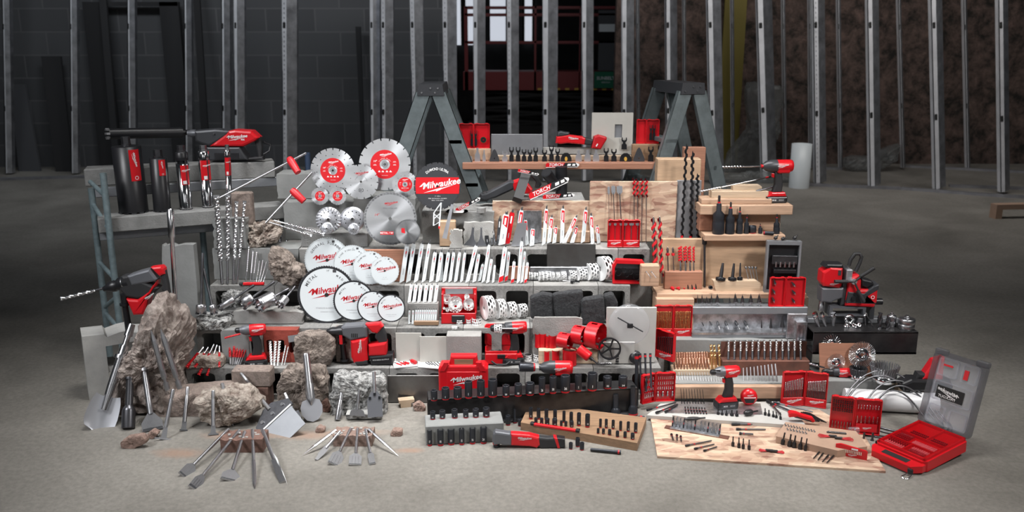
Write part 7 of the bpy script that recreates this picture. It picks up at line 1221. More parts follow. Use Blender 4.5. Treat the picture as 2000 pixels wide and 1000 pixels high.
# metal case
p0 = onz(*cv('D6', 1250, 590), zl); p0.y = 5.28; p0 = at(1492, 572, 5.27); p0.z = zl; w = (at(1563, 500, 5.27).x - p0.x); h = at(1525, 471, 5.27).z - zl
b = B('graypanel').ring([(0, 0), (w, 0), (w, h), (0, h)], [(w * .06, h * .04), (w * .94, h * .04), (w * .94, h * .93), (w * .06, h * .93)], 0, .04); b.m('black').box(w * .05, w * .95, .03, .04, h * .03, h * .95); ins = B('dksteel').box(w * .18, w * .92, .004, .03, h * .55, h * .72, None, .003); ins.m('black').box(w * .25, w * .9, .0, .03, h * .38, h * .45, None, .002)
for i in range(5): ins.m('steel2').cyl(.006, h * .5, h * .6, 8, T(w * (.3 + .13 * i), .004, 0))
put('bit_case', kit(('shell', b), ('insert', ins)), up(p0, -4), 'open grey metal case with black interior on the pine ledge', 'case')
for i, f in enumerate((.22, .42, .78)): put('hole_cutter', B('black').lathe([(.007, 0), (.01, .004), (.011, .02), (.004, .022), (.004, .034)], 12).mesh(), MX.Translation(V((p0.x + w * f, p0.y + .015, zl + h + .008))) @ RY(70 if i % 2 else 40), nlab(i, 3, 'small black cutter', 'lying on top of the grey metal case'), 'cutter', 'cutters on the metal case')
# impact sockets and stacked timber
K_ps = kit(('socket_body', B('socket').lathe([(.95, 0), (1, .03), (1, .3), (.9, .34), (.95, .38), (.95, .52), (.45, .6), (.42, .78), (.25, .8)], 20)), ('hex_shank', B('dksteel').lathe([(.22, .79), (.22, .97), (.16, 1)], 6, smooth=False)), ('colour_band', B('redpaint').lathe([(.25, .8), (.25, .84)], 10)))
zz = Z['p6']; rods('D5', 'socket_driver', K_ps, zz, 0, 40, [(812, 882, 825, 508, 56), (925, 882, 938, 572, 44), (1020, 880, 1028, 620, 32), (1086, 880, 1097, 690, 24), (1225, 880, 1225, 783, 20), (1382, 882, 1388, 690, 30)], ('black power socket', 'standing on the pine plank'), 'socket'); rods('D5', 'impact_socket', socket('', False), zz, 0, 28, [(1145, 875, 1147, 805, 38)], ('', ''), 'socket', 'plain sockets on the plank', ['plain short black socket among the power sockets on the pine plank'])
rods('D5', 'impact_socket', socket('', False), zz, 0, 20, [(1008, 880, 1008, 830, 20)], ('', ''), 'socket', 'plain sockets on the plank', ['small black socket at the foot of the third power socket']); lying('D5', 'impact_socket', socket('', True), zz, 3.6, [(1255, 875, 1355, 878, 3.8)], ('', ''), 'socket', 'plain sockets on the plank', ['black deep socket lying on its side on the pine plank'])
o = onz(1519, 398, Z['p8']); o.y += .05; s = (at(1519, 311, o.y).z - o.z) / .262; put('hole_drill', cordless('wrench'), up(o, 6, s), 'red hole drill standing on the long pine plank with an auger fitted', 'power tool')
a = at(*cv('D5', 1250, 222), o.y - .02); e = at(*cv('D5', 860, 232), o.y - .1); rod('auger_bit', kit(('shank', B('steel').lathe([(.6, 0), (.6, .5)], 10).m('redpaint').cyl(1.2, .0, .05, 12)), ('spiral', B('steel').helix(.2, 1, .5, 1, 7, .012).m('steel').lathe([(.35, .5), (.35, .99)], 8))), a, e, 2.6, 'long auger bit fitted to the hole drill', 'drill bit'); a = at(*cv('D5', 1360, 318), 5.62); e = at(*cv('D5', 645, 470), 5.5); rod('auger_bit', kit(('shank', B('steel').lathe([(.6, .1), (.6, .72)], 10)), ('collar', B('redpaint').lathe([(.8, .08), (.8, .12)], 10).m('black').lathe([(.7, 0), (.7, .08)], 8)), ('spiral', B('steel').helix(.3, 1.2, .72, 1, 8, .01))), a, e, 2.2, 'long auger bit slanting across the timber stack', 'drill bit')
a = at(*cv('D5', 1185, 470), 5.52); e = at(*cv('D5', 1340, 425), 5.53); rod('bit_extension', kit(('bar', B('dksteel').lathe([(.8, 0), (1, .1), (1, .3), (.5, .35), (.5, .9), (1, 1)], 10))), a, e, 3, 'small dark extension lying on the cream timber', 'bar')
# step bits
K_st = kit(('shank', B('steel2').lathe([(.3, 0), (.3, .3)], 10)), ('stepped_cone', B('dksteel').lathe([(1, .28)] + [(1 - .16 * (i // 2 + (i % 2)), .32 + .13 * (i // 2 + 0)) for i in range(1, 10)] + [(.05, 1)], 16, smooth=False))); zt = Z['g2']
rods('D6', 'step_drill_bit', K_st, zt, 0, 18, [(612, 737, 612, 620, 9), (658, 737, 655, 620, 13), (703, 737, 700, 640, 15), (748, 737, 748, 622, 14), (805, 737, 805, 618, 24), (925, 737, 925, 650, 13), (982, 737, 980, 610, 22), (1052, 737, 1050, 625, 22), (1133, 737, 1132, 618, 24), (1215, 737, 1213, 618, 24)], ('dark step bit', 'standing on the square steel tube'), 'drill bit')
zg = Z['g1']; rods('D7', 'step_drill_bit', (K_st,), zg, .05, 14, [(690, 215, 628, 100, 6), (770, 215, 703, 85, 9), (828, 215, 788, 85, 12), (915, 215, 862, 85, 14), (1022, 215, 952, 85, 17), (1110, 215, 1045, 85, 18)], ('step bit', 'tilted against the galvanised back'), 'drill bit'); rods('D7', 'step_drill_bit', kit(('shank', B('steel2').cyl(.25, 0, .35, 8)), ('cone', B('dksteel').lathe([(1, .33), (.1, 1)], 16))), zg, 0, 14, [(1238, 240, 1238, 120, 9), (1328, 245, 1328, 105, 16), (1440, 242, 1440, 85, 22)], ('plain cone bit', 'standing on the galvanised angle'), 'drill bit')
L_ = case('D6', 1308, 1462, 1655, 465, 745, zt, 'open red case of step bits beside the grey metal case', Lb=False, Rb=False, dy=0)
for j, (w_, q) in enumerate((('first', ((.5, .12, 25), (.5, .42, 30), (.5, .72, 20))), ('second', ((.55, .1, -35), (.55, .4, -40), (.5, .68, -40))))):
    for i, (fx, fz, an) in enumerate(q): m, w, h = L_[j]; put('step_drill_bit', K_st, m @ T(w * (fx - (.12 if an > 0 else .0)), .008, h * fz) @ RY(an if an < 0 else -an) @ S(.009, .009, h * .26), ('lower', 'middle', 'upper')[i] + ' step bit in the ' + w_ + ' half of the red step bit case', 'drill bit', 'step bits in the red case')
# twist bit cases and rows
L_ = case('D7', 188, 372, 555, -12, 285, Z['t5'], 'open red case of golden twist bits beside the white board', d=.02); [incase(L_[i], 'twist_drill_bit', K_gold, 10, .0034, .25, .82, ('golden twist bit', 'in the ' + w_ + ' half of the upper red case'), 'drill bit', 'golden bits in the red case', y=.006) for i, w_ in ((0, 'first'), (1, 'second'))]
L_ = case('D7', 20, 195, 372, 208, 505, .201, 'open red case of black twist bits beside the hand wheel', tl=478, tr=540); [incase(L_[i], 'twist_drill_bit', K_blk, 8, .004, .25, .72, ('black twist bit', 'in the ' + w_ + ' half of the red case by the hand wheel'), 'drill bit', 'black bits in the red case', y=.006, step=.16) for i, w_ in ((0, 'first'), (1, 'second'))]
z0 = .0345; L_ = case('G3', 90, 245, 490, 560, 940, z0, 'open red case of driver bits beside the long steel channel', tl=905, tr=898, Lb=False, Rb=False)
for j, n in ((0, 5), (1, 8)):
    for r_ in range(4):
        k_ = 4 if (r_ == 3 and j == 1) else n; q = .05 if r_ < 3 else .03
        incase(L_[j], 'driver_bit', K_ins, k_, .0032 if not (r_ == 3 and j) else .007, (.78, .6, .42, .18)[r_], (.88, .7, .52, .36)[r_], ('driver bit', 'in the %s row, %s half of the lowest red case' % (('top', 'second', 'third', 'bottom')[r_], 'second' if j else 'first')), 'driver bit', 'driver bits in the red case', x0=.25 if not j else .15, y=.008)
m_ = Z['t2']
def rowp(c, name, k, z, dy, r, n, q0, q1, lab, f=None, r2=None): pts = ladderpts(n, q0[0], q0[1], q1[0], q1[1], q0[2], q0[3], q1[2], q1[3], f); r2 = r2 or r; rods(c, name, k, z, dy, r, [p + (r + (r2 - r) * i / max(1, n - 1),) for i, p in enumerate(pts)], lab, 'drill bit')
fb('cl', 'timber_strip', 1314, 722, 1408, 737, 5.0, .09, 'pinepale', 'pale timber strip under the copper twist bits', 'strip', z0=Z['t2']); zc2 = Z['cl']
rowp('G3', 'twist_drill_bit', K_cu, zc2, .015, 8, 14, (480, 487, 478, 305), (885, 487, 880, 285), ('copper twist bit', 'in the back row'), None, 12)
rowp('G3', 'twist_drill_bit', K_cu, zc2, .01, 9, 12, (488, 508, 482, 372), (905, 508, 895, 370), ('copper twist bit', 'in the front row'), None, 10)
rods('G3', 'twist_drill_bit', K_gold, zc2, .01, 17, [(945, 506, 925, 205), (990, 506, 965, 205), (1042, 506, 1022, 205)], ('thick golden bit', 'beside the impact driver nose'), 'drill bit')
rowp('G3', 'twist_drill_bit', K_twd, m_, .03, 5, 18, (515, 635, 505, 540), (1065, 662, 1040, 545), ('slim bronze bit', 'on the low concrete block'))
rowp('D7', 'twist_drill_bit', K_twd, m_, .04, 6, 10, (1062, 720, 1058, 592), (1388, 724, 1368, 550), ('slim grey bit', 'before the rusty channel'), None, 9)
rowp('D7', 'twist_drill_bit', K_tw, Z['t4'], .05, 13, 13, (912, 512, 915, 325), (1620, 512, 1615, 312), ('silver twist bit', 'on the rusty channel'))
rowp('G3', 'hex_key_bit', K_pin, .0345, .02, 5, 9, (572, 930, 560, 740), (845, 930, 825, 750), ('thin black bit', 'before the pine timber'))
for z_, y0, y1, x0, x1, n, w_ in ((.0345, 175, 135, 395, 548, 8, 'back'), (.0345, 192, 158, 400, 560, 8, 'front')): pts = ladderpts(n, x0, y0, x1, y0 + 4, x0 - 3, y1, x1 - 3, y1 + 8); rods('D8', 'driver_bit', K_insr, z_, 0, 5, pts, ('tiny black driver bit', 'in the %s row on the pale board' % w_), 'driver bit')
K_nd = kit(('socket_head', B('blacksteel').lathe([(.9, 0), (1, .03), (1, .38), (.5, .46)], 12)), ('hex_shank', B('blacksteel').lathe([(.42, .44), (.42, .75), (.3, .78), (.42, .82), (.38, 1)], 6, smooth=False)))
for pts, w_, z_ in (([(650, 198, 650, 158, 11), (682, 202, 682, 162, 11), (715, 206, 715, 165, 11), (758, 208, 758, 165, 14), (797, 212, 797, 168, 13)], 'at the foot of the impact driver', .0325), ([(1018, 203, 1018, 150, 11), (1047, 210, 1047, 162, 11), (1082, 218, 1080, 170, 11), (1105, 225, 1105, 178, 10), (1138, 236, 1138, 182, 9)], 'at the end of the pale board', .0325), ([(765, 446, 768, 370, 12), (812, 458, 814, 378, 12), (846, 466, 848, 385, 12), (892, 472, 893, 395, 12)], 'in the middle of the flakeboard sheet', .0125), ([(1152, 432, 1172, 340, 15), (1205, 448, 1220, 352, 15), (1240, 456, 1256, 362, 15), (1287, 468, 1305, 375, 15), (1330, 480, 1345, 385, 12)], 'before the brown block on the flakeboard', .0125)):
    rods('D8', 'nut_driver', K_nd, z_, 0, 12, pts, ('black nut driver', w_), 'nut driver')
K_lb = kit(('holder', B('blacksteel').lathe([(.9, 0), (1, .02), (1, .1), (.8, .12), (.8, .16)], 10)), ('rod', B('dksteel').lathe([(.6, .14), (.6, .96), (.45, 1)], 8)), ('colour_band', B('red2').lathe([(.7, .3), (.7, .36)], 8)))
for q, r, l in (((755, 275, 1165, 270), 2.6, 'longest black bit holder lying on the flakeboard sheet'), ((790, 312, 1022, 315), 2.6, 'middle length black bit holder on the flakeboard sheet'), ((815, 345, 925, 352), 3.0, 'shortest black bit holder on the flakeboard sheet'), ((395, 442, 600, 402), 2.3, 'longest chrome holder lying nearest the galvanised rack'), ((465, 466, 620, 430), 2.3, 'middle chrome holder lying near the galvanised rack'), ((538, 482, 642, 450), 2.3, 'shortest chrome holder lying near the galvanised rack')):
    lying('D8', 'bit_holder', K_lb, .0125, r, [q], ('', ''), 'bit holder', 'bit holders on the flakeboard', [l])
lying('D8', 'extension_bar', K_lb, .034, 3, [(95, 165, 320, 105, 2.6), (165, 185, 330, 118, 2.6), (238, 178, 335, 118, 2.6)], ('slim black holder', 'lying on the pale board by the lowest red case'), 'bar'); lying('D8', 'extension_bar', K_lb, .034, 3, [(1030, 92, 1250, 186, 3), (1085, 100, 1390, 178, 2.4), (1060, 110, 1140, 200, 3)], ('black flexible holder', 'lying behind the nut drivers'), 'bar'); lying('D8', 'extension_bar', K_lb, .013, 1.6, [(285, 352, 300, 395, 2.6), (328, 358, 330, 400, 2.6), (358, 368, 362, 405, 2.4)], ('stubby black holder', 'below the galvanised rack'), 'bar')
lying('D8', 'hex_key_bit', K_pin, .013, 1.5, [(1300, 182, 1420, 245), (1315, 180, 1440, 248), (1330, 180, 1462, 252), (1342, 182, 1482, 256), (1360, 186, 1500, 262)], ('long black hex bit', 'fanned beside the angle attachment'), 'driver bit'); lying('D8', 'hex_key_bit', K_pin, .013, 1.5, [(1440, 492, 1395, 542, 1.8), (1470, 502, 1430, 555, 1.8), (1512, 515, 1465, 568, 1.8), (1552, 520, 1500, 575, 1.8)], ('short black pin bit', 'lying below the brown block'), 'driver bit')
# galvanised rack of bits
q0 = onz(*cv('D8', 272, 315), .012); q1 = onz(*cv('D8', 655, 382), .012); an = math.degrees(math.atan2((q1 - q0).y, (q1 - q0).x)); w = (q1 - q0).length
m = up(q0, an); put('rust_strip', B('rust').box(-.03, w + .05, .0, .04, 0, .004).mesh(), m, 'rusty flat strip under the galvanised rack of bits', 'strip'); put('galvanised_rack', B('galv').box(0, w, 0, .05, .005, .008).box(0, w, .05, .053, .005, .062).mesh(), m, 'galvanised steel angle holding thirteen driver bits on the flakeboard', 'angle')
for i in range(13): x = w * (.04 + .92 * i / 12) + (.006 if i > 6 else -.004); put('driver_bit', K_ins if i % 3 else K_insr, m @ T(x, .028, .009) @ RX(-18) @ S(.0038, .0038, .052), nlab(i, 13, 'driver bit', 'on the galvanised rack'), 'driver bit', 'bits on the galvanised rack')
lying('D8', 'bit_chuck', kit(('chuck', B('black').lathe([(.4, 0), (1, .2), (1, .4), (.8, .6), (.4, .75), (.4, 1)], 14))), .066, 3.4, [(390, 236, 550, 224, 4.2)], ('', ''), 'chuck', 'chucks', ['black tapered chuck lying on the galvanised rack']); lying('D8', 'bit_chuck', kit(('chuck', B('black').lathe([(.5, 0), (1, .15), (1, .5), (.6, .6), (.3, .65), (.3, 1)], 14))), .034, 5, [(855, 188, 960, 170, 6)], ('', ''), 'chuck', 'chucks', ['black drill chuck lying on the pale board'])
# brown block, keys, attachments
slabq('timber_block', [(1516, 852), (1534, 824), (1672, 842), (1694, 872), (1636, 880)], .0125, .05, 'mdf', 'brown timber block with screw bits on the flakeboard sheet', 'timber')
for (n, x0, y0, x1, y1, w_) in ((11, 1182, 290, 1408, 338, 'upper'), (7, 1198, 322, 1342, 352, 'lower')):
    for i in range(n): t = i / (n - 1); a = onz(*cv('D8', x0 + (x1 - x0) * t, y0 + (y1 - y0) * t), .051); put('insert_bit', K_ins, MX.Translation(a) @ RZ(20) @ RX(-55) @ S(.0045, .0045, .016), nlab(i, n, 'tiny driver bit', 'in the %s line on the brown block' % w_), 'driver bit', 'tiny bits on the brown block')
def keyset(cx, cy, z, lab, fl=1, sc_=1.0, c='D8'):
    a = onz(*cv(c, cx, cy), z); b = B('black'); b.box(-.02, .02, -.006, .006, .002, .014, None, .003); k2 = B('red2')
    for i in range(5): t = R(150 + i * 14) if fl > 0 else R(30 - i * 14); k2.tube([(0, .0, .006), (.075 * cos(t) * sc_, .05 * sin(t) * sc_, .005)], .0021, 6)
    put('folding_key_set', kit(('holder', b), ('hex_keys', k2)), up(a, -10), lab, 'key set')
keyset(1545, 378, .051, 'red and black folding key set spread towards the tiny bits, on the brown block'); keyset(1590, 392, .051, 'red and black folding key set spread the other way on the brown block', -1); keyset(1050, 490, .013, 'small red and black key set lying on bare flakeboard', 1, .7); keyset(1085, 495, .013, 'second small key set lying on bare flakeboard', -1, .7)
a = onz(*cv('D8', 1575, 345), .051); put('chain_of_bits', kit(('strip', B('black').box(-.05, .05, -.006, .006, 0, .006, None, .002)), ('bits', B('steel').cyl(.004, -.045, .045, 8, RY(90) @ T(-.006, 0, 0)))), up(a, -12), 'black strip of small bits lying at the back of the brown block', 'strip')
q0 = onz(*cv('D8', 1563, 508), .012); q1 = onz(*cv('D8', 1812, 558), .012); w = (q1 - q0).length; an = math.degrees(math.atan2((q1 - q0).y, (q1 - q0).x)); b = B('red').prism([(0, .002), (w, 0), (w, .042), (w * .95, .048), (w * .15, .062), (0, .055)], 0, .012); brand(b, 'white', w * .25, T(w * .52, -.001, .014)); b.m('white').box(w * .5, w * .7, -.001, 0, .042, .05)
put('bit_holder_rail', kit(('body', b), ('stored_bits', (lambda q: [q.box(w * (.22 + .052 * i), w * (.25 + .052 * i), -.004, .0, .022, .04) for i in range(12)] and q)(B('steel')))), up(q0, an), 'red plastic bit rail with white script before the brown block', 'holder')
o = onz(*cv('D8', 1300, 290), .013); u = 1 / sc(o) / 4; Q = lambda pts: [((x - 1300) * u, -(y - 290) * u) for x, y in pts]; b = B('red'); soft(b, Q([(1198, 225), (1215, 210), (1260, 218), (1300, 235), (1390, 262), (1410, 290), (1395, 305), (1300, 275), (1240, 258), (1205, 262)]), -.018, .018, .008); g = B('rubber'); soft(g, Q([(1255, 240), (1385, 280), (1380, 300), (1300, 276), (1245, 262)]), -.0185, .0185, .006); g.m('black').tube([V((*Q([(1400, 295)])[0], 0)).xzy, V((*Q([(1448, 300)])[0], 0)).xzy], .005, 8)
put('angle_attachment', kit(('housing', b), ('grip', g)), MX.Translation(o + V((0, .02, .028))), 'red right angle attachment lying behind the brown block', 'attachment')
# impact driver, round case, drill and more cases
o = onz(1422, 800, .0345); o.y += .04; s = (at(1422, 714, o.y).z - o.z) / .255; put('impact_driver', cordless('impact'), up(o, 12, s), 'red impact driver standing on the checker plate before the timber', 'power tool'); e = at(*cv('D7', 735, 612), o.y - .1); a = at(*cv('D7', 832, 622), o.y - .06); rod('driver_bit', K_pin, a, e, 1.6, 'black bit held by the impact driver on the checker plate', 'driver bit')
a = at(*cv('D7', 1112, 872), 4.76); r = 82 / 5 / sc(a); b = B('red').lathe([(r * .6, -.02), (r * .95, -.015), (r, 0), (r * .95, .015), (r * .6, .024)], 32, RX(90)); b.m('studhole').prism([(-r * .65, -r * .1), (r * .65, -r * .1), (r * .45, -r * .6), (-r * .45, -r * .6)], -.0255, -.023); b.m('white').box(-r * .7, r * .7, -.0256, -.02, r * .0, r * .08); brand(b, 'white', r * .7, T(0, -.0256, r * .35)); put('round_bit_case', b, MX.Translation(V((a.x, a.y, .0345 + r))), 'round red bit case standing beside the impact driver battery', 'case')
L_ = case('D7', 1432, 1652, 1868, 632, 970, .002, 'open red case of dark twist bits at the end of the pine timber', tl=962, tr=995); [incase(L_[i], 'twist_drill_bit', K_tw, 11, .0036, .26, .72, ('dark twist bit', 'in the ' + w_ + ' half of the case by the timber end'), 'drill bit', 'dark bits in the red case by the timber end', y=.006, step=.1) for i, w_ in ((0, 'first'), (1, 'second'))]
L_ = case('E2', 195, 352, 528, 465, 668, .013, 'open red case of driver bits before the cordless drill and steel pipe', tl=690, tr=705, Lb=False, Rb=False)
for j, rws in ((0, ((9, .82, .9), (9, .7, .78), (9, .58, .66), (7, .1, .3))), (1, ((8, .72, .84), (6, .32, .52)))):
    for r_, (n, za, zb) in enumerate(rws): incase(L_[j], 'driver_bit', K_ins if za < .5 or j else K_insr, n, .0038, za, zb, ('driver bit', 'in row %s, %s half, case before the drill' % (('one', 'two', 'three', 'four')[r_], 'second' if j else 'first')), 'driver bit', 'bits in the case before the drill', y=.008)
m, w, h = L_[1]; put('label_card', brand(B('redpaint').box(0, w * .8, 0, .002, 0, h * .22), 'white', w * .3, T(w * .4, -.001, h * .11)), m @ T(w * .08, .003, h * .08), 'red plastic lid with white script inside the case before the drill', 'lid')
a = onz(*cv('E2', 350, 695), .013); put('bit_pouch', kit(('clear_box', B('clear2').box(-.03, .03, -.02, 0, 0, .045, None, .004)), ('bits_inside', B('steel2').tube([(-.02, -.01, .008), (.01, -.01, .035)], .004, 6).m('red2').tube([(.02, -.01, .008), (-.005, -.01, .035)], .004, 6))), up(a), 'small clear plastic box of bits before the open case', 'box')
for i, x in enumerate((422, 478)): a = onz(*cv('E2', x, 735), 0); put('wing_screw', B('dksteel').cyl(.01, 0, .006, 6, smooth=False).cyl(.006, 0, .045, 10).mesh(), up(a), ('first' if i == 0 else 'second') + ' grey threaded stud standing between the case and the big bit set', 'stud', 'grey studs by the big bit set')
o = onz(1648, 792, .0); o.y += .1; s = (at(1650, 720, o.y).z - 0) / .25; o2 = V((o.x, o.y, .0)); put('cordless_drill', cordless('drill'), up(o2, -5, s), 'red and black cordless drill standing behind the open driver bit case', 'power tool'); e = at(*cv('D7', 1700, 552), o.y - .05); a = at(*cv('D7', 1850, 590), o.y - .03); rod('twist_drill_bit', K_tw, a, e, 2.2, 'twist bit fitted to the drill before the copper plate', 'drill bit')
# drill press stand
o = at(1650, 618, 5.18); u = 1 / sc(o) / 5.265; GX = lambda x, y: ((x - 421) * u, -(y - 780) * u); Q = lambda pts: [GX(x, y) for x, y in pts]; q3 = lambda x, y, Y_=0: V((GX(x, y)[0], Y_, GX(x, y)[1]))
mt1 = B('red'); soft(mt1, Q([(128, 290), (200, 235), (330, 245), (335, 440), (310, 460), (150, 440), (125, 400)]), -.05, .05, .014); mt1.m('black'); soft(mt1, Q([(140, 240), (165, 205), (325, 208), (340, 250), (200, 262)]), -.045, .045, .01); mt1.m('dkgray').box(GX(280, 0)[0], GX(310, 0)[0], -.053, -.05, GX(0, 320)[1], GX(0, 268)[1])
gb = B('gray'); soft(gb, Q([(130, 455), (360, 455), (355, 560), (260, 600), (250, 615), (140, 605)]), -.045, .045, .01); gb.m('steel2').lathe([(.018, 0), (.018, .035), (.015, .04), (.015, .06)], 18, T(*q3(170, 715))); gb.m('dkgray'); soft(gb, Q([(355, 260), (395, 250), (400, 640), (345, 650)]), -.03, .03, .006)
cl = B('silver'); cl.box(GX(370, 0)[0], GX(430, 0)[0], -.05, .03, GX(0, 400)[1], GX(0, 262)[1], None, .005); cl.cyl(.014 * 1.2, -.0, .03, 18, T(*q3(440, 380, -.04)) @ RX(90))
hn = [B('rubber').tube([q3(440, 380, -.065), q3(*e_, -.075)], .006, 8).tube([q3(*m__, -.07), q3(*e_, -.078)], .011, 12) for m__, e_ in (((370, 375), (235, 372)), ((500, 320), (620, 230)), ((480, 470), (550, 585)))]
bd = B('redpaint'); soft(bd, Q([(400, 340), (500, 320), (525, 380), (530, 470), (640, 470), (700, 430), (705, 600), (680, 660), (390, 645), (395, 500)]), -.05, .05, .012); bd.m('dkgray'); soft(bd, Q([(400, 490), (560, 510), (660, 430), (705, 415), (705, 470), (600, 540), (580, 600), (690, 605), (690, 622), (390, 612)]), -.053, .053, .006); bd.m('black'); soft(bd, Q([(530, 360), (640, 385), (665, 420), (600, 460), (540, 440)]), -.04, .04, .01); bd.m('black').cyl(.014, 0, .01, 14, T(*q3(455, 560, -.053)) @ RX(90)).cyl(.02, -.02, .03, 16, T(*q3(735, 620)) @ RY(90)); bd.m('white').ring([(x + q3(650, 548).x, z + q3(650, 548).z) for x, z in circ(.011, 16)], [(x + q3(650, 548).x, z + q3(650, 548).z) for x, z in circ(.008, 16)], -.056, -.055)
tophn = B('rubber').tube([q3(415, 240), q3(425, 180), q3(465, 118), q3(510, 115), q3(535, 150), q3(520, 220), q3(490, 300)], .011, 10); fr_ = B('gray').ring(Q([(235, 755), (605, 755), (605, 660), (235, 650)]), Q([(262, 745), (580, 745), (575, 680), (268, 670)]), -.04, .05); fr_.m('dkgray').box(GX(655, 0)[0], GX(705, 0)[0], -.02, .04, GX(0, 800)[1], GX(0, 660)[1])
put('magnetic_drill_press', kit(('motor_housing', mt1, None, [('lettering', brand(B('white'), 'white', 85 * u, T(*q3(245, 408, -.052))))]), ('gearbox', gb), ('feed_hub', cl), ('feed_handle', hn[0]), ('feed_handle', hn[1]), ('feed_handle', hn[2]), ('body', bd), ('carry_handle', tophn), ('base_frame', fr_)), MX.Translation(o), 'red and grey magnetic drill press with three feed handles on steel profile', 'power tool')
zr = Z['R1']; K_ann = kit(('body', B('steel2').lathe([(.7, 0), (.8, .3), (1, .35), (1, .8)], 14)), ('flutes', B('chrome').flute(1.05, .55, 1, .6, core=.7, starts=2)))
rods('E1', 'annular_cutter', K_ann, zr, -.02, 20, [(195, 885, 155, 755, 24), (262, 885, 222, 755, 20), (338, 880, 335, 755, 24)], ('tilted steel cutter', 'on the big square tube'), 'cutter'); rods('E1', 'annular_cutter', kit(('spiral_body', B('dksteel').flute(1, 0, 1, .8, core=.6, starts=2).m('chrome').cyl(.9, .0, .12, 14))), zr, 0, 20, [(788, 908, 798, 755, 26), (865, 912, 868, 815, 20)], ('dark spiral cutter', 'upright on the big square tube'), 'cutter')
rods('E1', 'pilot_pin', B('steel').lathe([(.6, 0), (.6, .8), (1, .85), (1, 1)], 8).mesh(), zr, -.05, 10, [(655, 888, 645, 780, 9), (730, 892, 655, 760, 9)], ('slim steel pin', 'leaning behind the cutters'), 'pin')
for x, yb, yt, r, l in ((918, 900, 745, 45, 'small drum shaped hole cutter on the big square tube'), (1068, 922, 775, 78, 'largest drum shaped hole cutter at the tube end')): a = onz(*cv('E1', x, yb), zr); a.y += .03; e = at(*cv('E1', x, yt), a.y); h = (e - a).length; s = sc(a) * 5; put('drum_cutter', kit(('drum', B('steel2').lathe([(.95, 0), (1, .02), (1, .35), (.97, .36), (.97, .39), (1, .4), (1, .72), (.9, .76), (.3, .78)], 28)), ('hex_nut', B('steel').lathe([(.35, .76), (.35, .9), (.2, .92), (.2, 1)], 6, smooth=False))), up(a, 0, r / s, r / s, h), l, 'cutter', 'drum cutters')
for x, y, r, l, t in ((490, 830, 52, 'ring shaped cutter leaning on the steel profile', 70), (465, 878, 28, 'small ring cutter lying before the large ring', 20), (545, 888, 30, 'second small ring cutter lying in front', 30), (590, 862, 22, 'third small ring cutter tilted on its side', 60)): a = onz(*cv('E1', x, 895 if r < 40 else 868), zr); s = sc(a) * 5; q = r / s; put('ring_cutter', B('chrome').lathe([(q, 0), (q, q * .5), (q * .4, q * .6), (q * .3, q * .3)], 24, cap=False).mesh(), MX.Translation(a + V((0, 0, q * (.9 if t > 50 else .3)))) @ RX(t), l, 'cutter')
# copper plate with wire wheels
p0 = at(1601, 738, 4.93); p0.z = .14; p1 = at(1708, 738, 4.93); wdt = p1.x - p0.x; hh = at(1650, 662, 5.03).z - .14
Z['R3'] = .14; fb('rb', 'concrete_block', 1602, 748, 1764, 800, 4.86, .3, 'smooth_concrete', 'grey concrete block carrying the copper plate and brushes', 'block', z0=0, ztop=.139); put('copper_plate', B('brownplate' if 0 else 'pinered').prism([(0, 0), (wdt, 0), (wdt * .88, hh), (-wdt * .03, hh)], 0, .006).mesh(), MX.Translation(V((p0.x, 4.93, .14))) @ RX(-9), 'brown copper plate leaning with wire wheels before it', 'plate')
def brush(n, tw=1):
    b = B('chrome').lathe([(.5, .06), (.5, .1), (.3, .13), (.12, .13), (.12, .06)], 28, RX(90), cap=False); w = B('steel'); rd_ = random.Random(3)
    for i in range(n): a = 2 * pi * i / n; w.tube([(.48 * cos(a), -.05, .48 * sin(a)), (.75 * cos(a + .05), -.07 if i % 2 else -.03, .75 * sin(a + .05)), (cos(a + .12 * tw), -.05, sin(a + .12 * tw))], .02 if n < 60 else .012, 4, rr=[.022, .03, .045] if n < 60 else [.012, .014, .016])
    return kit(('hub', b), ('wire_bristles', w))
for x, y, r, n, Y, l in ((212, 105, 62, 24, 4.99, 'small knotted wire wheel on the copper plate'), (410, 175, 88, 48, 4.95, 'large knotted wire wheel on the copper plate'), (243, 225, 58, 90, 4.95, 'crimped wire wheel behind the drill chuck')): a = at(*cv('E2', x, y), Y - .02); s = sc(a) * 3.333; put('wire_wheel', brush(n), MX.Translation(a) @ RX(-9) @ S(r / s), l, 'wire wheel')
def cupb(x, yb, yt, r, l, dark=False):
    a = onz(*cv('E2', x, yb), .139); a.y += .06; s = sc(a) * 3.333; q = r / s; h = (yb - yt) / s; w = B('dksteel' if dark else 'steel2')
    for i in range(34): t = 2 * pi * i / 34; w.tube([(.8 * q * cos(t), .8 * q * sin(t), h * .4), (.98 * q * cos(t + .1), .98 * q * sin(t + .1), h)], .0035, 5)
    for i in range(26): t = 2 * pi * i / 26; w.tube([(.7 * q * cos(t), .7 * q * sin(t), h * .4), (.82 * q * cos(t + .1), .82 * q * sin(t + .1), h * .95)], .0035, 5)
    put('cup_brush', kit(('metal_cup', B('chrome').lathe([(q * .75, 0), (q * .86, .006), (q * .86, h * .42), (q * .6, h * .42)], 30)), ('wire_bristles', w)), up(a), l, 'wire brush')
cupb(578, 375, 262, 92, 'big knotted wire cup brush standing on the grey block'); cupb(408, 358, 282, 55, 'smaller dark cup brush behind the cordless drill', True)
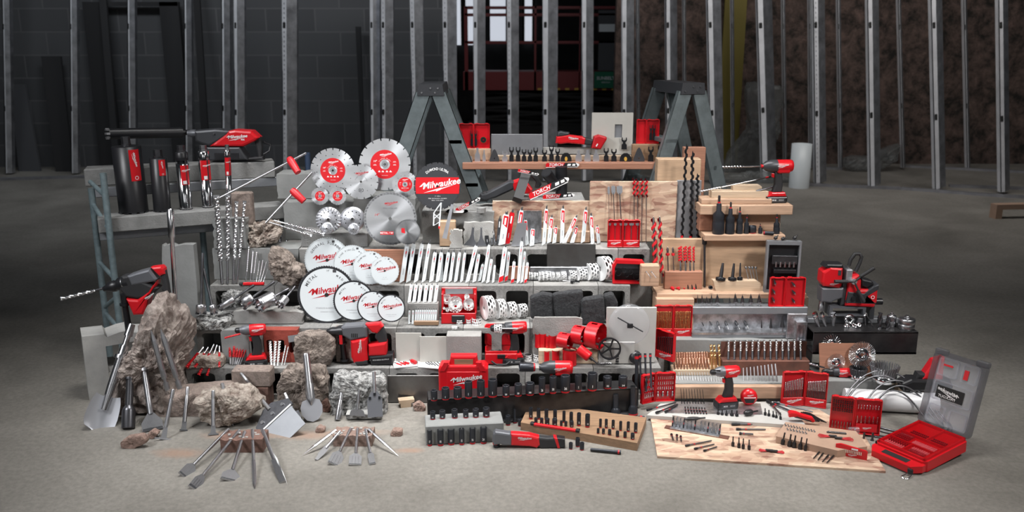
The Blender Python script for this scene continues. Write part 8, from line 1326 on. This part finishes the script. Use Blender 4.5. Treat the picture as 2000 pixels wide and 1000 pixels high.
# pipe, cables, grinder
a = at(1648, 786, 4.78); e = at(1800, 782, 4.72); a.z = e.z = .062; tb2 = B('cpvc').tube([a, e + (e - a) * .2], .06, 32); put('steel_pipe', tb2, I4, 'fat pale pipe lying behind the wire cables', 'pipe')
for i, (ox, r, yy) in enumerate(((1750, .3, 4.45), (1742, .26, 4.42), (1770, .23, 4.4), (1775, .19, 4.38), (1760, .16, 4.37))):
    c_ = onz(ox, 830, 0); pts = []
    for j in range(41): t = 2 * pi * j / 40; pts.append((c_.x + r * cos(t), c_.y + .02 + r * .75 * sin(t), .006 + max(0, sin(t)) ** 2 * (.14 + .02 * (4 - i)) ))
    put('wire_coil', B('cable').tube(pts, .0045, 6), I4, ('largest', 'second largest', 'middle', 'second smallest', 'smallest')[i] + ' loop of grey steel cable rising over the pale pipe', 'cable', 'loops of steel cable')
o = at(1800, 770, 4.72); b = B('black'); soft(b, [(-.1, 0), (.16, 0), (.18, .03), (.16, .07), (-.06, .075), (-.11, .05)], -.05, .05, .015); b2 = B('redpaint'); soft(b2, [(.0, .07), (.06, .18), (.12, .2), (.12, .06)], -.035, .035, .012); b.m('rubber'); soft(b, [(-.03, .07), (.1, .075), (.1, .1), (-.02, .105)], -.03, .03, .01); put('angle_grinder', kit(('battery_body', b), ('housing', b2)), V2 if 0 else MX.Translation(V((o.x, o.y + .05, .125))), 'black and red grinder body lying behind the raised clear lid', 'power tool')
fb('gs', 'wood_block', 1762, 752, 1830, 800, 4.75, .14, 'pinepale', 'pale wooden block hidden under the grinder body', 'block', z0=0, ztop=.124)
# large bit set with clear lid
A_ = onz(*cv('G5', 60, 660), .05); Bq = onz(*cv('G5', 555, 875), .05); Cq = onz(*cv('G5', 1048, 640), .06); ux_ = (Bq - A_); uw = ux_.length; ux_.normalize(); vy = Cq - Bq; vl = vy.length * .97; an = math.degrees(math.atan2(ux_.y, ux_.x)); n_ = V((-ux_.y, ux_.x, 0))
# local frame: X along the handle side, Y towards the hinge
M_ = MX.Translation(V((A_.x, A_.y, .0))) @ RZ(an) @ RX(4) ; D_ = abs(vy.dot(n_)); D_ = D_ if D_ > .2 else .36
bs = B('red'); h0 = .055
def outl(x0, x1, y0, y1, c): return [(x0 + c, y0), (x1 - c, y0), (x1, y0 + c), (x1, y1 - c), (x1 - c, y1), (x0 + c, y1), (x0, y1 - c), (x0, y0 + c)]
UPX = T(0, 0, 0) @ RX(90)
bs.prism([(x, -y) for x, y in outl(0, uw, .07, D_, .02)], 0, h0 * .75, T(0, 0, h0 * .75) @ RX(-90) if 0 else RX(-90) @ T(0, -h0 * .75, 0)) if 0 else bs.add([(x, y, z) for z in (0, h0) for x, y in outl(0, uw, .07, D_, .02)], [tuple(range(8)), tuple(range(8, 16))] + [(j, (j + 1) % 8, 8 + (j + 1) % 8, 8 + j) for j in range(8)])
hd = B('red'); hd.add([(x, y, z) for z in (.008, h0 * .8) for x, y in ((uw * .12, .0), (uw * .88, .0), (uw, .05), (uw, .075), (0, .075), (0, .05))], [tuple(range(6)), tuple(range(6, 12))] + [(j, (j + 1) % 6, 6 + (j + 1) % 6, 6 + j) for j in range(6)]); hd.m('studhole').box(uw * .25, uw * .75, .022, .06, h0 * .8, h0 * .8 + .001)
rm = B('redpaint'); wl = .01
for x0, x1, y0, y1 in ((.012, uw - .012, .082, .092), (.012, uw - .012, D_ - .02, D_ - .01), (.012, .022, .082, D_ - .01), (uw - .022, uw - .012, .082, D_ - .01), (.012, uw - .012, .17, .176), (.012, uw - .012, .26, .266), (uw * .5, uw * .52, .082, .172), (uw * .55, uw * .57, .262, D_ - .01)): rm.box(x0, x1, y0, y1, h0, h0 + .014)
cvv = B('clearred').box(.012, uw - .012, .085, D_ - .012, h0 + .0145, h0 + .016); ltc = B('black').box(-.012, 0, .09, .13, .01, h0 * .9, None, .003).box(uw * .85, uw * .95, -.01, .0, .01, h0 * .7, None, .003); ltc.m('chrome').tube([(uw * .86, -.01, .01), (uw * .84, -.05, .006), (uw * .9, -.06, .006), (uw * .96, -.05, .006), (uw * .94, -.01, .01)], .003, 6)
ML = T(.0, D_ - .004, h0) @ RX(-18); LH = .40; ld = B('smoke').add([], []); ld = B('smoke')
o_ = rrect(.0, uw, .0, LH, .03, 5); i_ = rrect(.022, uw - .022, .022, LH - .022, .02, 5); ld.ring(o_, i_, -.012, .022, ML); pnl = B('clear').prism(i_, .004, .008, ML); rb = B('clear2')
for x0, x1, z0, z1 in ((.035, uw * .46, .03, .12), (uw * .54, uw - .035, .03, .12), (.035, uw - .035, .145, .25), (.035, uw * .5, .275, LH - .03), (uw * .58, uw - .035, .275, LH - .03)): rb.ring(rrect(x0, x1, z0, z1, .012), rrect(x0 + .006, x1 - .006, z0 + .006, z1 - .006, .008), -.006, .006, ML)
stk = B('studhole').box(uw * .2, uw * .72, -.002, .002, .16, .225, ML); brand(stk, 'white', uw * .38, ML @ T(uw * .46, -.003, .2) @ S(-1, 1, 1)); txt(stk, 'PACKOUT', 'white', .02, ML @ T(uw * .42, -.003, .172) @ S(-1, 1, 1), 0, .01); stk.m('redpaint').box(uw * .62, uw * .7, -.002, .002, .29, .34, ML).box(.06, .11, -.002, .002, .33, .34, ML); lt2 = B('smoke').box(.0, .06, -.014, .03, LH - .02, LH + .012, ML, .006).box(uw - .06, uw, -.014, .03, LH - .02, LH + .012, ML, .006)
put('large_bit_case', kit(('tray', bs), ('carry_handle', hd), ('dividers', rm), ('inner_cover', cvv, 'clear red inner cover'), ('latch', ltc), ('lid', ld, 'smoky clear raised lid', [('lid_panel', pnl), ('lid_rib', rb), ('sticker', stk), ('lid_corner', lt2)])), M_, 'big red bit case with raised clear lid lying open at the end of the display', 'case')
K_w = B('white').lathe([(1, 0), (1, .5), (.6, .6), (.8, 1)], 6, smooth=False).mesh()
for (x0, x1, y0, n, L, w_, k) in ((.035, uw * .44, .1, 8, .028, 'front', K_w), (.035, uw * .44, .138, 8, .022, 'second', K_insr), (uw * .58, uw - .04, .1, 8, .028, 'front far', K_ins), (uw * .58, uw - .04, .138, 8, .02, 'second far', K_w), (.035, uw * .36, .19, 8, .026, 'third', K_insr), (.035, uw * .36, .226, 8, .024, 'fourth', K_ins), (uw * .46, uw - .04, .19, 13, .03, 'third far', K_w), (.06, uw * .5, .28, 9, .03, 'fifth', K_insr), (uw * .62, uw - .04, .28, 8, .03, 'fifth far', K_insr)):
    for i in range(n): put('driver_bit', k, M_ @ T(x0 + (x1 - x0) * i / (n - 1), y0, h0 + .005) @ RX(-90) @ S(.0046, .0046, L * 1.15), nlab(i, n, 'driver bit', 'in the %s row of the big red case' % w_), 'driver bit', 'bits in the big red case')
a = onz(1842, 900, 0); put('wood_offcut', B('pine').box(0, .14, 0, .04, 0, .02, None, .003), up(a, 30), 'small pale wood offcut on the floor under the big red case', 'offcut')
# black bars beside the lowest case
for i, (x, yb, yt, r) in enumerate(((1243, 795, 690, 3.6), (1252, 770, 690, 2), (1262, 765, 690, 2), (1272, 758, 690, 2))): a = onz(x, yb, .0); a = at(x, yb, 4.78 - i * .01); e = at(x - (2 if i else -1), yt, 4.83); rod('extension_bar', K_bar, a, e, r, nlab(i, 4, 'thin black bar', 'leaning beside the lowest red case'), 'bar', 'black bars by the lowest red case')
